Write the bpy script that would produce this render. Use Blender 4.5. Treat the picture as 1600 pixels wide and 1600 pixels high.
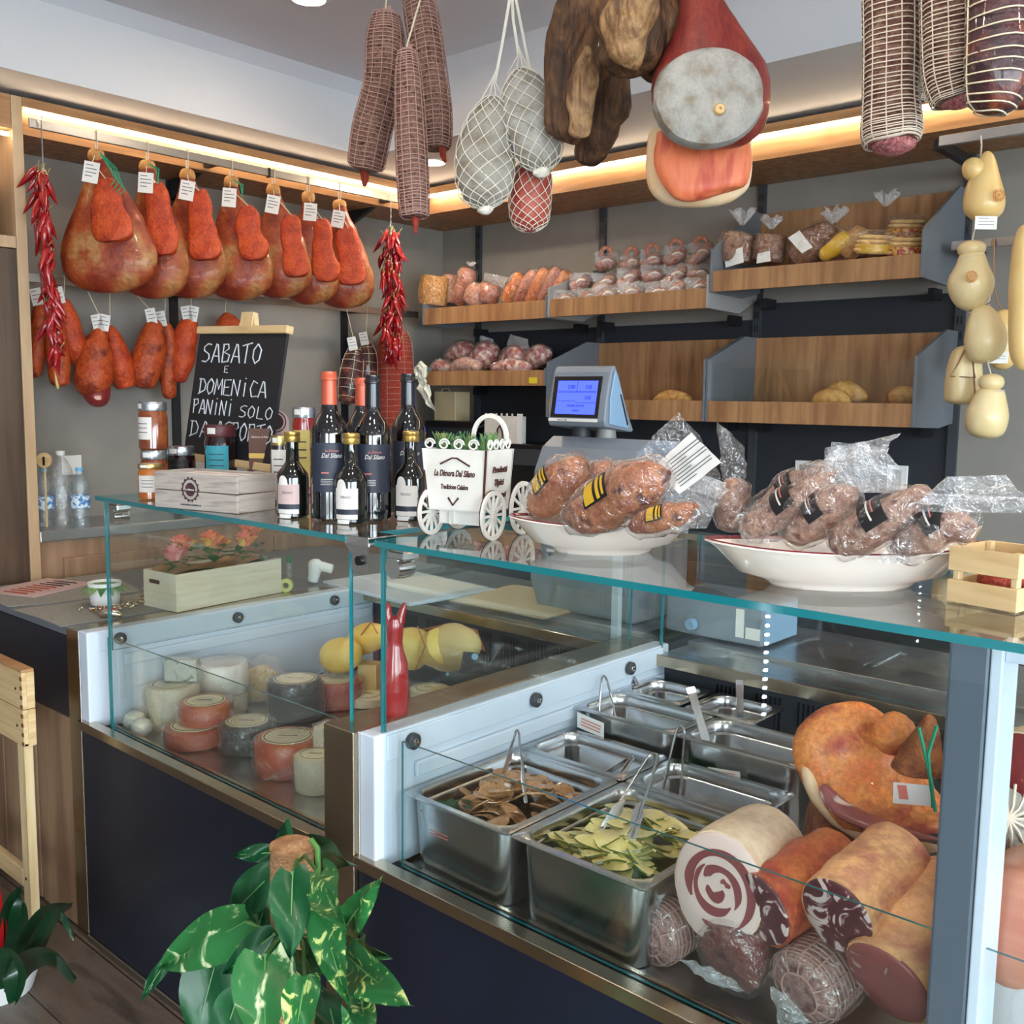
import bpy, bmesh, math, random
from mathutils import Vector, Matrix, noise
for o in list(bpy.data.objects): bpy.data.objects.remove(o)
scene = bpy.context.scene
COL = scene.collection
# ---------------------------------------------------------------- camera
cam_d = bpy.data.cameras.new('camera'); cam = bpy.data.objects.new('camera', cam_d); COL.objects.link(cam)
cam_d.sensor_width = 36; cam_d.lens = 36 * 1550 / 1600; cam_d.clip_start = .02
R_ = ((0.745813, 0.666028, 0.013004), (0.085623, -0.076484, -0.993388), (-0.660629, 0.741995, -0.114070))
cam.matrix_world = Matrix(((R_[0][0], -R_[1][0], -R_[2][0], 0), (R_[0][1], -R_[1][1], -R_[2][1], 0),
                           (R_[0][2], -R_[1][2], -R_[2][2], 1.5), (0, 0, 0, 1)))
scene.camera = cam
# ---------------------------------------------------------------- world, exposure
w = bpy.data.worlds.new('overcast_sky'); scene.world = w; w.use_nodes = True
bg = w.node_tree.nodes['Background']; bg.inputs[0].default_value = (.84, .92, 1.0, 1); bg.inputs[1].default_value = 10.0
vs = scene.view_settings; vs.view_transform = 'Standard'; vs.look = 'None'; vs.gamma = 1; vs.use_curve_mapping = False
vs.exposure = 0.66
scene.cycles.transparent_max_bounces = 48; scene.cycles.max_bounces = 10; scene.cycles.diffuse_bounces = 4
def portal(name, loc, rot, sx, sy):      # sky light enters by the two shop windows
    l = bpy.data.lights.new(name, 'AREA'); l.shape = 'RECTANGLE'; l.size = sx; l.size_y = sy
    l.cycles.is_portal = True
    o = bpy.data.objects.new(name, l); COL.objects.link(o); o.location = loc; o.rotation_euler = rot
portal('window_daylight', (3.17, -.1, 1.4), (0, math.pi / 2, 0), 2.2, 5.0)
portal('shopfront_daylight', (1.8, -3.17, 1.3), (math.pi / 2, 0, 0), 2.0, 2.4)
# ---------------------------------------------------------------- helpers
PI = math.pi
def V(*a): return Vector(a if len(a) == 3 else a[0])
def lin(c):
    return tuple((x / 255 / 12.92 if x / 255 <= .04045 else ((x / 255 + .055) / 1.055) ** 2.4) for x in c[:3]) + (1,)
MATS = {}
def nodes_of(key):
    m = bpy.data.materials.new(key); m.use_nodes = True; MATS[key] = m
    nt = m.node_tree; nt.nodes.clear(); out = nt.nodes.new('ShaderNodeOutputMaterial')
    return m, nt, out
def mat(key, c, r=.5, m=0, c2=None, c3=None, s=12, d=5, st=(1, 1, 1), lo=.35, hi=.65, b=0, bs=40, bst=(1, 1, 1),
        coat=0, em=None, es=0, sub=0, sp=.5, dist=0, wave=0):
    """plain procedural surface: up to three colours mixed by noise (object space), bump from a second noise"""
    if tuple(st) == (1, 1, 1): s *= 2.4
    bs *= 2
    mt, nt, out = nodes_of(key); N = nt.nodes.new; L = nt.links.new
    p = N('ShaderNodeBsdfPrincipled'); L(p.outputs[0], out.inputs[0])
    p.inputs['Base Color'].default_value = lin(c); p.inputs['Roughness'].default_value = r
    p.inputs['Metallic'].default_value = m; p.inputs['Coat Weight'].default_value = coat
    p.inputs['Coat Roughness'].default_value = .08; p.inputs['Specular IOR Level'].default_value = sp
    if sub: p.inputs['Subsurface Weight'].default_value = sub; p.inputs['Subsurface Radius'].default_value = (.02, .008, .004)
    if em: p.inputs['Emission Color'].default_value = lin(em); p.inputs['Emission Strength'].default_value = es
    tc = N('ShaderNodeTexCoord')
    if c2:
        mp = N('ShaderNodeMapping'); mp.inputs['Scale'].default_value = st; L(tc.outputs['Object'], mp.inputs[0])
        n = N('ShaderNodeTexNoise'); n.inputs['Scale'].default_value = s; n.inputs['Detail'].default_value = d
        n.inputs['Distortion'].default_value = dist; L(mp.outputs[0], n.inputs[0])
        rp = N('ShaderNodeValToRGB'); e = rp.color_ramp.elements
        e[0].position = lo; e[0].color = lin(c); e[1].position = hi; e[1].color = lin(c2)
        if c3: x = e.new((lo + hi) / 2); x.color = lin(c3)
        L(n.outputs[0], rp.inputs[0])
        if b >= .3:                                    # fine speckle on organic surfaces
            n2 = N('ShaderNodeTexNoise'); n2.inputs['Scale'].default_value = s * 7; n2.inputs['Detail'].default_value = 8; n2.inputs['Roughness'].default_value = .7; L(mp.outputs[0], n2.inputs[0])
            r2 = N('ShaderNodeValToRGB'); e2 = r2.color_ramp.elements; e2[0].position = .36; e2[0].color = (.45, .42, .40, 1); e2[1].position = .62; e2[1].color = (1.12, 1.10, 1.06, 1); L(n2.outputs[0], r2.inputs[0])
            mx = N('ShaderNodeMix'); mx.data_type = 'RGBA'; mx.blend_type = 'MULTIPLY'; mx.inputs['Factor'].default_value = .25 if sum(c) > 480 else .6; L(rp.outputs[0], mx.inputs['A']); L(r2.outputs[0], mx.inputs['B']); L(mx.outputs['Result'], p.inputs['Base Color'])
        else: L(rp.outputs[0], p.inputs['Base Color'])
    if b:
        mp = N('ShaderNodeMapping'); mp.inputs['Scale'].default_value = bst; L(tc.outputs['Object'], mp.inputs[0])
        n = N('ShaderNodeTexNoise'); n.inputs['Scale'].default_value = bs; n.inputs['Detail'].default_value = 6; L(mp.outputs[0], n.inputs[0])
        bp = N('ShaderNodeBump'); bp.inputs['Strength'].default_value = min(1, b); bp.inputs['Distance'].default_value = .009 * max(1, b)
        L(n.outputs[0], bp.inputs['Height']); L(bp.outputs[0], p.inputs['Normal'])
    return mt
def film(key, tint=(1, 1, 1), refl=1.0, rough=.08, base=.06, haze=.06, b=.5, bs=30, ior=1.45):
    """clear glass or plastic film: see-through, Fresnel mirror on top, a little haze"""
    mt, nt, out = nodes_of(key); N = nt.nodes.new; L = nt.links.new
    t = N('ShaderNodeBsdfTransparent'); t.inputs[0].default_value = (*tint, 1)
    g = N('ShaderNodeBsdfGlossy'); g.inputs['Roughness'].default_value = rough; g.inputs[0].default_value = (1, 1, 1, 1)
    d = N('ShaderNodeBsdfDiffuse'); d.inputs[0].default_value = (.9, .92, .95, 1)
    ge = N('ShaderNodeNewGeometry'); dt = N('ShaderNodeVectorMath'); dt.operation = 'DOT_PRODUCT'; L(ge.outputs['Incoming'], dt.inputs[0]); L(ge.outputs['Normal'], dt.inputs[1])
    ab = N('ShaderNodeMath'); ab.operation = 'ABSOLUTE'; L(dt.outputs['Value'], ab.inputs[0])
    om = N('ShaderNodeMath'); om.operation = 'SUBTRACT'; om.inputs[0].default_value = 1; L(ab.outputs[0], om.inputs[1])
    pw = N('ShaderNodeMath'); pw.operation = 'POWER'; pw.inputs[1].default_value = 5; L(om.outputs[0], pw.inputs[0])
    f0 = ((ior - 1) / (ior + 1)) ** 2
    fr = N('ShaderNodeMath'); fr.operation = 'MULTIPLY_ADD'; fr.inputs[1].default_value = 1 - f0; fr.inputs[2].default_value = f0; L(pw.outputs[0], fr.inputs[0])
    ma = N('ShaderNodeMath'); ma.operation = 'MULTIPLY_ADD'; ma.inputs[1].default_value = refl; ma.inputs[2].default_value = base; ma.use_clamp = True
    L(fr.outputs[0], ma.inputs[0])
    m1 = N('ShaderNodeMixShader'); m1.inputs[0].default_value = haze; L(t.outputs[0], m1.inputs[1]); L(d.outputs[0], m1.inputs[2])
    m2 = N('ShaderNodeMixShader'); L(ma.outputs[0], m2.inputs[0]); L(m1.outputs[0], m2.inputs[1]); L(g.outputs[0], m2.inputs[2])
    L(m2.outputs[0], out.inputs[0])
    if b:
        tc = N('ShaderNodeTexCoord'); n = N('ShaderNodeTexNoise'); n.inputs['Scale'].default_value = bs; n.inputs['Detail'].default_value = 3
        n.inputs['Distortion'].default_value = 1.5
        L(tc.outputs['Object'], n.inputs[0]); bp = N('ShaderNodeBump'); bp.inputs['Strength'].default_value = b; bp.inputs['Distance'].default_value = .02
        L(n.outputs[0], bp.inputs['Height']); L(bp.outputs[0], g.inputs['Normal'])
    return mt
def emit(key, c, s):
    mt, nt, out = nodes_of(key); e = nt.nodes.new('ShaderNodeEmission'); e.inputs[0].default_value = lin(c); e.inputs[1].default_value = s
    nt.links.new(e.outputs[0], out.inputs[0]); return mt
def crm(P, t):                                     # Catmull-Rom through a list of tuples, t in 0..1
    n = len(P) - 1; x = t * n; i = min(int(x), n - 1); u = x - i
    g = lambda k: P[max(0, min(n, k))]
    a, b, c, d = g(i - 1), g(i), g(i + 1), g(i + 2)
    return [.5 * (2 * q + (r - p) * u + (2 * p - 5 * q + 4 * r - s) * u * u + (3 * q - p - 3 * r + s) * u ** 3) for p, q, r, s in zip(a, b, c, d)]
class G:
    """collects geometry in world space, then becomes ONE mesh object"""
    def __init__(s, T=None): s.v = []; s.f = []; s.m = []; s.mi = 0; s.T = T or Matrix()
    def add(s, vs, fs):
        b = len(s.v); s.v += [s.T @ Vector(p) for p in vs]; s.f += [tuple(b + i for i in f) for f in fs]; s.m += [s.mi] * len(fs); return s
    def box(s, x0, x1, y0, y1, z0, z1):
        vs = [(x, y, z) for x in (x0, x1) for y in (y0, y1) for z in (z0, z1)]
        return s.add(vs, [(0, 1, 3, 2), (4, 6, 7, 5), (0, 4, 5, 1), (2, 3, 7, 6), (0, 2, 6, 4), (1, 5, 7, 3)])
    def lathe(s, prof, n=24, c=(0, 0, 0), cap=True):
        vs = []; fs = []
        for r, z in prof:
            for k in range(n): a = 2 * PI * k / n; vs.append((c[0] + r * math.cos(a), c[1] + r * math.sin(a), c[2] + z))
        for i in range(len(prof) - 1):
            for k in range(n): fs.append((i * n + k, i * n + (k + 1) % n, (i + 1) * n + (k + 1) % n, (i + 1) * n + k))
        if cap and prof[0][0] > 1e-3: fs.append(tuple(range(n - 1, -1, -1)))
        if cap and prof[-1][0] > 1e-3: fs.append(tuple((len(prof) - 1) * n + k for k in range(n)))
        return s.add(vs, fs)
    def rings(s, R, caps=True, closed=False):
        n = len(R[0]); vs = [p for r in R for p in r]; fs = []; m = len(R)
        for i in range(m if closed else m - 1):
            j = (i + 1) % m
            for k in range(n): fs.append((i * n + k, i * n + (k + 1) % n, j * n + (k + 1) % n, j * n + k))
        if caps and not closed: fs.append(tuple(range(n - 1, -1, -1))); fs.append(tuple((m - 1) * n + k for k in range(n)))
        return s.add(vs, fs)
    def tube(s, pts, r, n=6, closed=False, caps=True):
        P = [Vector(p) for p in pts]; m = len(P); R = []; ref = None
        for i in range(m):
            t = (P[(i + 1) % m] - P[i - 1]) if closed else (P[min(i + 1, m - 1)] - P[max(i - 1, 0)])
            if t.length < 1e-9: t = Vector((0, 0, 1))
            t.normalize()
            if ref is None: ref = t.orthogonal().normalized()
            ref = (ref - t * ref.dot(t)); ref = ref.normalized() if ref.length > 1e-6 else t.orthogonal().normalized()
            bi = t.cross(ref); rr = r[i] if isinstance(r, (list, tuple)) else r
            R.append([P[i] + (ref * math.cos(2 * PI * k / n) + bi * math.sin(2 * PI * k / n)) * rr for k in range(n)])
        return s.rings(R, caps, closed)
    def sweep(s, st, n=22, seg=18, ref=(1, 0, 0), amp=0, freq=8, seed=0, pw=2.0, grow=0, cap=None):
        """st: stations (x, y, z, rx, ry); rx along ref, ry across; smooth between the stations"""
        ts = [(1 - math.cos(PI * i / (n - 1))) / 2 if cap else i / (n - 1) for i in range(n)]
        C = [crm(st, t) for t in ts]; R = []; rf = Vector(ref).normalized()
        if cap:
            for c_, t in zip(C, ts):
                k = 1
                if cap[0] and t < cap[0]: k = math.sqrt(max(0, 1 - (1 - t / cap[0]) ** 2))
                if cap[1] and 1 - t < cap[1]: k = math.sqrt(max(0, 1 - (1 - (1 - t) / cap[1]) ** 2))
                c_[3] *= k; c_[4] *= k
        for i in range(n):
            p = Vector(C[i][:3]); t = Vector(C[min(i + 1, n - 1)][:3]) - Vector(C[max(i - 1, 0)][:3])
            t = t.normalized() if t.length > 1e-9 else Vector((0, 0, 1))
            u = rf - t * rf.dot(t); u = u.normalized() if u.length > 1e-4 else t.orthogonal().normalized(); v = t.cross(u)
            ring = []
            for k in range(seg):
                a = 2 * PI * k / seg; ca, sa = math.cos(a), math.sin(a)
                ca = math.copysign(abs(ca) ** (2 / pw), ca); sa = math.copysign(abs(sa) ** (2 / pw), sa)
                q = p + u * ca * max(.0005, C[i][3] + grow) + v * sa * max(.0005, C[i][4] + grow)
                if amp:
                    w_ = noise.fractal(q * freq + Vector((seed * 7.3, seed * 3.1, seed)), 1.0, 2.0, 3)
                    q = q + (q - p).normalized() * w_ * amp
                ring.append(q)
            R.append(ring)
        return s.rings(R)
    def prism(s, poly, z0, z1):
        n = len(poly); vs = [(x, y, z0) for x, y in poly] + [(x, y, z1) for x, y in poly]
        return s.add(vs, [tuple(range(n - 1, -1, -1)), tuple(range(n, 2 * n))] + [(k, (k + 1) % n, n + (k + 1) % n, n + k) for k in range(n)])
    def sheet(s, nu, nv, fn):
        vs = [fn(i / nu, j / nv) for j in range(nv + 1) for i in range(nu + 1)]
        return s.add(vs, [(j * (nu + 1) + i, j * (nu + 1) + i + 1, (j + 1) * (nu + 1) + i + 1, (j + 1) * (nu + 1) + i) for j in range(nv) for i in range(nu)])
    def obj(s, name, mats, parent=None, smooth=True, bev=0, ang=38, seg=2):
        if not isinstance(mats, (list, tuple)): mats = [mats]
        lo = [min(p[i] for p in s.v) for i in range(3)]; hi = [max(p[i] for p in s.v) for i in range(3)]
        org = Vector(((lo[0] + hi[0]) / 2, (lo[1] + hi[1]) / 2, lo[2]))
        me = bpy.data.meshes.new(name); me.from_pydata([p - org for p in s.v], [], s.f)
        for m in mats: me.materials.append(MATS[m])
        if len(mats) > 1: me.polygons.foreach_set('material_index', s.m)
        bm = bmesh.new(); bm.from_mesh(me); bmesh.ops.recalc_face_normals(bm, faces=bm.faces); bm.to_mesh(me); bm.free()
        if smooth: me.polygons.foreach_set('use_smooth', [True] * len(me.polygons)); me.set_sharp_from_angle(angle=math.radians(ang))
        o = bpy.data.objects.new(name, me); COL.objects.link(o)
        if parent is not None: o.parent = parent; o.location = org - wloc(parent)
        else: o.location = org
        if bev:
            b = o.modifiers.new('bevel', 'BEVEL'); b.width = bev; b.segments = seg; b.limit_method = 'ANGLE'; b.angle_limit = .6
        return o
def wloc(o):
    p = o.location.copy()
    while o.parent: o = o.parent; p = p + o.location
    return p
def tag(o, label, cat, group=None):
    o['label'] = label; o['category'] = cat
    if group: o['group'] = group
    return o
def thing(name, loc, label, cat, group=None):
    o = bpy.data.objects.new(name, None); o.empty_display_size = .05; COL.objects.link(o); o.location = loc
    return tag(o, label, cat, group)
def struct(o): o['kind'] = 'structure'; return o
def TR(loc=(0, 0, 0), rz=0, rx=0, ry=0, sc=1):
    return Matrix.Translation(Vector(loc)) @ Matrix.Rotation(rz, 4, 'Z') @ Matrix.Rotation(ry, 4, 'Y') @ Matrix.Rotation(rx, 4, 'X') @ Matrix.Scale(sc, 4)
def frame(o, u, v):                                # matrix with x along u, y along v, z = u x v, origin o
    u = Vector(u).normalized(); v = Vector(v); w_ = u.cross(v).normalized(); v = w_.cross(u)
    return Matrix(((u.x, v.x, w_.x, o[0]), (u.y, v.y, w_.y, o[1]), (u.z, v.z, w_.z, o[2]), (0, 0, 0, 1)))
def words(name, s, size, m, parent, T, ext=.0004, align='CENTER', shear=0, sx=1, bold=0):
    """printed lettering as a flat mesh lying in the xy plane of T"""
    c = bpy.data.curves.new('t', 'FONT'); c.body = s; c.size = size; c.extrude = ext; c.align_x = align; c.shear = shear; c.offset = bold; c.resolution_u = 2
    t = bpy.data.objects.new('t', c); COL.objects.link(t); bpy.context.view_layer.update()
    me = bpy.data.meshes.new_from_object(t.evaluated_get(bpy.context.evaluated_depsgraph_get()))
    bpy.data.objects.remove(t); bpy.data.curves.remove(c)
    g = G(T); g.add([(v.co.x * sx, v.co.y, v.co.z) for v in me.vertices], [tuple(p.vertices) for p in me.polygons]); bpy.data.meshes.remove(me)
    return g.obj(name, m, parent, smooth=False)
rnd = random.Random(7)
CR = Vector((.747, .665, 0)); CN = Vector((.665, -.747, 0))     # along and towards the shop window side
# ---------------------------------------------------------------- materials
mat('wall', (142, 138, 132), .55, c2=(136, 132, 127), s=3, sp=.35)
mat('wall_white', (205, 206, 210), .8); mat('ceil', (216, 218, 226), .8)
mat('tile', (92, 78, 68), .35, c2=(70, 60, 54), c3=(104, 92, 82), s=3, st=(1, 6, 1), b=.15, bs=25)
mat('oak', (176, 134, 92), .45, c2=(140, 100, 66), c3=(160, 118, 80), s=6, st=(5, 5, .5), d=7, dist=.6, b=.1, bs=60, bst=(6, 6, .4))
mat('oak_h', (184, 142, 98), .45, c2=(148, 108, 72), c3=(166, 124, 84), s=6, st=(.5, .5, 5), d=7, dist=.6)
mat('oak_pale', (196, 168, 134), .45, c2=(176, 146, 112), s=5, st=(4, 4, .4), d=6)
mat('walnut', (88, 68, 52), .45, c2=(64, 48, 37), c3=(76, 58, 44), s=5, st=(5, 5, .4), d=7, dist=.6)
mat('oak_brown', (168, 136, 108), .5, c2=(142, 112, 88), c3=(156, 124, 98), s=5, st=(5, 5, .4), d=7)
mat('pine', (222, 196, 150), .5, c2=(196, 158, 108), c3=(214, 184, 136), s=4, st=(.6, .6, 9), d=4, dist=1.2)
mat('pine_v', (222, 200, 158), .5, c2=(204, 172, 124), c3=(214, 188, 142), s=4, st=(9, 9, .6), d=4, dist=1.0)
mat('pale_ply', (232, 222, 200), .6, c2=(220, 206, 178), s=5, st=(1, 1, 14), d=4)
mat('cart_wood', (226, 224, 218), .6, c2=(216, 212, 204), s=8); mat('burnt', (70, 34, 26), .8)
mat('steel', (200, 200, 200), .28, 1, c2=(184, 184, 184), s=40, st=(1, 1, 20), lo=.3, hi=.7)
mat('steel_pan', (196, 197, 199), .24, 1); mat('steel_warm', (186, 172, 150), .22, 1); mat('chrome', (215, 215, 215), .12, 1)
mat('alu', (188, 184, 176), .35, 1); mat('black', (14, 15, 17), .35); mat('black_metal', (22, 24, 28), .4)
mat('navy', (24, 30, 46), .38, c2=(22, 27, 40), s=2); mat('slate', (44, 50, 60), .45); mat('side_grey', (104, 110, 118), .4)
mat('side_pale', (150, 150, 148), .4)
mat('case_white', (206, 218, 232), .3); mat('case_grey', (98, 110, 124), .4, .3); mat('grey_plastic', (126, 136, 148), .45)
mat('blue_plastic', (132, 166, 196), .4); mat('dark_grey', (58, 62, 68), .5); mat('white', (232, 232, 230), .5)
mat('paper', (228, 228, 224), .8); mat('print', (70, 72, 78), .8); mat('kraft', (190, 152, 104), .8, c2=(170, 130, 86), s=8)
mat('grey_cloth', (158, 158, 152), .9, c2=(140, 140, 136), s=30, st=(1, 8, 1), b=.3, bs=80); mat('twine', (212, 200, 172), .85)
mat('twine_red', (170, 60, 60), .8); mat('twine_brown', (150, 112, 78), .85); mat('green_twine', (0, 140, 104), .6)
mat('net_white', (206, 192, 176), .8); mat('net_pale', (178, 140, 130), .8); mat('net_bright', (226, 222, 210), .8)
mat('ham_skin', (178, 128, 76), .5, c2=(128, 40, 18), c3=(160, 72, 32), s=3.4, d=6, lo=.36, hi=.58, b=.5, bs=24, coat=.15)
mat('ham_red', (206, 84, 30), .55, c2=(160, 46, 16), c3=(194, 70, 24), s=8, b=.8, bs=30)
mat('cured_red', (172, 58, 26), .5, c2=(120, 34, 18), c3=(188, 82, 34), s=7, b=.6, bs=30)
mat('lard_strip', (222, 190, 120), .5); mat('meat_cut', (130, 40, 42), .4, c2=(222, 186, 170), c3=(150, 58, 56), s=4, d=3, dist=2.6, lo=.52, hi=.62, coat=.2)
mat('chili', (170, 16, 24), .22, c2=(120, 8, 16), s=18, coat=.5); mat('chili_stem', (150, 140, 80), .8)
mat('salami', (104, 66, 56), .7, c2=(66, 36, 34), c3=(146, 112, 98), s=26, b=.8, bs=60, lo=.3, hi=.7)
mat('salami_grey', (150, 122, 104), .75, c2=(92, 50, 48), c3=(120, 84, 72), s=22, b=.8, bs=50, lo=.32, hi=.7)
mat('salami_end', (176, 70, 44), .7, c2=(150, 46, 34), s=60, b=.8, bs=90)
mat('pepper_end', (206, 140, 140), .7, c2=(150, 60, 66), s=70, b=1, bs=90)
mat('mold', (176, 172, 160), .85, c2=(134, 122, 104), c3=(156, 152, 144), s=9, b=.5, bs=40, lo=.3, hi=.7)
mat('mold_cool', (182, 180, 172), .8, c2=(140, 130, 112), c3=(166, 166, 162), s=10, b=.5, bs=40, lo=.3, hi=.7)
mat('pink_meat', (196, 104, 84), .5, c2=(170, 60, 50), s=10, b=.3, bs=30)
mat('jerky', (124, 86, 52), .6, c2=(52, 32, 20), c3=(84, 54, 30), s=7, st=(2.4, 2.4, 1.01), dist=2.4, b=1.4, bs=14, bst=(2.5, 2.5, .7), lo=.34, hi=.66)
mat('jerky_fat', (176, 140, 96), .6, c2=(92, 62, 38), c3=(140, 104, 66), s=8, st=(2, 2, 1.01), dist=2.6, b=1.4, bs=16, lo=.34, hi=.64)
mat('shank', (148, 56, 44), .45, c2=(120, 38, 36), s=7, st=(3, 3, .6), coat=.2, b=.3, bs=20)
mat('ham_cut', (214, 104, 66), .5, c2=(196, 78, 56), c3=(226, 124, 82), s=7, st=(4, 4, 1), coat=.05)
mat('fat', (236, 212, 178), .5, c2=(224, 190, 146), s=8); mat('bone', (214, 182, 128), .6)
mat('coppa_dark', (52, 26, 34), .45, c2=(150, 74, 40), c3=(78, 34, 40), s=9, b=.7, bs=30, lo=.4, hi=.7, coat=.4)
mat('provolone', (232, 200, 136), .38, c2=(226, 190, 122), s=5, coat=.3, sub=.08); mat('provolone_pale', (226, 208, 162), .4, c2=(220, 198, 146), s=5, coat=.2, sub=.08)
mat('stamp', (196, 128, 60), .6); mat('chalk', (214, 220, 228), .9); mat('board', (26, 28, 34), .6, c2=(30, 33, 40), s=6)
mat('bottle_glass', (8, 9, 14), .05, coat=1, sp=.8); mat('capsule_copper', (200, 92, 66), .35, .2); mat('capsule_black', (16, 20, 30), .3, coat=.4)
mat('label_dark', (40, 46, 62), .5); mat('label_white', (222, 218, 214), .6); mat('gold', (206, 170, 96), .3, .8); mat('pink_print', (214, 120, 110), .7)
mat('label_pink', (196, 170, 168), .6); mat('oil', (14, 16, 12), .05, coat=1)
mat('amber', (150, 78, 34), .15, c2=(112, 48, 22), s=16, coat=1); mat('honey', (190, 112, 40), .12, coat=1, c2=(170, 90, 30), s=10)
mat('dark_jam', (34, 16, 20), .12, coat=1); mat('red_jam', (150, 34, 24), .15, coat=1); mat('yellow_label', (206, 190, 110), .6)
mat('lid_silver', (190, 196, 202), .25, .9); mat('lid_gold', (190, 166, 110), .3, .9); mat('lid_plum', (88, 38, 42), .4)
mat('teal_label', (60, 160, 180), .6); mat('brown_card', (104, 74, 62), .6); mat('grey_plank', (170, 158, 150), .75, c2=(130, 118, 110), c3=(186, 176, 168), s=5, st=(1, 1, 10), d=6)
mat('seal', (70, 44, 50), .7); mat('screen', (60, 80, 220), .4, em=(70, 90, 255), es=1.1); mat('lcd_ink', (10, 14, 60), .5)
mat('ceramic', (226, 216, 206), .12, coat=.8); mat('ceramic_rim', (112, 22, 34), .15, coat=.8)
mat('capocollo', (156, 86, 54), .45, c2=(84, 34, 28), c3=(186, 120, 78), s=11, b=.6, bs=30, coat=.2, lo=.38, hi=.62)
mat('soppressata', (142, 100, 86), .5, c2=(92, 44, 42), c3=(176, 142, 124), s=16, b=.6, bs=40, lo=.36, hi=.64)
mat('yellow_black', (210, 170, 40), .5); mat('ink', (22, 20, 22), .5)
mat('red_glaze', (176, 14, 24), .08, coat=1); mat('leaf', (64, 128, 62), .4, c2=(40, 98, 50), s=14, coat=.1)
mat('pothos', (34, 100, 50), .38, c2=(196, 208, 126), c3=(40, 110, 54), s=13, lo=.48, hi=.64, dist=2.6, coat=.1)
mat('pothos_dark', (20, 76, 42), .38, c2=(120, 168, 84), c3=(26, 86, 46), s=11, lo=.54, hi=.8, dist=2, coat=.1)
mat('pothos_white', (42, 110, 56), .4, c2=(206, 216, 170), c3=(52, 118, 60), s=6, lo=.45, hi=.57, dist=1.6, coat=.1)
mat('stem', (70, 116, 52), .5); mat('coir', (214, 166, 122), .95, c2=(176, 126, 84), s=70, st=(1, 1, 3), b=1.0, bs=160)
mat('sage', (126, 158, 96), .7, c2=(96, 132, 78), s=40); mat('teal_sprig', (50, 108, 92), .7)
mat('rose', (238, 150, 110), .6, c2=(248, 206, 96), c3=(236, 120, 100), s=14); mat('rose_pink', (240, 176, 170), .6, c2=(226, 120, 124), s=14)
mat('red_flower', (180, 24, 30), .4); mat('soil', (50, 38, 30), .9); mat('dark_leaf', (18, 60, 34), .28, c2=(14, 48, 28), s=6, coat=.3)
mat('moz', (240, 234, 220), .35, coat=.3, sub=.1); mat('rind_white', (232, 222, 200), .55, c2=(220, 204, 174), s=10, b=.3)
mat('rind_red', (178, 56, 34), .45, c2=(206, 92, 48), s=9, b=.3, coat=.4); mat('rind_black', (34, 34, 36), .45, b=.4, bs=40, coat=.5)
mat('rind_orange', (206, 104, 40), .45, c2=(190, 66, 34), s=9, coat=.4); mat('cheese_label', (232, 222, 184), .6); mat('cheese_yellow', (246, 214, 120), .4, c2=(240, 200, 100), s=8, sub=.1)
mat('cheese_block', (226, 200, 142), .5, c2=(216, 186, 124), s=6); mat('blue_cheese', (204, 204, 190), .6, c2=(120, 130, 126), s=26, lo=.55, hi=.7)
mat('clear_tub', (226, 230, 230), .25, coat=.5); mat('crumb', (232, 206, 150), .6, c2=(216, 176, 110), s=30, b=.8)
mat('mushroom', (176, 126, 84), .35, c2=(110, 70, 46), c3=(200, 152, 104), s=20, coat=.5); mat('parsley', (34, 86, 40), .5, b=1, bs=60)
mat('zucchini', (238, 220, 140), .35, c2=(250, 236, 176), s=22, coat=.4); mat('zucchini_skin', (92, 104, 30), .35, coat=.5); mat('oil_bath', (130, 110, 48), .1, coat=1)
mat('brown_oil', (60, 36, 22), .1, coat=1); mat('pan_dark', (90, 78, 70), .3, .6)
mat('pancetta_skin', (238, 216, 190), .5, c2=(226, 196, 164), s=30, b=.2, bs=80); mat('pancetta_top', (226, 170, 124), .5, c2=(214, 146, 100), s=14)
mat('pancetta_lean', (132, 66, 68), .4, coat=.3); mat('pancetta_fat', (222, 196, 188), .4, coat=.3)
mat('speck_rub', (222, 120, 58), .5, c2=(180, 76, 56), c3=(232, 146, 74), s=6, b=.7, bs=35, coat=.1); mat('rub_brown', (176, 104, 48), .6, c2=(120, 56, 28), c3=(150, 82, 38), s=16, b=.8, bs=60)
mat('coppa_skin', (232, 164, 116), .5, c2=(190, 118, 100), c3=(236, 178, 126), s=14, st=(1, 1, 2), b=.8, bs=24, coat=.15); mat('coppa_face', (84, 36, 44), .38, c2=(214, 192, 188), c3=(108, 52, 58), s=7, d=3, dist=3.2, lo=.50, hi=.60, coat=.3)
mat('loin_face', (150, 80, 78), .4, c2=(216, 188, 180), c3=(138, 70, 70), s=4.5, d=2, dist=2.4, lo=.56, hi=.66, coat=.3); mat('speck_orange', (222, 130, 60), .5, c2=(176, 66, 48), c3=(204, 104, 56), s=7, b=.5, bs=35, coat=.3)
mat('netted_roll', (160, 110, 104), .5, c2=(112, 56, 58), c3=(186, 146, 138), s=20, b=.5, coat=.4); mat('dark_roll', (104, 44, 42), .3, c2=(74, 28, 32), c3=(124, 64, 54), s=12, coat=.7)
mat('mortadella', (206, 138, 114), .4, c2=(192, 118, 96), s=6, st=(1, 1, 8), coat=.3); mat('lard_face', (214, 206, 206), .4, c2=(176, 128, 130), c3=(206, 194, 194), s=5, d=3, dist=2, lo=.50, hi=.66, coat=.3)
mat('bread', (150, 100, 64), .8, c2=(112, 70, 44), s=30, b=.6); mat('bread_gold', (222, 176, 104), .7, c2=(196, 140, 74), s=20, b=.5); mat('tarallo', (236, 206, 140), .6, c2=(222, 180, 108), s=18)
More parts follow.
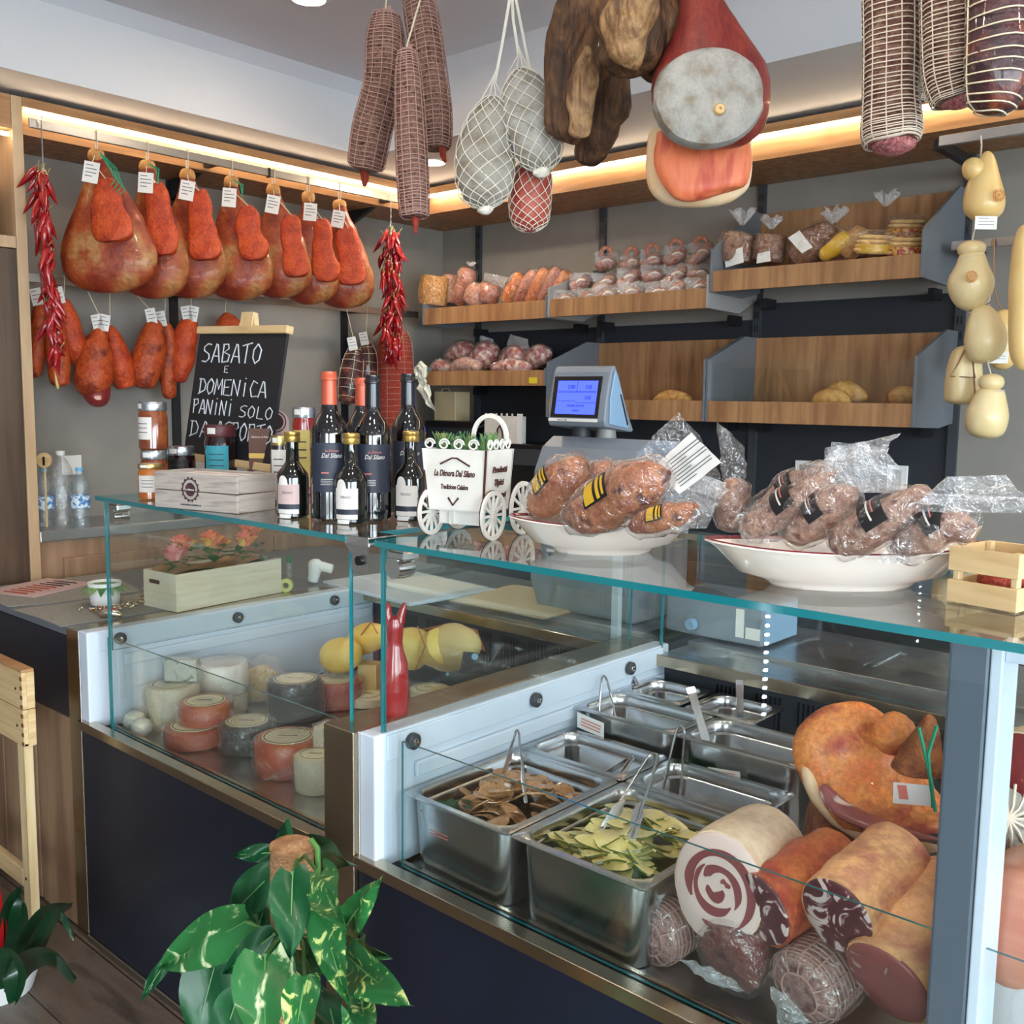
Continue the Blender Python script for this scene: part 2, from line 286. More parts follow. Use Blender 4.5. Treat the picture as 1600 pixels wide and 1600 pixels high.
mat('yellow_pack', (222, 180, 30), .4); mat('tartan', (180, 44, 26), .4, c2=(226, 180, 60), s=30, lo=.48, hi=.52); mat('sausage', (150, 62, 46), .4, c2=(110, 36, 32), c3=(196, 130, 104), s=34, lo=.3, hi=.7, coat=.4)
mat('sausage_pale', (206, 162, 132), .45, c2=(170, 100, 80), s=34, coat=.4); mat('bacon', (150, 48, 44), .4, c2=(232, 206, 186), c3=(196, 120, 104), s=14, lo=.4, hi=.6, coat=.4)
mat('chips', (214, 160, 60), .5, c2=(180, 112, 40), s=40, b=1); mat('water_blue', (120, 190, 236), .1); mat('water_label', (60, 130, 200), .4, c2=(220, 236, 244), s=30, lo=.45, hi=.55)
mat('herb', (110, 116, 88), .7, c2=(84, 92, 68), s=50, b=1, bs=90); mat('tongs', (200, 200, 202), .18, 1); mat('wicker', (176, 112, 70), .6)
mat('yellow_sticker', (214, 196, 40), .5); mat('tape', (206, 206, 120), .4); mat('blue_dark', (30, 60, 130), .4); mat('green_cap', (20, 140, 80), .4)
mat('silver_deco', (220, 216, 210), .15, .9, c2=(190, 160, 110), s=60); mat('glove_white', (216, 222, 208), .7)
mat('coffee', (206, 188, 150), .5); mat('teal_edge', (24, 120, 128), .08, coat=.8, em=(40, 190, 200), es=.0)
film('glass', (.965, .985, .98), 1.0, .0, .0, .0, 0, ior=1.45)
film('film', (.98, .98, .98), 1.5, .11, .05, .02, 1.0, 34, 1.5); film('film_loose', (.95, .96, .98), 1.5, .12, .10, .07, 1.0, 40, 1.5)
film('film_bright', (.93, .95, .97), 1.6, .2, .18, .22, 1.0, 60, 1.5); film('clear_jar', (.98, .98, .98), 1.0, .02, .03, .0, 0)
film('pet', (.86, .95, 1.0), 1.3, .06, .08, .04, .5, 40); film('pet_clear', (.95, .97, .98), 1.4, .06, .10, .05, .6, 40)
emit('led_warm', (255, 226, 186), 15); emit('downlight', (255, 236, 214), 130)
mat('ham_knot', (206, 160, 96), .6, c2=(176, 120, 66), s=12, b=.4)
emit('led_cool', (225, 238, 255), 40)
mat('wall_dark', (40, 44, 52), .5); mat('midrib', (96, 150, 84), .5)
# ---------------------------------------------------------------- the room
def sbox(name, m, *b, bev=0, parent=None):
    o = G().box(*b).obj(name, m, parent, smooth=False, bev=bev)
    return o if parent else struct(o)
fl = sbox('floor', 'soil', -3.8, 3.3, -3.3, 3.7, -.1, -.006)
for i in range(7):                                                     # long stone planks, laid in half bond
    for j in range(-1, 4):
        x0 = -3.7 + j * 1.2 + (.6 if i % 2 else 0); y0 = -.25 + i * .2
        a, b = max(-3.7, x0), min(1.0, x0 + 1.197)
        if b - a > .1: G().box(a, b, y0, y0 + .197, -.006, 0).obj('floor_plank', 'tile', fl, smooth=False)
G().box(-3.7, 3.2, -3.2, -.253, -.006, -.0005).obj('floor_field', 'tile', fl, smooth=False)
G().box(1.003, 3.2, -.25, 1.15, -.006, -.0005).obj('floor_field', 'tile', fl, smooth=False)
G().box(-3.7, 3.2, 1.153, 3.6, -.006, -.0005).obj('floor_field', 'tile', fl, smooth=False)
sbox('pavement', 'wall', -14, 16, -14, 12, -.16, -.11)
sbox('wall_left', 'wall', -3.8, -3.7, -3.3, 3.7, 0, 2.72)
wb = sbox('wall_back', 'wall', -3.7, 3.3, 3.615, 3.7, 0, 2.72)
XS = [-3.7, -3.438, -2.685, -1.92, -1.155, -.39, .375, 1.14, 1.905, 2.67, 3.2]
for a, b in zip(XS[:-1], XS[1:]):                                      # lining panels with a fine joint at every upright
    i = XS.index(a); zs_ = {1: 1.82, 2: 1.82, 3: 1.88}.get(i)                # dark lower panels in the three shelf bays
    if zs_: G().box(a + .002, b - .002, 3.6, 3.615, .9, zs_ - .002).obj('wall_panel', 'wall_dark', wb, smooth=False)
    G().box(a + .002, b - .002, 3.6, 3.615, zs_ or .9, 2.46).obj('wall_panel', 'wall', wb, smooth=False)
wr = sbox('wall_right', 'wall_white', 3.2, 3.3, -3.3, 3.7, 0, .3)
for b in ((3.2, 3.3, -3.3, 3.7, 2.5, 2.72), (3.2, 3.3, -3.3, -2.6, .3, 2.5), (3.2, 3.3, 2.4, 3.7, .3, 2.5)): G().box(*b).obj('wall_piece', 'wall_white', wr, smooth=False)
wf = sbox('wall_front', 'wall_white', -3.8, 3.3, -3.3, -3.2, 2.5, 2.72)
for b in ((-3.8, .8, -3.3, -3.2, 0, 2.5), (2.8, 3.3, -3.3, -3.2, 0, 2.5), (.8, 2.8, -3.3, -3.2, 0, .1)): G().box(*b).obj('wall_piece', 'wall_white', wf, smooth=False)
w1 = sbox('window_1', 'black_metal', 3.22, 3.28, -2.6, 2.4, .3, .36)
for b in ((3.22, 3.28, -2.6, 2.4, 2.44, 2.5), (3.22, 3.28, -.13, -.07, .36, 2.44)): G().box(*b).obj('window_frame', 'black_metal', w1, smooth=False)
G().box(3.247, 3.253, -2.6, 2.4, .36, 2.44).obj('pane', 'glass', w1, smooth=False)
w2 = sbox('window_2', 'black_metal', .8, 2.8, -3.28, -3.22, .1, .16)
for b in ((.8, 2.8, -3.28, -3.22, 2.44, 2.5), (1.77, 1.83, -3.28, -3.22, .16, 2.44)): G().box(*b).obj('window_frame', 'black_metal', w2, smooth=False)
G().box(.8, 2.8, -3.253, -3.247, .16, 2.44).obj('pane', 'glass', w2, smooth=False)
sbox('ceiling', 'ceil', -3.8, 3.3, -3.3, 3.7, 2.72, 2.8)
tr = sbox('trim_1', 'wall_white', -3.7, -3.2, -3.2, 3.6, 2.46, 2.683)
G().box(-3.2, 3.2, 2.686, 3.6, 2.46, 2.683).obj('soffit', 'wall_white', tr, smooth=False)
g = G(); g.add([(-3.2, -3.2, 2.683), (-3.14, -3.2, 2.72), (-3.2, -3.2, 2.72), (-3.2, 2.686, 2.683), (-3.14, 2.626, 2.72), (-3.2, 2.686, 2.72)], [(0, 1, 4, 3), (0, 2, 1), (3, 4, 5), (1, 2, 5, 4), (0, 3, 5, 2)])
g.add([(-3.2, 2.686, 2.683), (-3.14, 2.626, 2.72), (-3.2, 2.686, 2.72), (3.2, 2.686, 2.683), (3.2, 2.626, 2.72), (3.2, 2.686, 2.72)], [(0, 1, 4, 3), (0, 2, 1), (3, 4, 5), (1, 2, 5, 4), (0, 3, 5, 2)])
struct(g.obj('trim_2', 'ceil', smooth=False))
def downlight(x, y, z, label):
    t = thing('downlight', (x, y, z - .012), label, 'ceiling light', 'recessed ceiling lights')
    G().lathe([(.052, -.004), (.060, -.004), (.062, 0), (.052, 0), (.052, -.004)], 32, (x, y, z), cap=False).obj('ring', 'white', t)
    G().lathe([(.0001, -.003), (.052, -.003), (.052, 0), (.0001, 0)], 32, (x, y, z)).obj('lens', 'downlight', t)
downlight(-3.065, 2.919, 2.46, 'small round recessed light glowing in the soffit behind the hanging salami')
p = (-2.631, 1.978, 2.72)
downlight(p[0], p[1], 2.72, 'round recessed light at the top edge of the ceiling, left of the salami')
for x, y, n in ((-1.2, .4, 'in front of the cheese case'), (.4, -.6, 'just behind the viewer'), (.9, 1.6, 'over the right end of the meat case'), (-1.0, -1.4, 'nearest the shop door'), (2.0, .3, 'nearest the side window'), (-.75, 1.05, 'over the steel pans'), (-1.95, 1.0, 'over the cheese case'), (-.1, .9, 'over the cured rolls')): downlight(x, y, 2.72, 'round recessed light added as unseen fill in the ceiling ' + n)  # unseen downlights added to fill the room and brighten the cases
# wooden cornices with their light strips
c = sbox('trim_3', 'oak_h', -3.415, -3.40, 1.42, 3.20, 2.413, 2.443)      # front board of the left cornice
G().box(-3.445, -3.43, 1.42, 3.23, 2.333, 2.43).obj('lower_board', 'oak_h', c, smooth=False); G().box(-3.43, -3.416, 1.42, 3.2, 2.425, 2.443).obj('strip_cover', 'oak_h', c, smooth=False)
G().box(-3.7, -3.446, 1.42, 3.6, 2.333, 2.351).obj('cornice_board', 'oak', c, smooth=False)
c = sbox('trim_4', 'oak_h', -3.415, 3.2, 3.20, 3.215, 2.413, 2.443)
G().box(-3.43, 3.2, 3.23, 3.245, 2.333, 2.43).obj('lower_board', 'oak_h', c, smooth=False); G().box(-3.415, 3.2, 3.216, 3.23, 2.425, 2.443).obj('strip_cover', 'oak_h', c, smooth=False)
G().box(-3.445, 3.2, 3.246, 3.6, 2.333, 2.351).obj('cornice_board', 'oak', c, smooth=False)
tag(G().box(-3.414, -3.401, 1.43, 3.19, 2.400, 2.412).obj('led_strip', 'led_warm', smooth=False), 'warm light strip along the wooden cornice above the hams', 'light strip')
for a, b, t in ((-3.385, -2.39, 'left of the dried meat'), (-2.38, -1.5, 'behind the big cured ham'), (-1.49, 3.1, 'at the right, above the caciocavallo cheeses')):
    tag(G().box(a, b, 3.201, 3.214, 2.400, 2.412).obj('led_strip', 'led_warm', smooth=False), 'warm light strip on the back wall cornice ' + t, 'light strip', 'light strips of the back cornice')
# slotted shelf uprights on the back wall
for i, x in enumerate(XS[1:6]):
    t = thing('shelf_upright', (x, 3.59, .9), ['first', 'second', 'third', 'fourth', 'fifth'][i] + ' slotted black shelf upright from the room corner on the back wall', 'upright', 'slotted uprights')
    G().box(x - .016, x + .016, 3.584, 3.6, .9, 2.335).obj('channel', 'dark_grey', t, smooth=False)
    for k in range(14):
        z = 1.62 + k * .05
        for s in (-1, 1): G().box(x + s * .006 - .0022, x + s * .006 + .0022, 3.5825, 3.5842, z, z + .028).obj('slot', 'black', t, smooth=False)
# ---------------------------------------------------------------- left wall: tall cabinet, counter, rails
t = thing('tall_cabinet', (-3.55, 1.0, 0), 'tall wooden cabinet with lit shelf at the left edge', 'cabinet')
G().box(-3.7, -3.40, 1.385, 1.42, 0, 2.443).obj('side_panel', 'oak_pale', t, smooth=False, bev=.002)
G().box(-3.7, -3.40, .2, 1.384, 2.335, 2.443).obj('top_board', 'oak_h', t, smooth=False, bev=.002)
G().box(-3.7, -3.40, .2, 1.384, 1.962, 2.0).obj('shelf', 'oak_pale', t, smooth=False, bev=.002)
G().box(-3.7, -3.69, .2, 1.384, 2.0, 2.335).obj('back_panel', 'oak', t, smooth=False)
G().box(-3.7, -3.405, .2, 1.383, .02, 1.96).obj('door', 'walnut', t, smooth=False, bev=.002)
G().box(-3.405, -3.397, .2, 1.375, 2.312, 2.324).obj('shelf_light', 'led_warm', t, smooth=False)
for k, y in enumerate((1.32, 1.28, 1.24)):
    b = tag(G(TR((-3.50, y, 2.0))).box(-.1, .08, -.012, .012, 0, .19).obj('wooden_box_lid', 'oak_brown', smooth=False, bev=.002),
            ['engraved wooden panel nearest the cabinet side, on the lit shelf', 'second wooden panel on the lit shelf of the cabinet', 'third wooden panel on the lit shelf of the cabinet'][k], 'panel', 'panels on the lit shelf')
t = thing('wall_counter', (-3.55, 2.4, 0), 'wooden base cabinet with steel worktop under the hams', 'counter')
G().box(-3.7, -3.40, 1.421, 3.2, .992, 1.03).obj('worktop', 'steel', t, smooth=False, bev=.003)
G().box(-3.7, -3.42, 1.421, 3.2, .1, .991).obj('body', 'oak_brown', t, smooth=False)
for k in range(4):
    y = 1.50 + k * .43
    d = G().box(-3.42, -3.402, y, y + .425, .12, .93).obj('door', 'oak_brown', t, smooth=False, bev=.002)
t = thing('back_counter', (-1, 3.4, 0), 'dark work counter along the back wall below the shelves', 'counter')
G().box(-3.39, 3.2, 3.2, 3.584, .86, .9).obj('worktop', 'steel', t, smooth=False, bev=.003)
G().box(-3.39, 3.2, 3.23, 3.584, 0, .859).obj('body', 'black_metal', t, smooth=False)
# rail for the hams, lower rail for the small cured pieces
def rail(name, label, p0, p1, h, th, m='alu', ends=()):
    t = thing(name, ((p0[0] + p1[0]) / 2, (p0[1] + p1[1]) / 2, p0[2] - h), label, 'rail')
    if abs(p0[0] - p1[0]) < 1e-6: G().box(p0[0] - th / 2, p0[0] + th / 2, p0[1], p1[1], p0[2] - h, p0[2]).obj('bar', m, t, smooth=False, bev=.002)
    else: G().box(p0[0], p1[0], p0[1] - th / 2, p0[1] + th / 2, p0[2] - h, p0[2]).obj('bar', m, t, smooth=False, bev=.002)
    return t
RX = -3.36
r1 = rail('hanging_rail', 'flat metal rail below the light strip from which the hams hang', (RX, 1.422, 2.372), (RX, 3.15, 2.372), .030, .012)
G().box(RX - .008, RX + .008, 2.322, 2.332, 2.338, 2.374).obj('joint', 'black', r1, smooth=False)
def bracket(t, y, x1, z):
    G().box(-3.7, x1, y - .012, y + .012, z - .028, z - .002).obj('bracket', 'black_metal', t, smooth=False)
    G().add([(-3.69, y - .01, z - .12), (-3.69, y + .01, z - .12), (-3.69, y - .01, z - .03), (-3.69, y + .01, z - .03), (-3.45, y - .01, z - .03), (-3.45, y + .01, z - .03)], [(0, 1, 5, 4), (0, 4, 2), (1, 3, 5), (2, 4, 5, 3), (0, 2, 3, 1)]).obj('gusset', 'black_metal', t, smooth=False)
bracket(r1, 2.10, RX - .008, 2.372); bracket(r1, 2.96, RX - .008, 2.372)
r2 = rail('hanging_rail', 'lower flat metal rail on the left wall, behind the hams', (-3.56, 1.422, 1.905), (-3.56, 3.3, 1.905), .030, .012)
for y in (1.47, 2.10, 2.96): G().box(-3.7, -3.567, y - .012, y + .012, 1.877, 1.903).obj('bracket', 'black_metal', r2, smooth=False)
for y in (2.10, 2.96): struct(G().box(-3.7, -3.684, y - .016, y + .016, 1.03, 2.333).obj('trim_5', 'black_metal', smooth=False))
# the grey counter joined to the left end of the cheese case
t = thing('service_counter', (-2.98, 1.7, 0), 'low counter with dark front and wooden doors left of the cheese case', 'counter')
G().box(-3.37, -2.645, 1.165, 2.6, .845, .868).obj('worktop', 'side_grey', t, smooth=False, bev=.002)
G().box(-3.37, -2.645, 1.165, 1.185, .617, .844).obj('front_panel', 'navy', t, smooth=False)
G().box(-3.37, -2.645, 1.20, 2.59, .02, .616).obj('body', 'black_metal', t, smooth=False)
for a, b in ((-3.37, -3.125), (-3.115, -2.885), (-2.872, -2.648)): G().box(a, b, 1.168, 1.199, .01, .612).obj('door', 'oak_brown', t, smooth=False, bev=.002)
G().box(-2.643, -2.575, 1.162, 2.1, 0, .868).obj('end_strip', 'steel_warm', t, smooth=False, bev=.002)
# two runners and a printed board on it
def cloth(label, poly, z, m='grey_cloth', th=.002):
    g = G(); n = len(poly); c = [sum(p[i] for p in poly) / n for i in (0, 1)]
    return tag(G().prism(poly, z, z + th).obj('table_runner', m, smooth=False), label, 'mat', 'grey paper mats on the low counter')
cloth('grey paper mat at the far left of the low counter', [(-3.36, 1.172), (-3.02, 1.158), (-2.98, 1.26), (-2.96, 1.55), (-3.35, 1.62)], .8685)
cloth('grey paper mat beside the cheese case on the low counter', [(-2.97, 1.150), (-2.80, 1.160), (-2.66, 1.156), (-2.655, 1.62), (-2.93, 1.60), (-2.955, 1.26)], .8685)
# ---------------------------------------------------------------- display cases
YF = 1.162; ZG = 1.238
def pane(name, parent, *b):
    """glass sheet with green-blue polished edges; the two large faces are clear"""
    g = G(); g.box(*b); d = [b[1] - b[0], b[3] - b[2], b[5] - b[4]]; k = d.index(min(d))
    g.m = [(0 if i // 2 == {0: 0, 1: 1, 2: 2}[k] else 1) for i in range(6)]
    return g.obj(name, ['glass', 'teal_edge'], parent, smooth=False)
def display_case(label, x0, x1, gl, gr, left_frame, right_frame):
    t = thing('display_case', ((x0 + x1) / 2, 1.65, 0), label, 'display case')
    B = lambda n, m, *b, bev=.0015: G().box(*b).obj(n, m, t, smooth=False, bev=bev)
    B('front_panel', 'navy', x0, x1, YF, YF + .02, .022, .604); B('plinth_strip', 'alu', x0, x1, YF - .004, YF + .02, 0, .02)
    B('lip', 'steel_warm', x0, x1, YF - .012, YF + .018, .606, .630)
    B('base', 'black_metal', x0, x1, YF + .021, 2.44, .05, .57)
    B('glass_channel', 'black', x0 + .045, x1, YF + .019, YF + .058, .586, .612)
    B('deck', 'steel', x0 + .045, x1, YF + .06, 2.14, .571, .598)
    B('deck_edge', 'steel_warm', x0 + .045, x1, YF + .059, YF + .07, .598, .612)
    B('back_wall', 'dark_grey', x0 + .045, x1, 2.14, 2.155, .571, .835)
    n = int((x1 - x0 - .3) / .012)
    bw = G()
    for k in range(n):
        if k % 9 < 6: x = x0 + .2 + k * .012; bw.box(x, x + .005, 2.1385, 2.1402, .70, .80)
    bw.obj('vent_slots', 'black', t, smooth=False)['kind'] = 'stuff'
    B('back_ledge', 'steel', x0 + .045, x1, 2.10, 2.25, .836, .852); B('ledge_nose', 'steel_warm', x0 + .045, x1, 2.095, 2.10, .826, .856)
    B('rear_worktop', 'steel', x0 + .045, x1, 2.251, 2.62, .84, .862)
    if left_frame:
        B('end_frame', 'case_white', x0, x0 + .045, YF + .002, 2.16, .605, .872, bev=.004)
        B('end_edge', 'chrome', x0 - .004, x0 + .001, YF + .0, YF + .02, .605, .872)
        B('end_rib', 'case_white', x0 + .045, x0 + .055, YF + .10, 2.13, .768, .800, bev=.004)
        B('end_band', 'case_white', x0 + .045, x0 + .050, YF + .03, 2.13, .818, .868, bev=.002)
    # glazing
    pane('front_glass', t, gl, gr, YF + .024, YF + .031, .612, ZG - .013)
    pane('guard_glass', t, x0 + .07, x1 - .02, YF + .046, YF + .051, .613, .858)
    if left_frame: pane('side_glass', t, gl - .002, gl + .005, YF + .033, 2.13, .835, ZG - .014)
    if right_frame: pane('side_glass', t, gr - .006, gr + .001, YF + .033, 2.13, .835, ZG - .014)
    pane('rear_glass', t, gl + .01, gr - .01, 2.122, 2.127, .858, ZG - .06)
    pane('top_glass', t, gl - (.022 if gl < -2 else .003), gr + .003, YF + .012, 1.69, ZG - .011, ZG)
    if left_frame:
        for y in [1.25, 1.613, 1.971]:
            q = Matrix.Translation((x0 + .052, y, .845)) @ Matrix.Rotation(PI / 2, 4, 'Y')
            s = G(q).lathe([(.016, 0), (.016, .010), (.012, .013), (.0001, .013)], 20).obj('glass_bolt', 'dark_grey', t)
            G(q).lathe([(.007, .013), (.006, .015), (.0001, .016)], 12).obj('bolt_head', 'chrome', s)
    return t
c1 = display_case('glazed cheese display case with dark front, at the left', -2.572, -1.506, -2.45, -1.469, True, True)
c2 = display_case('glazed meat display case with dark front, nearest at the right', -1.415, 1.6, -1.378, 1.55, True, False)
t = thing('steel_post', (-1.46, 1.6, 0), 'brushed steel partition post between the cheese and meat cases', 'post')
G().box(-1.505, -1.4165, YF - .012, 2.16, 0, .872).obj('post', 'steel_warm', t, smooth=False, bev=.002)
# clamps that carry the glass tops
def clamp(x0, x1, y, t):
    G().box(x0, x1, y, y + .07, ZG - .016, ZG + .002).obj('clamp_plate', 'chrome', t, smooth=False, bev=.002)
    k = G(Matrix.Translation((0, y, 0)) @ Matrix.Rotation(PI / 2, 4, 'X')).prism([(x0, ZG - .0), (x0, ZG - .014), (x0 + .022, ZG - .034), (x0 + .022, ZG - .062), (x1 - .004, ZG - .062), (x1 - .004, ZG)], -.004, 0).obj('clamp_tongue', 'steel', t, smooth=False)
    cx = (x0 + x1) / 2 + .012
    G(Matrix.Translation((cx, y - .004, ZG - .042)) @ Matrix.Rotation(PI / 2, 4, 'X')).lathe([(.009, -.008), (.009, .003), (.0001, .003)], 18).obj('clamp_bolt', 'black', k)
clamp(-1.47, -1.40, YF + .014, c1)
for x in (-2.445, -1.372):
    k = G(TR((x + .02, YF + .05, ZG - .035))).box(-.018, .03, -.02, .02, 0, .018).obj('glass_hinge', 'chrome', c1 if x < -2 else c2, smooth=False, bev=.004)
    G(TR((x + .02, YF + .05, ZG - .05)) @ Matrix.Rotation(PI / 2, 4, 'X')).lathe([(.02, -.02), (.022, 0), (.02, .02)], 20).obj('hinge_barrel', 'chrome', k)
# grey pillar of the meat case
t = thing('case_pillar', (-.35, 1.2, .6), 'tall grey aluminium pillar of the meat case at the right', 'pillar')
G().box(-.374, -.328, YF + .034, YF + .12, .60, ZG - .013).obj('profile', 'case_grey', t, smooth=False, bev=.004)
G().box(-.3275, -.314, YF + .034, YF + .10, .60, ZG - .013).obj('white_cover', 'case_white', t, smooth=False, bev=.002)
G().box(-.3139, -.28, YF + .04, YF + .09, ZG - .03, ZG - .013).obj('support', 'case_white', t, smooth=False, bev=.002)
# ---------------------------------------------------------------- hams on the left rail
def card(name, T, w_, h, parent, lines=4, seal=False):
    """white price tag lying in the xy plane of T, hung from its top edge"""
    o = G(T).box(-w_ / 2, w_ / 2, -h, 0, 0, .0012).obj(name, 'paper', parent, smooth=False)
    g = G(T)
    for k in range(lines): g.box(-w_ * .36, w_ * (.36 if k % 3 else .1), -h * (.18 + k * .7 / lines), -h * (.18 + k * .7 / lines) + h * .035, .0012, .0016)
    if lines: g.obj('printed_lines', 'print', o, smooth=False)
    return o
HN = Vector((math.cos(math.radians(48)), -math.sin(math.radians(48)), 0)); HU = Vector((-HN.y, HN.x, 0))
hams = [(1.641, 2.305, 1.84, 0.1627, 0.0273), (1.824, 2.302, 1.835, 0.1281, 0.0147), (1.978, 2.3, 1.849, 0.1285, 0.007), (2.16, 2.304, 1.856, 0.1265, 0.0219), (2.348, 2.307, 1.881, 0.1298, 0.0164), (2.513, 2.303, 1.867, 0.1192, 0.0026), (2.672, 2.297, 1.865, 0.1231, 0.0161)]
flaps = [(.02, .21, .65, .34), (.03, .17, .69, .36), (.04, .17, .71, .38), (.05, .24, .68, .36), (.06, .28, .82, .34), (.05, .24, .80, .36), (.02, .26, .79, .42)]
hl = ['largest red-rubbed ham, hanging nearest the cabinet beside the chillies', 'second ham from the cabinet, with a green cord at its tag', 'third ham from the cabinet, with a cream knot beside its tag',
      'fourth ham from the cabinet, the middle one of the hanging row', 'fifth ham from the cabinet, with a narrow stepped slab on it', 'sixth ham from the cabinet, second from the room corner', 'last ham of the row, nearest the room corner, with a wide grooved slab']
for i, (y, zt, zb, hw, off) in enumerate(hams):
    H = zt - zb; T_ = .105; top = Vector((RX, y, zt))
    t = thing('cured_ham', top, hl[i], 'ham', 'hams on the left rail')
    prof = [(0, .12, .24), (.04, .17, .32), (.14, .26, .42), (.3, .52, .6), (.5, .82, .85), (.7, 1.0, 1.0), (.86, .94, .95), (.96, .62, .62), (1.0, .2, .2)]
    st = [tuple(top + HU * (off * min(1, q * 2)) + Vector((0, 0, -q * H))) + (a * hw, b * T_ * .55) for q, a, b in prof]
    G().sweep(st, 34, 26, HU, .012, 7, i + 1).obj('ham_body', 'ham_skin', t)
    u, q0, q1, wf = flaps[i]; wf *= hw * 1.12; o = HU * (u + off * .6 + .015) + HN * (.058)
    mid = (q0 + q1) / 2
    st = [tuple(top + o + HU * du - HN * (.03 * (1 - q / q1)) + Vector((0, 0, -q * H))) + (wf * a, .018) for q, a, du in ((q0, .45, -.012), (q0 + .06, .75, -.006), (mid, .9, 0), (q1 - .12, 1.1, .012), (q1 - .03, .9, .02), (q1, .5, .022))]
    G().sweep(st, 22, 20, HU, .011, 13, i + 20, 3).obj('meat_slab', 'ham_red', t)
    g = G(); hk = Vector((RX, y, 2.372))
    g.tube([top + V(0, 0, -.02), hk + V(.010, 0, -.05), hk + V(.010, 0, .004), hk + V(-.009, .004, .006), hk + V(-.011, .004, -.05), top + V(0, 0, -.02)], .0025, 5)
    g.obj('twine_loop', 'net_white', t)
    G().sweep([tuple(top + V(0, 0, .012)) + (.004, .004), tuple(top + V(0, 0, .006)) + (.022, .02), tuple(top + V(0, 0, -.015)) + (.028, .026), tuple(top + V(0, 0, -.03)) + (.024, .022)], 10, 14, HU, .004, 30, i).obj('knotted_end', 'ham_knot', t)
    tz = top + HU * (.012 + .006 * (i % 3)) + HN * .062 + V(0, 0, -.045)
    card('price_tag', frame(tz, HU * .98 + V(0, 0, -.18 + .1 * (i % 2)), V(0, 0, 1) + HU * .15), .052, .068, t)
    G().tube([top + V(0, 0, .004), tz, top + o + V(0, 0, -q0 * H)], .0015, 5).obj('tag_string', 'twine', t)
    if i in (0, 1, 3):
        g = G()
        for k in range(4 if i == 0 else 2):
            g.tube([top + HN * .04 + HU * (.03) + V(0, 0, -.01), top + HN * .05 + HU * (.06 + .008 * k) + V(0, 0, -.06), top + HN * .06 + HU * (.085 + .01 * k) + V(0, 0, -.10 - .012 * k), top + HN * .06 + HU * (.07 + .008 * k) + V(0, 0, -.12 - .01 * k)] if i == 0 else
                   [top + HN * .04 + HU * .02 + V(0, 0, -.01), top + HN * .05 + HU * (.05 + .008 * k) + V(0, 0, -.03), top + HN * .055 + HU * .055 + V(0, 0, -.08)], .002, 5)
        g.obj('green_cord', 'green_twine', t)
# strings of dried chillies
def chili_mesh(seed):
    r = random.Random(seed); c = r.uniform(-.012, .012); L_ = r.uniform(.045, .065); g = G()
    g.tube([(c * (k / 6) ** 2, 0, -L_ * k / 6) for k in range(7)], [.0035, .0075, .0085, .0078, .006, .0036, .0006], 7)
    g.mi = 1; g.tube([(0, 0, 0), (0, .002, .008), (.002, .003, .016)], .0014, 4)
    me = bpy.data.meshes.new('chili'); me.from_pydata(g.v, [], g.f); me.materials.append(MATS['chili']); me.materials.append(MATS['chili_stem'])
    me.polygons.foreach_set('material_index', g.m); me.polygons.foreach_set('use_smooth', [True] * len(me.polygons)); return me
CM = [chili_mesh(k) for k in range(5)]
def chili_string(label, path, n, rad, hook_z):
    P = [Vector(p) for p in path]; t = thing('chili_string', P[-1], label, 'chillies', 'strings of dried red chillies')
    G().tube(P, .0022, 5).obj('cord', 'twine', t)
    h = P[0]; G().tube([h, h + V(0, 0, hook_z - h.z - .03), h + V(.006, 0, hook_z - h.z + .006), h + V(-.010, 0, hook_z - h.z + .008), h + V(-.014, 0, hook_z - h.z - .012)], .0022, 6).obj('wire_hook', 'chrome', t)
    r = random.Random(n)
    for k in range(n):
        q = crm([tuple(p) for p in P], (k + .5) / n); a = r.uniform(0, 2 * PI); d = Vector((math.cos(a), math.sin(a), 0))
        o = bpy.data.objects.new('chili', CM[k % 5]); COL.objects.link(o); o.parent = t
        o.location = Vector(q) + d * rad * r.uniform(.15, .9) - wloc(t)
        o.rotation_euler = (r.uniform(-.5, .5), r.uniform(-.5, .5), a); s = r.uniform(.85, 1.2); s *= 1.25; o.scale = (s, s, s)
chili_string('string of dried red chillies at the far left, beside the cabinet', [(-3.345, 1.455, 2.22), (-3.345, 1.447, 2.082), (-3.345, 1.454, 1.941), (-3.345, 1.464, 1.798), (-3.345, 1.467, 1.642)], 84, .026, 2.372)
chili_string('string of dried red chillies at the right end of the ham rail', [(-3.345, 2.942, 2.217), (-3.345, 2.946, 2.027), (-3.345, 2.942, 1.834), (-3.345, 2.949, 1.701)], 150, .046, 2.372)
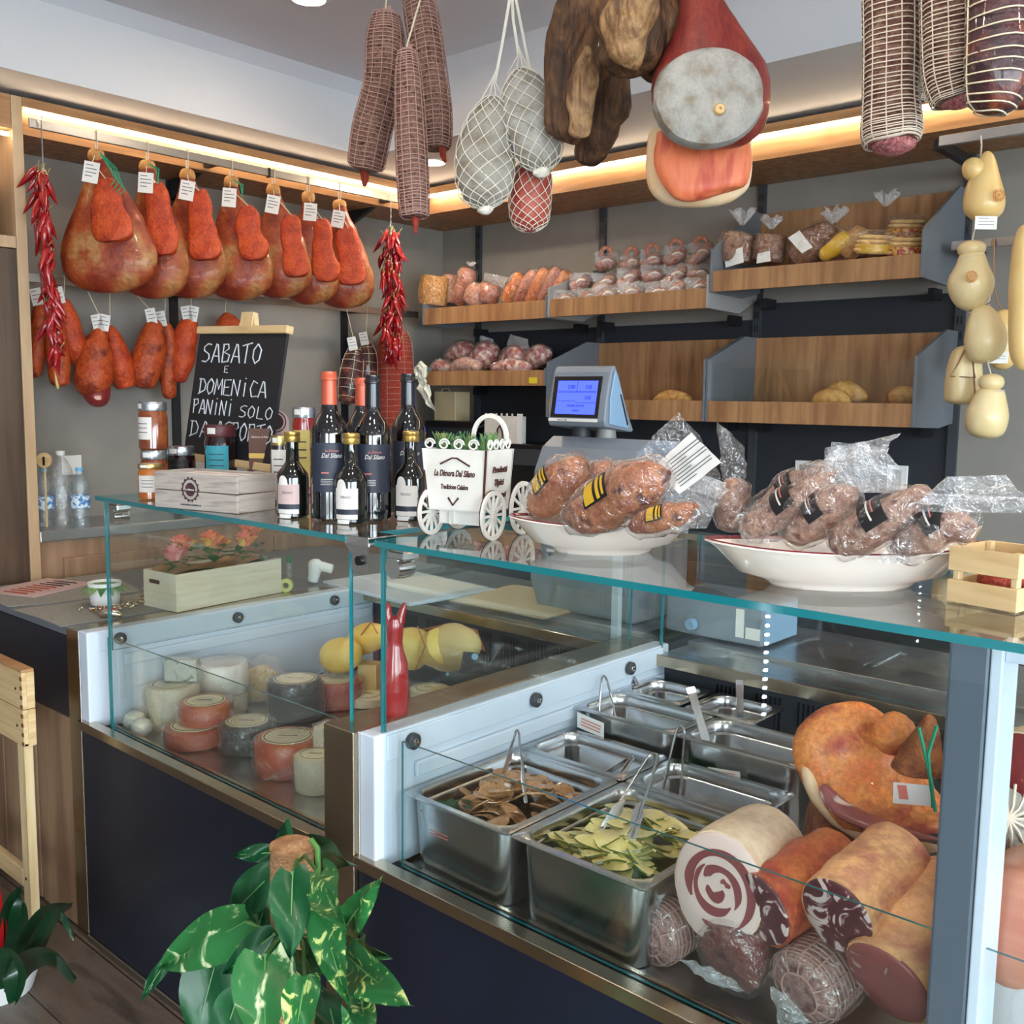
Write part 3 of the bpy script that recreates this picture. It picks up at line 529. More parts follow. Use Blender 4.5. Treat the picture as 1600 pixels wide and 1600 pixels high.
# small cured pieces on the lower rail
def hang_piece(name, label, st, m, group, rail_z, seed=0, tags=1, amp=.006, fr=14, cap=(.12, .08), strip=False, seg=16, top=None, cat='cured meat', tie='twine', pw=2.2):
    p = Vector(st[0][:3]); t = thing(name, Vector(st[-1][:3]), label, cat, group)
    G().sweep(st, 20, seg, CR, amp, fr, seed, pw, cap=cap).obj('meat', m, t)
    rx = top or (p[0], p[1])
    G().tube([p + V(0, 0, -.01), p + V(0, 0, .012), V(rx[0] + .008, rx[1], rail_z - .03), V(rx[0] + .008, rx[1], rail_z + .003), V(rx[0] - .008, rx[1], rail_z + .003), V(rx[0] - .008, rx[1], rail_z - .03)], .0016, 5).obj('string', tie, t)
    for k in range(tags):
        card('price_tag', frame(p + CR * (.018 * (k * 2 - .6)) + CN * .03 + V(0, 0, .035), CR + V(0, 0, .2 - .4 * k), V(0, 0, 1) + CR * (.15 - .3 * k)), .038, .058, t, 3)
    if strip:
        s2 = [(a + CN.x * ry * .75 + CR.x * .003, b + CN.y * ry * .75, c - .01, .006, .008) for a, b, c, rx_, ry in st]
        G().sweep(s2, 16, 8, CR, cap=(.1, .1)).obj('lard_strip', 'lard_strip', t)
    return t
LR = 1.905; LRX = -3.56; grp = 'small cured pieces on the lower rail'
hang_piece('cured_cheek', 'dark narrow cured piece hanging nearest the cabinet, lower row', [(-3.56, 1.528, 1.819, 0.0156, 0.0156), (-3.56, 1.515, 1.726, 0.0289, 0.0289), (-3.56, 1.5, 1.616, 0.0267, 0.0267), (-3.56, 1.491, 1.549, 0.0134, 0.0134)], 'cured_red', grp, LR, 1, 1)
hang_piece('cured_cheek', 'cured piece with a pale lard stripe, below the left chilli string', [(-3.53, 1.546, 1.815, 0.0178, 0.0178), (-3.53, 1.551, 1.727, 0.0335, 0.0335), (-3.53, 1.56, 1.617, 0.0381, 0.0381), (-3.53, 1.567, 1.52, 0.0315, 0.0315)], 'cured_red', grp, LR, 2, 0, strip=True, top=(LRX, 1.53))
hang_piece('cured_cheek', 'slanting cured piece right of the striped one, lower row', [(-3.56, 1.604, 1.83, 0.0203, 0.0203), (-3.56, 1.618, 1.733, 0.0409, 0.0409), (-3.56, 1.643, 1.644, 0.039, 0.039), (-3.56, 1.673, 1.577, 0.0208, 0.0208)], 'ham_red', grp, LR, 3, 1)
hang_piece('cured_cheek', 'largest lower cured piece, with a dark cut end', [(-3.53, 1.726, 1.743, 0.0162, 0.0162), (-3.53, 1.699, 1.657, 0.0507, 0.0507), (-3.53, 1.686, 1.554, 0.0669, 0.0669), (-3.53, 1.698, 1.504, 0.0533, 0.0533)], 'cured_red', grp, LR, 4, 2, top=(LRX, 1.68))
G().sweep([(-3.525, 1.692, 1.517, 0.0508, 0.0508), (-3.525, 1.695, 1.48, 0.044, 0.044), (-3.525, 1.694, 1.448, 0.0255, 0.0255)], 10, 14, CR, .002, 20, 3, cap=(0, .3)).obj('cut_end', 'meat_cut', bpy.data.objects['cured_cheek.003'])
hang_piece('cured_cheek', 'orange cured piece tied beside the largest lower one', [(-3.56, 1.769, 1.747, 0.0141, 0.0141), (-3.56, 1.791, 1.662, 0.0378, 0.0378), (-3.56, 1.812, 1.569, 0.0452, 0.0452), (-3.56, 1.826, 1.519, 0.0358, 0.0358)], 'ham_red', grp, LR, 5, 0)
hang_piece('cured_cheek', 'broad smooth cured piece left of the chalkboard', [(-3.54, 1.938, 1.78, 0.0193, 0.0193), (-3.54, 1.923, 1.703, 0.0507, 0.0507), (-3.54, 1.894, 1.595, 0.0554, 0.0554), (-3.54, 1.886, 1.516, 0.0362, 0.0362)], 'cured_red', grp, LR, 6, 1, top=(LRX, 1.86))
hang_piece('cured_cheek', 'thin wavy cured piece tied behind the broad one', [(-3.58, 1.999, 1.776, 0.0172, 0.0172), (-3.58, 2.018, 1.685, 0.0297, 0.0297), (-3.58, 2.004, 1.574, 0.0322, 0.0322), (-3.58, 2.007, 1.478, 0.0249, 0.0249)], 'cured_red', grp, LR, 7, 1)
hang_piece('cured_cheek', 'cured piece half hidden by the left edge of the chalkboard', [(-3.56, 2.097, 1.802, 0.0225, 0.0225), (-3.56, 2.079, 1.736, 0.0424, 0.0424), (-3.56, 2.054, 1.624, 0.0424, 0.0424), (-3.56, 2.041, 1.543, 0.0224, 0.0224)], 'ham_red', grp, LR, 8, 2)
hang_piece('cured_cheek', 'dark cured piece showing above the chalkboard easel', [(-3.56, 2.251, 1.827, 0.018, 0.018), (-3.56, 2.267, 1.76, 0.0646, 0.0646), (-3.56, 2.259, 1.645, 0.0725, 0.0725), (-3.56, 2.244, 1.542, 0.0466, 0.0466)], 'cured_red', grp, LR, 9, 0)
def netted(t, st, n_ring, n_long, r, m, seed=0, n=30, seg=20, gap=.0030, ref=CR, cap=None):
    """netting: rings and lengthwise threads that follow the sausage"""
    g = G(); R = []
    for i in range(n_ring):
        tt = .03 + .94 * i / (n_ring - 1); c = crm(st, tt); c2 = crm(st, min(1, tt + .02)); c0 = crm(st, max(0, tt - .02))
        p = Vector(c[:3]); d = (Vector(c2[:3]) - Vector(c0[:3])).normalized(); k = 1
        if cap:
            if tt < cap[0]: k = math.sqrt(max(0, 1 - (1 - tt / cap[0]) ** 2))
            if 1 - tt < cap[1]: k = math.sqrt(max(0, 1 - (1 - (1 - tt) / cap[1]) ** 2))
        u = ref - d * ref.dot(d); u.normalize(); v = d.cross(u)
        wob = [random.Random(seed * 100 + i).uniform(-.0015, .0015) for _ in range(1)][0]
        ring = [p + u * math.cos(2 * PI * j / seg) * (c[3] * k + gap) + v * math.sin(2 * PI * j / seg) * (c[4] * k + gap) + d * (wob + .0012 * math.sin(j)) for j in range(seg)]
        R.append(ring); g.tube(ring, r, 4, closed=True)
    for j in range(0, seg, max(1, seg // n_long)): g.tube([q[j] for q in R], r, 4)
    return g.obj('netting', m, t)
for i, (lab, st) in enumerate((('dark tied capocollo left of the big netted sausage, lower rail', [(-3.5, 2.864, 1.723, 0.0171, 0.0171), (-3.5, 2.856, 1.666, 0.0427, 0.0427), (-3.5, 2.833, 1.553, 0.0512, 0.0512), (-3.5, 2.815, 1.462, 0.0341, 0.0341)]), ('second dark tied capocollo, behind the first on the lower rail', [(-3.56, 2.98, 1.753, 0.0176, 0.0176), (-3.56, 2.987, 1.672, 0.044, 0.044), (-3.56, 2.979, 1.556, 0.0441, 0.0441), (-3.56, 2.971, 1.491, 0.0294, 0.0294)]))):
    t = hang_piece('tied_capocollo', lab, st, 'coppa_dark', 'tied capocolli', LR, 30 + i, 1, top=(LRX, st[0][1])); netted(t, st, 9, 5, .0012, 'twine', i, cap=(.12, .08))
st = [(-3.5, 3.106, 1.816, 0.0443, 0.0443), (-3.5, 3.102, 1.734, 0.0769, 0.0769), (-3.5, 3.105, 1.499, 0.0864, 0.0864), (-3.5, 3.105, 1.261, 0.0839, 0.0839), (-3.5, 3.105, 1.08, 0.0451, 0.0451)]
t = hang_piece('netted_sausage', 'thick orange netted sausage behind the right chilli string', st, 'salami_end', None, LR, 33, 0, top=(LRX, st[0][1]), cap=(.08, .08), cat='salami'); netted(t, st, 34, 6, .0012, 'net_pale', 3, cap=(.08, .08))
# ---------------------------------------------------------------- pieces hung from the ceiling rail over the counter
HY = 1.80
top_rail = rail('hanging_rail', 'steel rail hung from the ceiling over the counter, above the big salami', (-1.9, HY, 2.62), (.6, HY, 2.62), .03, .012)
for x in (-1.85, -.65, .55): G().tube([(x, HY, 2.60), (x, HY, 2.72)], .006, 8).obj('hanger_rod', 'chrome', top_rail)
def salami(label, st, m, group, seed, nr, tail=None, mm='net_pale', nl=10, r=.0012, gap=.0030, top=None):
    t = thing('netted_salami', Vector(st[-1][:3]), label, 'salami', group); p = Vector(st[0][:3])
    G().sweep(st, 36, 24, CR, .004, 22, seed, cap=(.06, .05)).obj('sausage', m, t); netted(t, st, nr, nl, r, mm, seed, cap=(.06, .05), gap=gap, seg=24)
    hz = top or 2.62
    G().tube([p + V(0, 0, -.004), p + V(0, 0, .01), V(p.x + .008, HY, hz - .03), V(p.x + .008, HY, hz + .003), V(p.x - .008, HY, hz + .003), V(p.x - .008, HY, hz - .03)], .0022, 5).obj('string', 'twine', t)
    if tail: G().sweep(tail, 10, 10, CR, .002, 60, seed, cap=(0, .2)).obj('casing_tail', 'salami_end', t)
    G().tube([p + V(0, 0, -.006) + CR * (.02 * math.cos(k)) * (k % 2) + V(0, 0, .02 * (k % 2)) for k in range(11)], .0018, 4).obj('net_knot', mm, t)
    return t
gs = 'slim netted salami over the counter'
salami('slim netted salami leaning left, first of the three over the bottles', [(-2.066, 1.8, 2.497, 0.03, 0.03), (-2.068, 1.8, 2.431, 0.0469, 0.0469), (-2.079, 1.8, 2.32, 0.0472, 0.0472), (-2.121, 1.8, 2.213, 0.0514, 0.0514), (-2.153, 1.8, 2.105, 0.0468, 0.0468)], 'salami', gs, 1, 40, [(-2.153, 1.8, 2.112, 0.0156, 0.0156), (-2.153, 1.8, 2.085, 0.0104, 0.0104), (-2.156, 1.8, 2.065, 0.0052, 0.0052)])
salami('slim netted salami hanging lowest of the three, in the middle', [(-1.896, 1.72, 2.345, 0.0188, 0.0188), (-1.891, 1.72, 2.281, 0.0299, 0.0299), (-1.881, 1.72, 2.127, 0.0363, 0.0363), (-1.872, 1.72, 2.004, 0.0364, 0.0364), (-1.867, 1.72, 1.941, 0.0333, 0.0333)], 'salami', gs, 2, 44, [(-1.867, 1.72, 1.948, 0.0111, 0.0111), (-1.865, 1.72, 1.923, 0.0071, 0.0071), (-1.862, 1.72, 1.901, 0.0048, 0.0048)])
salami('slim netted salami cut by the top edge, right of the three', [(-2.021, 1.86, 2.58, 0.0334, 0.0334), (-1.996, 1.86, 2.494, 0.0417, 0.0417), (-1.971, 1.86, 2.378, 0.0433, 0.0433), (-1.946, 1.86, 2.229, 0.045, 0.045), (-1.941, 1.86, 2.138, 0.0384, 0.0384)], 'salami', gs, 3, 40, [(-1.917, 1.86, 2.147, 0.01, 0.01), (-1.91, 1.86, 2.119, 0.0075, 0.0075), (-1.903, 1.86, 2.103, 0.0041, 0.0041)])
def diamond(t, st, turns, nh, r, m, cap, gap=.0042):
    g = G()
    for s in (1, -1):
        for h in range(nh):
            pts = []
            for i in range(41):
                tt = .02 + .96 * i / 40; c = crm(st, tt); d = (Vector(crm(st, min(1, tt + .02))[:3]) - Vector(crm(st, max(0, tt - .02))[:3])).normalized(); k = 1
                if tt < cap[0]: k = math.sqrt(max(0, 1 - (1 - tt / cap[0]) ** 2))
                if 1 - tt < cap[1]: k = math.sqrt(max(0, 1 - (1 - (1 - tt) / cap[1]) ** 2))
                u = CR - d * CR.dot(d); u.normalize(); v = d.cross(u); a = 2 * PI * (h / nh + s * turns * tt)
                pts.append(Vector(c[:3]) + u * math.cos(a) * (c[3] * k + gap) + v * math.sin(a) * (c[4] * k + gap))
            g.tube(pts, r, 4)
    return g.obj('netting', m, t)
def culatello(label, st, m, seed, strings, knot, turns=.75):
    t = thing('netted_culatello', Vector(st[-1][:3]), label, 'cured meat', 'grey cured meats in string nets')
    G().sweep(st, 28, 24, CR, .006, 9, seed, cap=(.28, .2)).obj('meat', m, t); diamond(t, st, turns, 11, .0011, 'net_bright', (.28, .2))
    p = Vector(st[0][:3]); g = G()
    for k in range(4): g.tube([p + CR * (.02 * (k - 1.5)) + V(0, 0, -.012), p + CR * (.004 * (k - 1.5)) + V(0, 0, .03)] + [Vector(q) + CR * (.0016 * (k - 1.5)) for q in strings], .0013, 5)
    g.obj('net_cord', 'net_bright', t)
    if knot: e = Vector(st[-1][:3]); G().sweep([tuple(e + V(0, 0, .012)) + (.016, .014), tuple(e + V(0, 0, -.004)) + (.02, .016), tuple(e + V(0, 0, -.014)) + (.008, .008)], 10, 12, CR, .005, 60, seed).obj('net_end', 'net_bright', t)
    return t
culatello('grey cured meat in a white net, largest and leftmost of three', [(-1.681, 1.8, 2.215, 0.0305, 0.0305), (-1.685, 1.8, 2.157, 0.0567, 0.0453), (-1.704, 1.8, 2.071, 0.0696, 0.0557), (-1.706, 1.8, 1.996, 0.0605, 0.0484), (-1.703, 1.8, 1.956, 0.0311, 0.0249)], 'mold', 1, [(-1.668, 1.8, 2.271), (-1.65, 1.8, 2.339), (-1.628, 1.8, 2.433)], True)
culatello('grey cured meat in a white net, upper right of three', [(-1.65, 1.86, 2.284, 0.0276, 0.0276), (-1.633, 1.86, 2.234, 0.0552, 0.0441), (-1.611, 1.86, 2.157, 0.0703, 0.0563), (-1.585, 1.86, 2.079, 0.0548, 0.0439), (-1.577, 1.86, 2.036, 0.0274, 0.0219)], 'mold_cool', 2, [(-1.659, 1.86, 2.342), (-1.673, 1.86, 2.404), (-1.678, 1.86, 2.463)], True)
culatello('small netted cured meat with a pink side, lowest of three', [(-1.637, 1.92, 2.104, 0.0236, 0.0236), (-1.648, 1.92, 2.066, 0.0395, 0.0395), (-1.663, 1.92, 1.994, 0.0493, 0.0493), (-1.662, 1.92, 1.94, 0.0431, 0.0431), (-1.66, 1.92, 1.913, 0.0239, 0.0239)], 'pink_meat', 3, [(-1.629, 1.92, 2.142), (-1.665, 1.92, 2.284), (-1.723, 1.92, 2.493)], False)
def lump(name, label, sts, ms, group, amp, fr, cat, seed, hang=True, extra=()):
    t = thing(name, Vector(sts[0][-1][:3]), label, cat, group)
    for k, st in enumerate(sts): G().sweep(st, 26, 22, CR, amp, fr, seed + k * 5, 2.4, cap=(.15, .12)).obj('meat' if k == 0 else 'fat_side', ms[k], t)
    if hang: p = Vector(sts[0][0][:3]); G().tube([p + V(0, 0, -.02), V(p.x, p.y, 2.58), V(p.x + .008, HY, 2.62), V(p.x - .008, HY, 2.622), V(p.x - .008, HY, 2.58)], .0025, 5).obj('string', 'twine', t)
    return t
gj = 'dark dried meats over the counter'
lump('dried_meat', 'long dark dried meat with a pale fat side, left of the cluster', [[(-1.449, 1.84, 2.442, 0.0429, 0.0429), (-1.464, 1.84, 2.336, 0.0534, 0.032), (-1.476, 1.84, 2.214, 0.0568, 0.0341), (-1.488, 1.84, 2.111, 0.0441, 0.0265), (-1.495, 1.84, 2.088, 0.0295, 0.0177)], [(-1.391, 1.79, 2.266, 0.0139, 0.0139), (-1.4, 1.79, 2.201, 0.0336, 0.0101), (-1.405, 1.79, 2.135, 0.0338, 0.0101), (-1.407, 1.79, 2.072, 0.0212, 0.0064)]], ['jerky', 'jerky_fat'], gj, .018, 11, 'cured meat', 1)
lump('dried_meat', 'narrow dark dried meat hanging lowest in the cluster', [[(-1.441, 1.98, 2.341, 0.0375, 0.0375), (-1.457, 1.98, 2.258, 0.0469, 0.0281), (-1.482, 1.98, 2.175, 0.0474, 0.0285), (-1.519, 1.98, 2.099, 0.0388, 0.0233), (-1.535, 1.98, 2.064, 0.0203, 0.0122)]], ['jerky'], gj, .020, 11, 'cured meat', 7)
lump('dried_meat', 'broad crinkled dried meat with pale fat, cut by the top edge', [[(-1.246, 1.74, 2.371, 0.0455, 0.0455), (-1.244, 1.74, 2.309, 0.073, 0.0365), (-1.25, 1.74, 2.235, 0.0774, 0.0387), (-1.278, 1.74, 2.186, 0.0464, 0.0232), (-1.289, 1.74, 2.175, 0.0267, 0.0133)], [(-1.203, 1.69, 2.332, 0.0252, 0.0252), (-1.208, 1.69, 2.261, 0.0507, 0.0152), (-1.221, 1.69, 2.197, 0.0447, 0.0134), (-1.236, 1.69, 2.17, 0.0257, 0.0077)]], ['jerky', 'jerky_fat'], gj, .022, 11, 'cured meat', 13)
lump('dried_meat', 'dark dried meat lobe at the right of the cluster, beside the ham', [[(-1.235, 1.84, 2.361, 0.0269, 0.0269), (-1.224, 1.84, 2.282, 0.035, 0.0245), (-1.238, 1.84, 2.22, 0.0447, 0.0313), (-1.265, 1.84, 2.176, 0.037, 0.0259)]], ['jerky'], gj, .018, 12, 'cured meat', 19)
# the big ham with a grey lard face, and the open half ham under it
t = lump('cured_ham', 'large cured ham with red shank and round grey larded face', [[(-1.162, 1.86, 2.374, 0.037, 0.037), (-1.151, 1.86, 2.308, 0.0462, 0.037), (-1.136, 1.86, 2.242, 0.0792, 0.0475), (-1.124, 1.86, 2.164, 0.1175, 0.0588), (-1.121, 1.86, 2.087, 0.1166, 0.0583), (-1.125, 1.86, 2.043, 0.0864, 0.0432), (-1.127, 1.86, 2.022, 0.0466, 0.0233)]], ['shank'], None, .008, 8, 'ham', 25)
c = Vector((-1.095, 1.81, 2.107)); T = frame(c, CR, V(0, 0, 1))
g = G(T); R = []
for k, (rr, dz) in enumerate(((1.0, -.03), (1.02, -.008), (.97, .010), (.8, .021), (.5, .027), (.2, .029), (.01, .030))):
    R.append([(rr * (.108 + .004 * math.sin(3 * a_) + (.006 if math.sin(a_) < 0 else 0)) * math.cos(a_), rr * (.098 + .003 * math.sin(2 * a_ + 1)) * math.sin(a_), dz + .004 * noise.noise(Vector((rr * 6 * math.cos(a_), rr * 6 * math.sin(a_), 2)))) for a_ in [2 * PI * j / 36 for j in range(36)]])
g.rings(R).obj('lard_face', 'mold_cool', t)
G(T @ Matrix.Translation((.016, -.032, .028))).lathe([(.012, -.004), (.012, .004), (.009, .009), (.003, .010), (.002, .006), (.0001, .006)], 16).obj('bone_end', 'bone', t)
t = lump('ham_half', 'open half ham with orange cut side and pale rind, below the large ham', [[(-1.216, 1.97, 2.113, 0.1062, 0.0319), (-1.214, 1.97, 2.065, 0.1163, 0.0407), (-1.211, 1.97, 2.003, 0.118, 0.0413), (-1.21, 1.97, 1.961, 0.1054, 0.0369), (-1.208, 1.97, 1.928, 0.0571, 0.02)]], ['fat'], None, .004, 8, 'ham', 31)
G().sweep([(-1.184, 1.93, 2.091, 0.097, 0.0291), (-1.181, 1.93, 2.046, 0.1054, 0.0316), (-1.174, 1.93, 1.994, 0.1027, 0.0308), (-1.169, 1.93, 1.952, 0.0819, 0.0246), (-1.165, 1.93, 1.938, 0.0416, 0.0125)], 22, 22, CR, .008, 9, 4, 2.2, cap=(.1, .2)).obj('cut_face', 'ham_cut', t)
gr = 'thick netted salami at the top right'
salami('thick grey netted salami with a frilled end, left of the right-hand three', [(-0.6961, 1.7, 2.284, 0.0368, 0.0368), (-0.6904, 1.7, 2.183, 0.0423, 0.0423), (-0.6841, 1.7, 2.091, 0.0425, 0.0425), (-0.6805, 1.7, 2.008, 0.0427, 0.0427), (-0.6762, 1.7, 1.951, 0.046, 0.046), (-0.6739, 1.7, 1.929, 0.0396, 0.0396)], 'salami_grey', gr, 11, 46, mm='net_white', r=.0012, top=2.62)
c = Vector((-0.6737, 1.7, 1.927)); G().sweep([tuple(c + V(0, 0, .012)) + (.036, .036), tuple(c + V(0, 0, -.004)) + (.034, .034), tuple(c + V(0, 0, -.014)) + (.014, .014)], 12, 24, CR, .006, 60, 2).obj('frilled_end', 'pepper_end', bpy.data.objects['netted_salami.003'])
salami('thick grey netted salami, middle of the right-hand three', [(-0.5869, 1.66, 2.239, 0.0396, 0.0396), (-0.5792, 1.66, 2.143, 0.0428, 0.0428), (-0.5725, 1.66, 2.066, 0.0439, 0.0439), (-0.569, 1.66, 2.007, 0.04, 0.04), (-0.5606, 1.66, 1.966, 0.031, 0.031)], 'salami_grey', gr, 12, 38, mm='net_white', r=.0012)
c = Vector((-0.5608, 1.66, 1.968)); G().sweep([tuple(c + V(0, 0, .012)) + (.028, .028), tuple(c + V(0, 0, -.003)) + (.024, .024), tuple(c + V(0, 0, -.010)) + (.010, .010)], 10, 20, CR, .005, 60, 2).obj('frilled_end', 'pepper_end', bpy.data.objects['netted_salami.004'])
salami('grey netted salami partly hidden behind the first thick one', [(-0.7001, 1.82, 2.326, 0.0222, 0.0222), (-0.6916, 1.82, 2.219, 0.0256, 0.0256), (-0.6843, 1.82, 2.132, 0.0268, 0.0268), (-0.6799, 1.82, 2.057, 0.0224, 0.0224), (-0.6824, 1.82, 2.025, 0.0124, 0.0124)], 'salami_grey', gr, 14, 34, mm='net_white')
st = [(-0.4966, 1.6, 2.192, 0.0371, 0.0371), (-0.4891, 1.6, 2.102, 0.0419, 0.0419), (-0.4844, 1.6, 2.03, 0.0439, 0.0439), (-0.4857, 1.6, 1.968, 0.0404, 0.0404), (-0.4917, 1.6, 1.924, 0.0283, 0.0283)]
t = hang_piece('tied_capocollo', 'dark purple tied capocollo in the top right corner', st, 'coppa_dark', None, 2.62, 41, 0, .008, 10, (.05, .12), seg=22, top=(st[0][0], HY)); netted(t, st, 16, 2, .0014, 'twine', 4, cap=(.05, .12))
st = [(-0.5023, 1.74, 2.242, 0.0298, 0.0298), (-0.4941, 1.74, 2.146, 0.0349, 0.0349), (-0.4877, 1.74, 2.049, 0.035, 0.035), (-0.4876, 1.74, 1.991, 0.0301, 0.0301), (-0.4892, 1.74, 1.961, 0.0181, 0.0181)]
hang_piece('tied_capocollo', 'second dark capocollo at the very right edge of the top', st, 'coppa_dark', None, 2.62, 42, 0, .008, 10, (.05, .12), seg=20, top=(st[0][0], HY))
# ---------------------------------------------------------------- on the cheese case glass top
CAMD = lambda x, y: math.atan2(-y, -x)                 # heading from a point to the shop floor side
def cyl_words(name, s, size, m, parent, c, r, z, a0, sx=1, shear=0):
    """lettering bent round a bottle of radius r at height z, centred on heading a0"""
    o = words(name, s, size, m, parent, Matrix(), .0002, 'CENTER', shear, sx); org = o.location + wloc(parent)
    for v in o.data.vertices:
        p = v.co + org; a = a0 + p.x / r; rr = r + .0006 + p.z
        v.co = Vector((c[0] + rr * math.cos(a), c[1] + rr * math.sin(a), z + p.y)) - org
    return o
def band(name, m, parent, c, r, z0, z1, a0, half, n=14, top=None):
    """label: a strip of the cylinder wall"""
    g = G(); vs = []; fs = []
    for k in range(n + 1):
        a = a0 - half + 2 * half * k / n; zt = z1 if top is None else z1 + top(k / n)
        for rr, zz in ((r + .0004, z0), (r + .0004, zt), (r - .0006, zt), (r - .0006, z0)): vs.append((c[0] + rr * math.cos(a), c[1] + rr * math.sin(a), zz))
    for k in range(n):
        for j in range(4): fs.append((k * 4 + j, k * 4 + (j + 1) % 4, k * 4 + 4 + (j + 1) % 4, k * 4 + 4 + j))
    fs += [(0, 1, 2, 3), (n * 4 + 3, n * 4 + 2, n * 4 + 1, n * 4)]
    return g.add(vs, fs).obj(name, m, parent)
def wine(label, c, h, cap, accent, group='dark wine bottles'):
    z = c[2]; r = h * .128; t = thing('wine_bottle', c, label, 'bottle', group); a0 = CAMD(c[0], c[1])
    G().lathe([(.0001, .004), (r * .8, 0), (r, .006), (r, h * .58), (r * .97, h * .62), (r * .75, h * .68), (r * .48, h * .73), (r * .40, h * .78), (r * .37, h * .985), (.0001, h * .985)], 32, c).obj('glass_body', 'bottle_glass', t)
    G().lathe([(r * .405, h * .78), (r * .41, h * .79), (r * .385, h * .94), (r * .43, h * .945), (r * .43, h * .965), (r * .40, h * .97), (r * .40, h * 1.0), (.0001, h * 1.0)], 28, c).obj('capsule', cap, t)
    lb = band('label', 'label_dark', t, c, r, z + h * .2, z + h * .53, a0 + .1, 1.05)
    cyl_words('brand_lettering', 'La Dimora', r * .17, 'pink_print', lb, c, r, z + h * .47, a0 + .1, shear=.3); cyl_words('brand_lettering', 'Dal Silano', r * .34, 'label_white', lb, c, r, z + h * .43, a0 + .1, .8, .35)
    band('accent_print', accent, lb, c, r + .0003, z + h * .325, z + h * .333, a0 - .25, .2, 4)
    for k in range(4): band('small_print', 'label_white', lb, c, r + .0003, z + h * (.285 - .012 * k), z + h * (.288 - .012 * k), a0 - .15 - .03 * (k % 2), .32, 4)
    return t
def small_bottle(label, c, h, lm):
    z = c[2]; r = h * .185; t = thing('oil_bottle', c, label, 'bottle', 'small dark bottles with gold caps'); a0 = CAMD(c[0], c[1])
    G().lathe([(.0001, .003), (r * .85, 0), (r, .005), (r, h * .47), (r * .93, h * .52), (r * .6, h * .6), (r * .42, h * .65), (r * .38, h * .88), (.0001, h * .88)], 28, c).obj('glass_body', 'oil', t)
    G().lathe([(r * .47, h * .88), (r * .5, h * .89), (r * .5, h * .94), (r * .46, h * .945), (r * .5, h * .955), (r * .5, h * .99), (r * .45, h), (.0001, h)], 24, c).obj('screw_cap', 'gold', t)
    a = a0 - .35
    lb = band('label', lm, t, c, r, z + h * .17, z + h * .40, a, .75)
    band('label_medallion', 'label_white', lb, c, r, z + h * .39, z + h * .40, a - .3, .34, 12, lambda u: h * .10 * math.sqrt(max(0, 1 - (2 * u - 1) ** 2)))
    band('lower_label', 'label_dark', lb, c, r, z + h * .115, z + h * .17, a, .75); band('bottom_strip', 'label_white', lb, c, r, z + h * .06, z + h * .11, a, .72)
    cyl_words('brand_lettering', 'TERANO', r * .22, 'print', lb, c, r, z + h * .29, a, .8)
    band('price_sticker', 'paper', t, c, r, z + h * .008, z + h * .055, a - .2, .4)
    return t
wine('wine bottle with a copper capsule, left of the tall bottles', [(-1.681, 1.307, 1.238)][0], .312, 'capsule_copper', 'pink_print')
wine('wine bottle with a black capsule and pink accent, centre of the row', [(-1.621, 1.374, 1.238)][0], .306, 'capsule_black', 'pink_print')
wine('wine bottle with a copper capsule hidden behind the centre one', [(-1.894, 1.571, 1.238)][0], .306, 'capsule_copper', 'pink_print')
wine('wine bottle with a black capsule at the right, behind the cart', [(-1.649, 1.5, 1.238)][0], .312, 'capsule_black', 'gold')
small_bottle('small gold-capped bottle with a brown label, left of the copper-capped wine', [(-1.77, 1.276, 1.238)][0], .185, 'label_pink')
small_bottle('small gold-capped bottle standing in front of the wine bottles', [(-1.609, 1.306, 1.238)][0], .186, 'label_white')
small_bottle('small gold-capped bottle just left of the wooden cart', [(-1.567, 1.434, 1.238)][0], .190, 'label_white')
small_bottle('small gold-capped bottle hidden behind the wooden cart', [(-1.626, 1.583, 1.238)][0], .180, 'label_white')
def jar(label, c, r, h, body, lid, lab, lm, lid_h=.16, word=None, half=.8, off=-.3, lz=(.22, .68)):
    z = c[2]; t = thing('jar', c, label, 'jar', 'preserve jars'); a0 = CAMD(c[0], c[1]) + off; hb = h * (1 - lid_h)
    G().lathe([(.0001, .002), (r * .9, 0), (r, r * .12), (r, hb * .86), (r * .93, hb * .94), (r * .9, hb), (.0001, hb)], 28, c).obj('filled_glass', body, t)
    G().lathe([(r * .96, hb - h * .02), (r * .98, hb), (r * .98, h * .97), (r * .94, h), (.0001, h)], 28, c).obj('lid', lid, t)
    lb = band('label', lm, t, c, r, z + h * lz[0], z + h * lz[1], a0, half)
    for k in range(3): band('small_print', 'print', lb, c, r + .0003, z + h * (lz[1] - .14 - .09 * k), z + h * (lz[1] - .125 - .09 * k), a0, half * .6, 5)
    band('price_sticker', 'paper', t, c, r * .985, z + h * (1 - lid_h * .85), z + h * (1 - lid_h * .25), a0 - .3, .3, 5)
    return t
a = (-2.307, 1.238, 1.238, 0.0894); jar('jar of honey with a white shield label, front left of the jars', a[:3], .030, a[3], 'honey', 'lid_gold', 1, 'label_white', .12)
a = (-2.222, 1.242, 1.238, 0.0719); jar('small dark jar with a gold band, beside the printed crate', a[:3], .023, a[3], 'dark_jam', 'lid_gold', 1, 'ink', .2)
b = (-2.516, 1.362, 1.238, 0.1098); jar('amber jar carrying the tall jar, behind the honey', b[:3], .036, b[3], 'amber', 'lid_silver', 1, 'label_white', .2)
jar('tall jar of amber fruit with a white label, on top of the stack', (b[0], b[1], b[2] + b[3] + .001), .038, 0.129, 'amber', 'lid_silver', 1, 'label_white', .17, off=-.9)
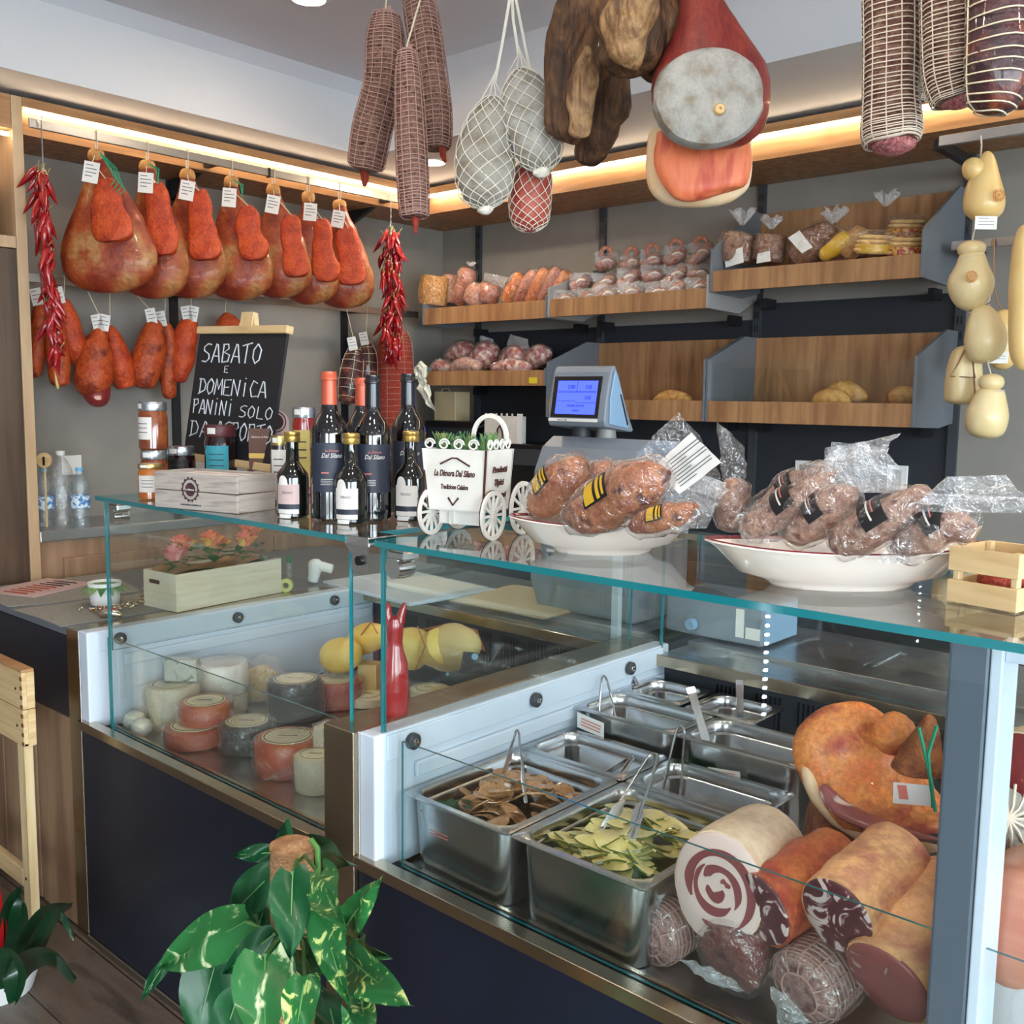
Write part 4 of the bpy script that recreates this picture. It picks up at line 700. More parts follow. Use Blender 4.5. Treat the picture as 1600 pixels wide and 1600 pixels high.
a = (-2.573, 1.475, 1.238, 0.1147); jar('wide dark jar with a silver lid and black label', a[:3], .040, a[3], 'dark_jam', 'lid_silver', 1, 'ink', .2)
a = (-2.469, 1.537, 1.238, 0.1765); jar('dark jam jar with a plum lid and turquoise label, in front of the board', a[:3], .044, a[3], 'dark_jam', 'lid_plum', 1, 'teal_label', .16)
a = (-1.975, 1.391, 1.238, 0.1676); jar('jar with a gold lid and white label between crate and small bottle', a[:3], .024, a[3], 'dark_jam', 'lid_gold', 1, 'label_white', .12, lz=(.1, .8))
a = (-2.168, 1.601, 1.238, 0.2313); jar('tall jar of red preserve with a yellow label, behind the bottles', a[:3], .031, a[3], 'red_jam', 'lid_silver', 1, 'yellow_label', .1, lz=(.1, .74))
# printed plank crate
def crate_frame(A, B, C): return frame(B, V(C) - V(B), V(A) - V(B)), (V(C) - V(B)).length, (V(A) - V(B)).length
A, B, C = ((-2.146, 1.219, 1.238), (-1.899, 1.221, 1.238), (-1.923, 1.328, 1.238))
T, lu, lv = crate_frame(A, B, C); hh = 0.085
t = thing('printed_crate', B, 'grey plank crate with a round dark seal, on the glass top', 'crate')
for k in range(2):
    z0 = hh * .5 * k + .001
    for n, b in (('plank', (0, lu, -.006, 0)), ('plank', (0, lu, lv, lv + .006)), ('plank', (-.006, 0, -.006, lv + .006)), ('plank', (lu, lu + .006, -.006, lv + .006))): G(T).box(*b, z0, z0 + hh * .5 - .002).obj(n, 'grey_plank', t, smooth=False, bev=.001)
G(T).box(0, lu, 0, lv, .001, .006).obj('bottom', 'grey_plank', t, smooth=False)
for k in range(5): G(T).box(lu * .05 + lu * .18 * k, lu * .2 + lu * .18 * k, lv * .05, lv * .95, hh * .9, hh * .93).obj('wrapped_sweet_row', ['paper', 'brown_card', 'paper', 'label_pink', 'paper'][k], t, smooth=False)
Tf = T @ Matrix.Translation((-.0065, lv * .52, hh * .52)) @ Matrix.Rotation(-PI / 2, 4, 'Y') @ Matrix.Rotation(PI / 2, 4, 'Z')
Tf = frame(T @ V(-.0068, lv * .55, hh * .55), -(T.col[1].to_3d()), V(0, 0, 1))
s = G(Tf).lathe([(hh * .18, 0), (hh * .18, .001), (.0001, .001)], 28).obj('seal_print', 'seal', t)
G(Tf).lathe([(hh * .27, 0), (hh * .30, 0), (hh * .30, .001), (hh * .27, .001), (hh * .27, 0)], 24, cap=False).obj('seal_ring', 'seal', s)
for k in range(14): G(Tf @ Matrix.Rotation(2 * PI * k / 14, 4, 'Z')).box(hh * .30, hh * .335, -.002, .002, 0, .001).obj('seal_tooth', 'seal', s, smooth=False)
words('seal_lettering', 'La Dimora', hh * .07, 'paper', s, Tf @ Matrix.Translation((0, -.002, .0012))); words('address_print', 'www.ladimoradalsilano.it', hh * .075, 'print', t, frame(T @ V(-.0068, lv * .55, hh * .12), -(T.col[1].to_3d()), V(0, 0, 1)))
# card and seal standing behind it
a = (-2.307, 1.551, 1.238, 0.1705); t = thing('recipe_card', a[:3], 'brown printed card standing behind the plank crate', 'card'); T = frame(V(a[:3]), CR, V(0, 0, 1))
G(T).box(-.032, .032, 0, a[3], -.03, -.028).obj('card', 'brown_card', t, smooth=False); words('card_title', 'Selezione di Filetti', .0085, 'label_white', t, T @ Matrix.Translation((0, a[3] - .026, -.0278)), sx=.8)
G(T).box(-.032, .032, a[3] * .52, a[3] * .60, -.0279, -.0274).obj('gold_band', 'gold', t, smooth=False)
for k in range(4): G(T).box(-.02, .02 - .004 * k, a[3] * (.40 - .05 * k), a[3] * (.415 - .05 * k), -.0279, -.0274).obj('small_print', 'label_white', t, smooth=False)
for k in range(2): G(T).box(-.03 + .05 * k, -.02 + .05 * k, 0, .004, -.05, .01).obj('foot', 'kraft', t, smooth=False)
a = (-2.338, 1.631, 1.238, 0.2217); t = thing('seal_display', a[:3], 'round brown seal sign on a stand behind the crate', 'sign'); T = frame(V(a[:3]), CR, V(0, 0, 1))
G(T).prism([(-.036, 0), (.036, 0), (.036, a[3] - .034)] + [(.036 * math.cos(k * PI / 12), a[3] - .036 + .036 * math.sin(k * PI / 12)) for k in range(1, 12)] + [(-.036, a[3] - .034)], -.003, 0).obj('sign_board', 'label_pink', t, smooth=False)
G(T @ Matrix.Translation((0, a[3] - .034, 0))).lathe([(.022, 0), (.022, .0015), (.0001, .0015)], 24).obj('seal_print', 'seal', t); G(T @ Matrix.Translation((0, a[3] - .034, 0))).lathe([(.027, 0), (.030, 0), (.030, .0015), (.027, .0015), (.027, 0)], 24, cap=False).obj('seal_ring', 'seal', t)
G(T).prism([(-.03, a[3] * .45), (.03, a[3] * .45), (.03, a[3] * .56), (-.01, a[3] * .58)], 0, .0012).obj('meat_picture', 'salami_end', t, smooth=False)
# chalkboard on an easel
Q = {'S': [[(.95, .95), (.6, 1), (.15, .82), (.2, .62), (.8, .42), (.85, .2), (.5, .02), (.05, .06)]], 'A': [[(.05, 0), (.45, 1), (.6, .95), (.98, 0)], [(.2, .35), (.85, .33)]], 'B': [[(.15, 1), (.15, 0)], [(.1, .97), (.65, .98), (.75, .75), (.25, .55), (.9, .4), (.8, .08), (.15, .02)]],
     'T': [[(0, .9), (1, 1.05)], [(.5, .95), (.45, 0)]], 'O': [[(.5, 1), (.12, .7), (.1, .3), (.4, 0), (.8, .2), (.9, .7), (.5, 1)]], 'E': [[(.9, .98), (.1, .96), (.1, .03), (.9, 0)], [(.1, .5), (.7, .52)]], 'D': [[(.2, 1), (.22, .05)], [(0, .95), (.6, .95), (.95, .6), (.85, .25), (.05, 0)]],
     'M': [[(.02, 0), (.15, 1), (.5, .35), (.85, 1), (.98, 0)]], 'N': [[(.05, 0), (.1, 1), (.85, .02), (.92, 1)]], 'I': [[(.5, .85), (.5, 0)], [(.5, 1.08), (.53, 1.14)]], 'C': [[(.9, .85), (.4, 1), (.1, .5), (.35, .02), (.95, .08)]], 'P': [[(.15, 1), (.2, 0)], [(0, .95), (.7, 1), (.85, .72), (.2, .48)]],
     'L': [[(.2, 1), (.15, .03), (.9, 0)]], 'R': [[(.15, 1), (.15, 0)], [(.05, .95), (.7, 1), (.85, .74), (.2, .5), (.95, 0)]]}
bl = V(-2.972, 1.72, 1.298); br = V(-2.576, 1.72, 1.313); tl = V(-3.104, 1.8, 1.688); trr = V(-2.613, 1.8, 1.674)
t = thing('chalkboard_easel', ((bl.x + br.x) / 2, 1.6, ZG), 'chalkboard on a small wooden easel with handwritten opening note', 'chalkboard')
cb = ((-2.732, 1.575, 1.326), (0.9996, 0, -0.0299), (-0.2207, 0.1538, 0.9631), 0.4415, 0.3576)
T = frame(V(cb[0]), V(cb[1]), V(cb[2])); BW, BH = cb[3], cb[4]
G(T).box(-.0, BW, 0, BH, -.008, 0).obj('board', 'board', t, smooth=False, bev=.001)
G(T).box(-.004, BW + .008, BH, BH + .022, -.014, .010).obj('top_ledge', 'pine', t, smooth=False, bev=.002); G(T).box(-.02, BW + .02, -.022, 0, -.02, .016).obj('lower_ledge', 'pine', t, smooth=False, bev=.002)
for s in (-1, 1):
    p0 = T @ V(BW * .52 + s * .018, BH + .06, -.016); p1 = T @ V(BW * .5 + s * (BW * .5 + .018), -.10, -.016); p1 = p0 + (p1 - p0) * ((p0.z - ZG - .012) / (p0.z - p1.z))
    G().tube([p0, p1], .011, 4).obj('easel_leg', 'pine_v', t, smooth=False)
G().tube([T @ V(BW * .52, BH + .055, -.018), V((T @ V(BW * .5, 0, -.03))[0] - .02, 1.675, ZG + .012)], .010, 4).obj('easel_leg', 'pine_v', t, smooth=False)
G(T).box(BW * .52 - .03, BW * .52 + .03, BH + .02, BH + .065, -.022, -.004).obj('easel_head', 'pine_v', t, smooth=False, bev=.002)
def chalk(s, x0, y0, wl, hl, step):
    g = G(); x = x0
    for ch in s:
        if ch != ' ':
            for st in Q[ch]: g.tube([T @ V((x + p[0] * wl) * BW, (y0 + p[1] * hl) * BH, .0004) for p in st], .0021 * (hl / .12) ** .5, 4)
        x += step
    g.obj('chalk_writing', 'chalk', t)
chalk('SABATO', .07, .765, .105, .155, .118); chalk('E', .36, .685, .05, .055, .1); chalk('DOMENICA', .08, .50, .092, .13, .100); chalk('PANINI', .04, .335, .075, .12, .083); chalk('SOLO', .60, .335, .085, .095, .095); chalk('DA', .04, .14, .11, .135, .13); chalk('ASPORTO', .36, .15, .085, .14, .092)
# ---------------------------------------------------------------- wooden cart of the shop
P1 = V(-1.361, 1.278, 1.238); P2 = V(-1.226, 1.311, 1.238); U = (P2 - P1).normalized(); W_ = (P2 - P1).length; N_ = V(0, 0, 1).cross(U)
T = frame(P1, U, N_); t = thing('wooden_cart', P1, 'white laser-cut wooden cart with spoked wheels and green sprigs', 'cart')
RW = .046; D_ = .110; zb, zt = .054, .166
def slab(name, poly, th, Tm, m='cart_wood', par=None):
    o = G(Tm).prism(poly, -th / 2, th / 2).obj(name, m, par or t, smooth=False)
    e = G(Tm); n = len(poly)
    for k in range(n):
        a, b = Vector(poly[k]), Vector(poly[(k + 1) % n]); 
        e.add([(a.x, a.y, -th / 2), (b.x, b.y, -th / 2), (b.x, b.y, th / 2), (a.x, a.y, th / 2)], [(0, 1, 2, 3)])
    for i in range(len(e.v)): pass
    return o
fx0, fx1 = .004, W_ - .004
Tfront = T @ Matrix.Translation((0, .012, 0)) @ Matrix.Rotation(PI / 2, 4, 'X')
top0, top1 = fx0 - .014, fx1 + .004
slab('front_panel', [(fx0, zb), (fx1 - .012, zb), (top1 - .008, zt), (top0, zt)], .004, Tfront); slab('back_panel', [(fx0, zb), (fx1 - .012, zb), (top1 - .008, zt), (top0, zt)], .004, T @ Matrix.Translation((0, D_, 0)) @ Matrix.Rotation(PI / 2, 4, 'X'))
def side(x0, x1, nm):
    g = G(T); g.add([(x0, .012, zb), (x0, D_, zb), (x1, D_ + .004, zt), (x1, .008, zt)] + [(x0 - .004, .012, zb), (x0 - .004, D_, zb), (x1 - .004, D_ + .004, zt), (x1 - .004, .008, zt)], [(0, 1, 2, 3), (7, 6, 5, 4), (0, 4, 5, 1), (1, 5, 6, 2), (2, 6, 7, 3), (3, 7, 4, 0)])
    return g.obj(nm, 'cart_wood', t, smooth=False)
side(fx1 - .012, top1 - .008, 'side_panel'); side(fx0, top0 + .004, 'side_panel')
for a, b in (((fx1 - .013, .011, zb), (top1 - .009, .007, zt)), ((fx0, .011, zb), (top0, .011, zt))): G(T).tube([a, b], .0022, 4).obj('burnt_edge', 'burnt', t, smooth=False)
G(T).box(fx0, fx1 - .012, .012, D_, zb - .003, zb).obj('bottom', 'cart_wood', t, smooth=False); G(T).box(fx0 + .012, fx1 - .02, .03, .034, zb - .03, zb - .003).obj('axle_board', 'cart_wood', t, smooth=False); G(T).box(fx0 + .04, fx0 + .044, .02, D_, zb - .03, zb - .003).obj('axle_board', 'cart_wood', t, smooth=False)
for k in range(4):                                                    # scrollwork along the rim
    for back in (0, 1):
        cx = top0 + .013 + (top1 - top0 - .02) * (k + .1) / 3.9 * .96; yy = .010 if not back else D_
        sc_ = G(T @ Matrix.Translation((cx, yy, zt + .009)) @ Matrix.Rotation(PI / 2, 4, 'X')); sc_.tube([(.0115 * math.cos(a) * (1 - a / 16), .0105 * math.sin(a) * (1 - a / 16), 0) for a in [j * PI / 8 for j in range(25)]], .0018, 5); sc_.obj('scroll', 'cart_wood', t)
for k in range(4):
    sc_ = G(T @ Matrix.Translation((top1 - .009, .022 + k * .023, zt + .009)) @ Matrix.Rotation(PI / 2, 4, 'Z') @ Matrix.Rotation(PI / 2, 4, 'X')); sc_.tube([(.010 * math.cos(a) * (1 - a / 16), .0105 * math.sin(a) * (1 - a / 16), 0) for a in [j * PI / 8 for j in range(25)]], .0018, 5); sc_.obj('scroll', 'cart_wood', t)
def wheel(x, y, r, Tw):
    g = G(Tw); R = []
    for a in [2 * PI * k / 32 for k in range(32)]: R.append([(rr * math.cos(a), rr * math.sin(a), zz) for rr, zz in ((r, -.0025), (r, .0025), (r * .84, .0025), (r * .84, -.0025))])
    g.rings(R, False, True); w0 = g.obj('wheel', ['cart_wood'], t, ang=30)
    G(Tw).lathe([(r * .17, -.003), (r * .17, .003)], 14).obj('hub', 'cart_wood', w0)
    for k in range(12):
        a = 2 * PI * k / 12; G(Tw @ Matrix.Rotation(a, 4, 'Z')).box(r * .15, r * .86, -.0022, .0022, -.002, .002).obj('spoke', 'cart_wood', w0, smooth=False)
    e = G(Tw @ Matrix.Translation((0, 0, -.0032))).tube([(r * math.cos(2 * PI * k / 32), r * math.sin(2 * PI * k / 32), 0) for k in range(32)], .0012, 4, closed=True).obj('burnt_rim', 'burnt', w0)
Ry = Matrix.Rotation(PI / 2, 4, 'Y')
for x, y, a in ((-.0, .028, .0), (W_ - .002, .024, 0), (W_ + .004, D_ + .02, 0), (-.0, D_ + .02, 0)): wheel(x, y, RW if y < .05 else RW * 1.12, T @ Matrix.Translation((x, y, RW if y < .05 else RW * 1.12)) @ Matrix.Rotation(.0, 4, 'Z') @ Ry)
g = G(T @ Matrix.Translation((W_ * .62, D_ * .9, zt + .02)) @ Matrix.Rotation(PI / 2, 4, 'X')); R = []
for a in [PI * (1.05 - 1.1 * k / 24) for k in range(25)]: R.append([(rr * math.cos(a), rr * 1.15 * math.sin(a), zz) for rr, zz in ((.040, -.003), (.040, .003), (.033, .003), (.033, -.003))])
g.rings(R).obj('arched_handle', 'cart_wood', t, ang=30)
fl_ = G(T @ Matrix.Translation((0, .0095, 0)) @ Matrix.Rotation(PI / 2, 4, 'X')); mx = (top0 + top1) / 2 - .004
fl_.tube([(mx - .030, zt - .028, 0), (mx - .004, zt - .016, 0), (mx + .006, zt - .016, 0), (mx + .034, zt - .030, 0)], .002, 4); fl_.obj('roof_ornament', 'burnt', t); fl_ = G(T @ Matrix.Translation((0, .0095, 0)) @ Matrix.Rotation(PI / 2, 4, 'X')); fl_.tube([(mx - .012, zb + .022, 0), (mx - .002, zb + .008, 0), (mx + .010, zb + .022, 0)], .0024, 4); fl_.obj('burnt_ornament', 'burnt', t)
Tt = T @ Matrix.Translation((mx, .0098, zt - .05)) @ Matrix.Rotation(PI / 2, 4, 'X')
words('cart_lettering', 'La Dimora Dal Silano', .0165, 'burnt', t, Tt, .0006, shear=.3, sx=.62, bold=.0005); words('cart_lettering', 'Tradizione Calabra', .0125, 'burnt', t, Tt @ Matrix.Translation((0, -.024, 0)), .0006, shear=.3, sx=.62, bold=.0004)
Tt = T @ Matrix.Translation((fx1 - .004, .058, zt - .042)) @ Matrix.Rotation(PI / 2, 4, 'Z') @ Matrix.Rotation(PI / 2, 4, 'X')
for k, s in enumerate(('Prodotti', 'Tipici', 'Calabresi')): words('cart_lettering', s, .016, 'burnt', t, Tt @ Matrix.Translation((0, -.024 * k, -.0018 * k)), .0006, shear=.3, bold=.0005)
r = random.Random(4)
for k in range(46):
    m = 'sage' if k % 3 else 'teal_sprig'; bx, by = r.uniform(top0 + .01, top1 - .02), r.uniform(.03, D_ - .01); h = r.uniform(.01, .032); g = G(T)
    for j in range(5): a = r.uniform(0, 2 * PI); g.tube([(bx, by, zt - .02), (bx + .006 * math.cos(a), by + .006 * math.sin(a), zt + h * .5), (bx + .014 * math.cos(a), by + .014 * math.sin(a), zt + h)], [.0012, .0016, .0005], 4)
    g.obj('green_sprig', m, t)
# ---------------------------------------------------------------- dishes with vacuum packs on the meat case
def dish(label, c, L_, D_, H_, rim_lift):
    t = thing('oval_dish', c, label, 'dish', 'cream oval dishes with red rims'); T = frame(V(c), CR, V(-CR.y, CR.x, 0))
    def ring(s, z, pw=1.8, lift=0):
        o = []
        for k in range(48):
            a = 2 * PI * k / 48; ca, sa = math.cos(a), math.sin(a)
            o.append((math.copysign(abs(ca) ** (2 / pw), ca) * L_ / 2 * s, math.copysign(abs(sa) ** (2 / pw), sa) * D_ / 2 * s, z + lift * abs(ca) ** 3))
        return o
    G(T).rings([ring(.50, 0, 2), ring(.52, .004, 2), ring(.56, .010, 2), ring(.74, H_ * .35, 1.9), ring(.93, H_ * .86, 1.8, rim_lift), ring(1.0, H_, 1.8, rim_lift), ring(.985, H_ + .003, 1.8, rim_lift), ring(.93, H_ * .95, 1.8, rim_lift), ring(.72, H_ * .42, 1.9), ring(.5, .016, 2)]).obj('bowl', 'ceramic', t, ang=60)
    G(T).rings([ring(1.003, H_ + .0005, 1.8, rim_lift), ring(.995, H_ + .0042, 1.8, rim_lift), ring(.955, H_ + .001, 1.8, rim_lift), ring(.955, H_ - .0005, 1.8, rim_lift)], True).obj('rim', 'ceramic_rim', t, ang=60) if 0 else G(T).rings([ring(.995, H_ + .0026, 1.8, rim_lift), ring(.985, H_ + .0042, 1.8, rim_lift), ring(.945, H_ + .0005, 1.8, rim_lift), ring(.95, H_ - .002, 1.8, rim_lift)], False, True).obj('rim', 'ceramic_rim', t, ang=60)
    return T
d1 = V(-1.012, 1.372, 1.238); d2 = V(-0.5825, 1.366, 1.238)
T1 = dish('smaller cream oval dish with a dark red rim, holding tied capocollo packs', d1, .325, .17, .052, .008)
T2 = dish('larger cream oval dish with a dark red rim, holding packed sausages', d2, .395, .18, .056, .008)
def sheet_film(name, corners, m, parent, amp=.008, seed=0, nu=10, nv=10):
    a, b, c, d = [V(p) for p in corners]; n = (b - a).cross(d - a).normalized()
    def fn(u, v):
        p = a * (1 - u) * (1 - v) + b * u * (1 - v) + c * u * v + d * (1 - u) * v
        return p + n * amp * noise.fractal(Vector((u * 3 + seed, v * 3, seed * 1.7)), 1, 2, 2)
    return G().sheet(nu, nv, fn).obj(name, m, parent)
def vac(label, st, m, group, seed, name='vacuum_pack', cat='cured meat', flaps_=(), labels=(), grow=.004, fm='film', amp=.009, cap=(.2, .2), nett=None):
    t = thing(name, Vector(st[len(st) // 2][:3]) - V(0, 0, st[len(st) // 2][3]), label, cat, group)
    G().sweep(st, 22, 20, V(0, 0, 1), amp, 16, seed, cap=cap).obj('meat', m, t)
    if nett: netted(t, st, nett[0], nett[1], .0013, nett[2], seed, ref=V(0, 0, 1), cap=cap)
    if fm: G().sweep(st, 26, 24, V(0, 0, 1), .008, 30, seed + 40, grow=grow + .002, cap=(cap[0] * .6, cap[1] * .6)).obj('film_wrap', fm, t)
    for k, f in enumerate(flaps_): sheet_film('film_flap', f[0], f[1] if len(f) > 1 else 'film_loose', t, .012, seed + k)
    return t
def sticker(t, st, t0, t1, a0, half, m, gap=.0062, nm='label'):
    """label bent over the upper side of a pack between stations t0..t1"""
    g = G(); nu, nv = 8, 6; vs = []
    for i in range(nu + 1):
        tt = t0 + (t1 - t0) * i / nu; c = crm(st, tt); d = (Vector(crm(st, min(1, tt + .02))[:3]) - Vector(crm(st, max(0, tt - .02))[:3])).normalized()
        u = V(0, 0, 1) - d * d.z; u.normalize(); v = d.cross(u)
        for j in range(nv + 1): a = a0 - half + 2 * half * j / nv; vs.append(Vector(c[:3]) + u * math.cos(a) * (c[3] + gap) + v * math.sin(a) * (c[4] + gap))
    fs = [(i * (nv + 1) + j, i * (nv + 1) + j + 1, (i + 1) * (nv + 1) + j + 1, (i + 1) * (nv + 1) + j) for i in range(nu) for j in range(nv)]
    return g.add(vs, fs).obj(nm, m, t)
ga = 'vacuum-packed capocollo in the smaller dish'; y1 = d1.y
packs = (('tied capocollo pack at the left end of the smaller dish', [(-1.133, 1.33, 1.3, 0.0204, 0.0204), (-1.101, 1.33, 1.33, 0.0324, 0.0324), (-1.06, 1.33, 1.367, 0.0351, 0.0351), (-1.02, 1.33, 1.394, 0.0194, 0.0194)], -.35), ('tied capocollo pack in the middle of the smaller dish', [(-1.097, 1.37, 1.286, 0.0228, 0.0228), (-1.062, 1.37, 1.325, 0.0325, 0.0325), (-1.028, 1.37, 1.356, 0.0309, 0.0309), (-0.9857, 1.37, 1.381, 0.0184, 0.0184)], -.3),
         ('largest capocollo pack, at the front of the smaller dish', [(-1.02, 1.28, 1.301, 0.0212, 0.0212), (-0.957, 1.28, 1.323, 0.0362, 0.0362), (-0.8918, 1.28, 1.359, 0.0411, 0.0411), (-0.821, 1.28, 1.391, 0.0233, 0.0233)], -.2), ('flat capocollo pack at the right end of the smaller dish', [(-0.8841, 1.27, 1.302, 0.014, 0.014), (-0.844, 1.27, 1.314, 0.0196, 0.0196), (-0.802, 1.27, 1.327, 0.0202, 0.0202), (-0.7662, 1.27, 1.346, 0.0114, 0.0114)], -.2))
for k, (lab, st, a) in enumerate(packs):
    t = vac(lab, st, 'capocollo', ga, k + 1)
    sgn = 1 if True else -1
    l = sticker(t, st, .38, .62, 1.1, .5, 'ink'); sticker(t, st, .40, .50, 1.1, .42, 'yellow_black', .0068, 'label_print'); sticker(t, st, .53, .56, 1.1, .42, 'yellow_black', .0068, 'label_print'); sticker(t, st, .58, .60, 1.1, .36, 'yellow_black', .0068, 'label_print')
t = thing('empty_film_bag', V(-0.8398, 1.34, 1.304), 'tall clear bag end with a white printed label, rising from the smaller dish', 'plastic bag')
sheet_film('film_front', [(-0.8995, 1.33, 1.291), (-0.7874, 1.33, 1.304), (-0.746, 1.33, 1.372), (-0.9101, 1.33, 1.423)], 'film_bright', t, .03, 2); sheet_film('film_back', [(-0.9486, 1.36, 1.383), (-0.8112, 1.36, 1.305), (-0.7725, 1.36, 1.388), (-0.8592, 1.36, 1.483)], 'film_loose', t, .025, 5)
q = [(-0.8236, 1.315, 1.356), (-0.752, 1.315, 1.409), (-0.8067, 1.315, 1.451), (-0.8722, 1.315, 1.397)]; l = sheet_film('white_label', q, 'paper', t, .004, 1)
T = frame(V(q[0]), V(q[1]) - V(q[0]), V(q[3]) - V(q[0])); g = G(T); lw = (V(q[1]) - V(q[0])).length; lh = (V(q[3]) - V(q[0])).length
for k in range(9): g.box(lw * .1, lw * (.9 if k % 3 else .5), lh * (.12 + .085 * k), lh * (.14 + .085 * k), .003, .0034)
g.obj('printed_lines', 'print', l, smooth=False)
gb = 'vacuum-packed sausages in the larger dish'
packs = (('upright sausage pack at the left end of the larger dish', [(-0.7643, 1.36, 1.3, 0.0149, 0.0149), (-0.7589, 1.36, 1.33, 0.0207, 0.0207), (-0.7514, 1.36, 1.36, 0.0206, 0.0206), (-0.7436, 1.36, 1.38, 0.0117, 0.0117)], [([(-0.7709, 1.35, 1.379), (-0.727, 1.35, 1.372), (-0.7338, 1.35, 1.43), (-0.7836, 1.35, 1.471)],)]),
         ('long sausage pack at the back of the larger dish', [(-0.7321, 1.38, 1.319, 0.0168, 0.0168), (-0.693, 1.38, 1.35, 0.0222, 0.0222), (-0.6572, 1.38, 1.377, 0.0218, 0.0218), (-0.613, 1.38, 1.405, 0.0139, 0.0139)], []), ('sausage pack with a dark label band, left front of the larger dish', [(-0.7087, 1.31, 1.308, 0.016, 0.016), (-0.6666, 1.31, 1.332, 0.0222, 0.0222), (-0.623, 1.31, 1.365, 0.0226, 0.0226), (-0.5734, 1.31, 1.405, 0.0141, 0.0141)], [([(-0.6994, 1.3, 1.292), (-0.6589, 1.3, 1.299), (-0.66, 1.3, 1.343), (-0.717, 1.3, 1.338)],)]),
         ('short sausage pack with a dark band, centre of the larger dish', [(-0.6415, 1.31, 1.305, 0.0174, 0.0174), (-0.6115, 1.31, 1.328, 0.0252, 0.0252), (-0.579, 1.31, 1.354, 0.0265, 0.0265), (-0.5407, 1.31, 1.384, 0.0165, 0.0165)], [([(-0.5995, 1.32, 1.374), (-0.4757, 1.32, 1.383), (-0.5395, 1.32, 1.448), (-0.5933, 1.32, 1.437)], 'film_bright')]),
         ('long sausage pack lying across the front of the larger dish', [(-0.5657, 1.29, 1.306, 0.0166, 0.0166), (-0.5291, 1.29, 1.324, 0.024, 0.024), (-0.4839, 1.29, 1.357, 0.0242, 0.0242), (-0.4344, 1.29, 1.386, 0.013, 0.013)], [([(-0.4483, 1.27, 1.364), (-0.434, 1.27, 1.389), (-0.3167, 1.27, 1.392), (-0.3224, 1.27, 1.373)], 'film_bright'), ([(-0.4523, 1.28, 1.371), (-0.4154, 1.28, 1.41), (-0.349, 1.28, 1.416), (-0.3227, 1.28, 1.39)], 'film_bright')]),
         ('horseshoe sausage pack at the right end of the larger dish', [(-0.4858, 1.3, 1.309, 0.016, 0.016), (-0.452, 1.3, 1.326, 0.0232, 0.0232), (-0.4183, 1.3, 1.351, 0.0235, 0.0235), (-0.385, 1.3, 1.335, 0.0168, 0.0168)], [([(-0.4954, 1.275, 1.292), (-0.4542, 1.275, 1.295), (-0.4487, 1.275, 1.339), (-0.4843, 1.275, 1.318)],)]))
for k, (lab, st, fl2) in enumerate(packs):
    t = vac(lab, st, 'soppressata', gb, k + 10, cat='sausage', flaps_=fl2)
    if k != 0:
        sticker(t, st, .48, .68, .9, .9, 'ink'); sticker(t, st, .56, .575, .9, .6, 'label_white', .0068, 'label_print'); sticker(t, st, .60, .61, .8, .4, 'pink_print', .0068, 'label_print')
t = thing('empty_film_bag', V(-0.5523, 1.34, 1.367), 'clear crumpled bag end standing up behind the larger dish', 'plastic bag')
sheet_film('film_front', [(-0.6138, 1.34, 1.381), (-0.4828, 1.34, 1.379), (-0.512, 1.34, 1.44), (-0.5934, 1.34, 1.445)], 'film_bright', t, .03, 7); sheet_film('film_back', [(-0.6152, 1.36, 1.416), (-0.5368, 1.36, 1.427), (-0.5052, 1.36, 1.46), (-0.5923, 1.36, 1.436)], 'film_bright', t, .02, 8)
# slatted pine box at the right
A, B, C = ((-0.4107, 1.391, 1.238), (-0.3424, 1.341, 1.238), (-0.3244, 1.431, 1.238)); T, lu, lv = crate_frame(A, B, C); hh = 0.076
t = thing('pine_box', B, 'small slatted pine box at the right edge of the glass top', 'box')
for y0, y1_ in ((-.0, .008), (lv - .008, lv)):
    for x0 in (0, lu - .012): G(T).box(x0, x0 + .012, y0, y1_, 0, hh).obj('corner_post', 'pine_v', t, smooth=False, bev=.001)
for z0, z1 in ((.002, hh * .42), (hh * .58, hh)):
    for b in ((-.006, 0, -.004, lv + .004), (lu, lu + .006, -.004, lv + .004), (0, lu, -.004, 0), (0, lu, lv, lv + .004)): G(T).box(*b, z0, z1).obj('slat', 'pine', t, smooth=False, bev=.001)
G(T).box(0, lu, 0, lv, .002, .006).obj('bottom', 'pine', t, smooth=False)
c = T @ V(lu * .5, lv * .5, .03); tag(G().sweep([tuple(c - CR * .03) + (.015, .02), tuple(c) + (.022, .022), tuple(c + CR * .03) + (.014, .02)], 14, 14, V(0, 0, 1), .004, 30, 2, cap=(.3, .3)).obj('packed_salami', 'salami_end'), 'reddish packed salami inside the slatted pine box', 'salami')
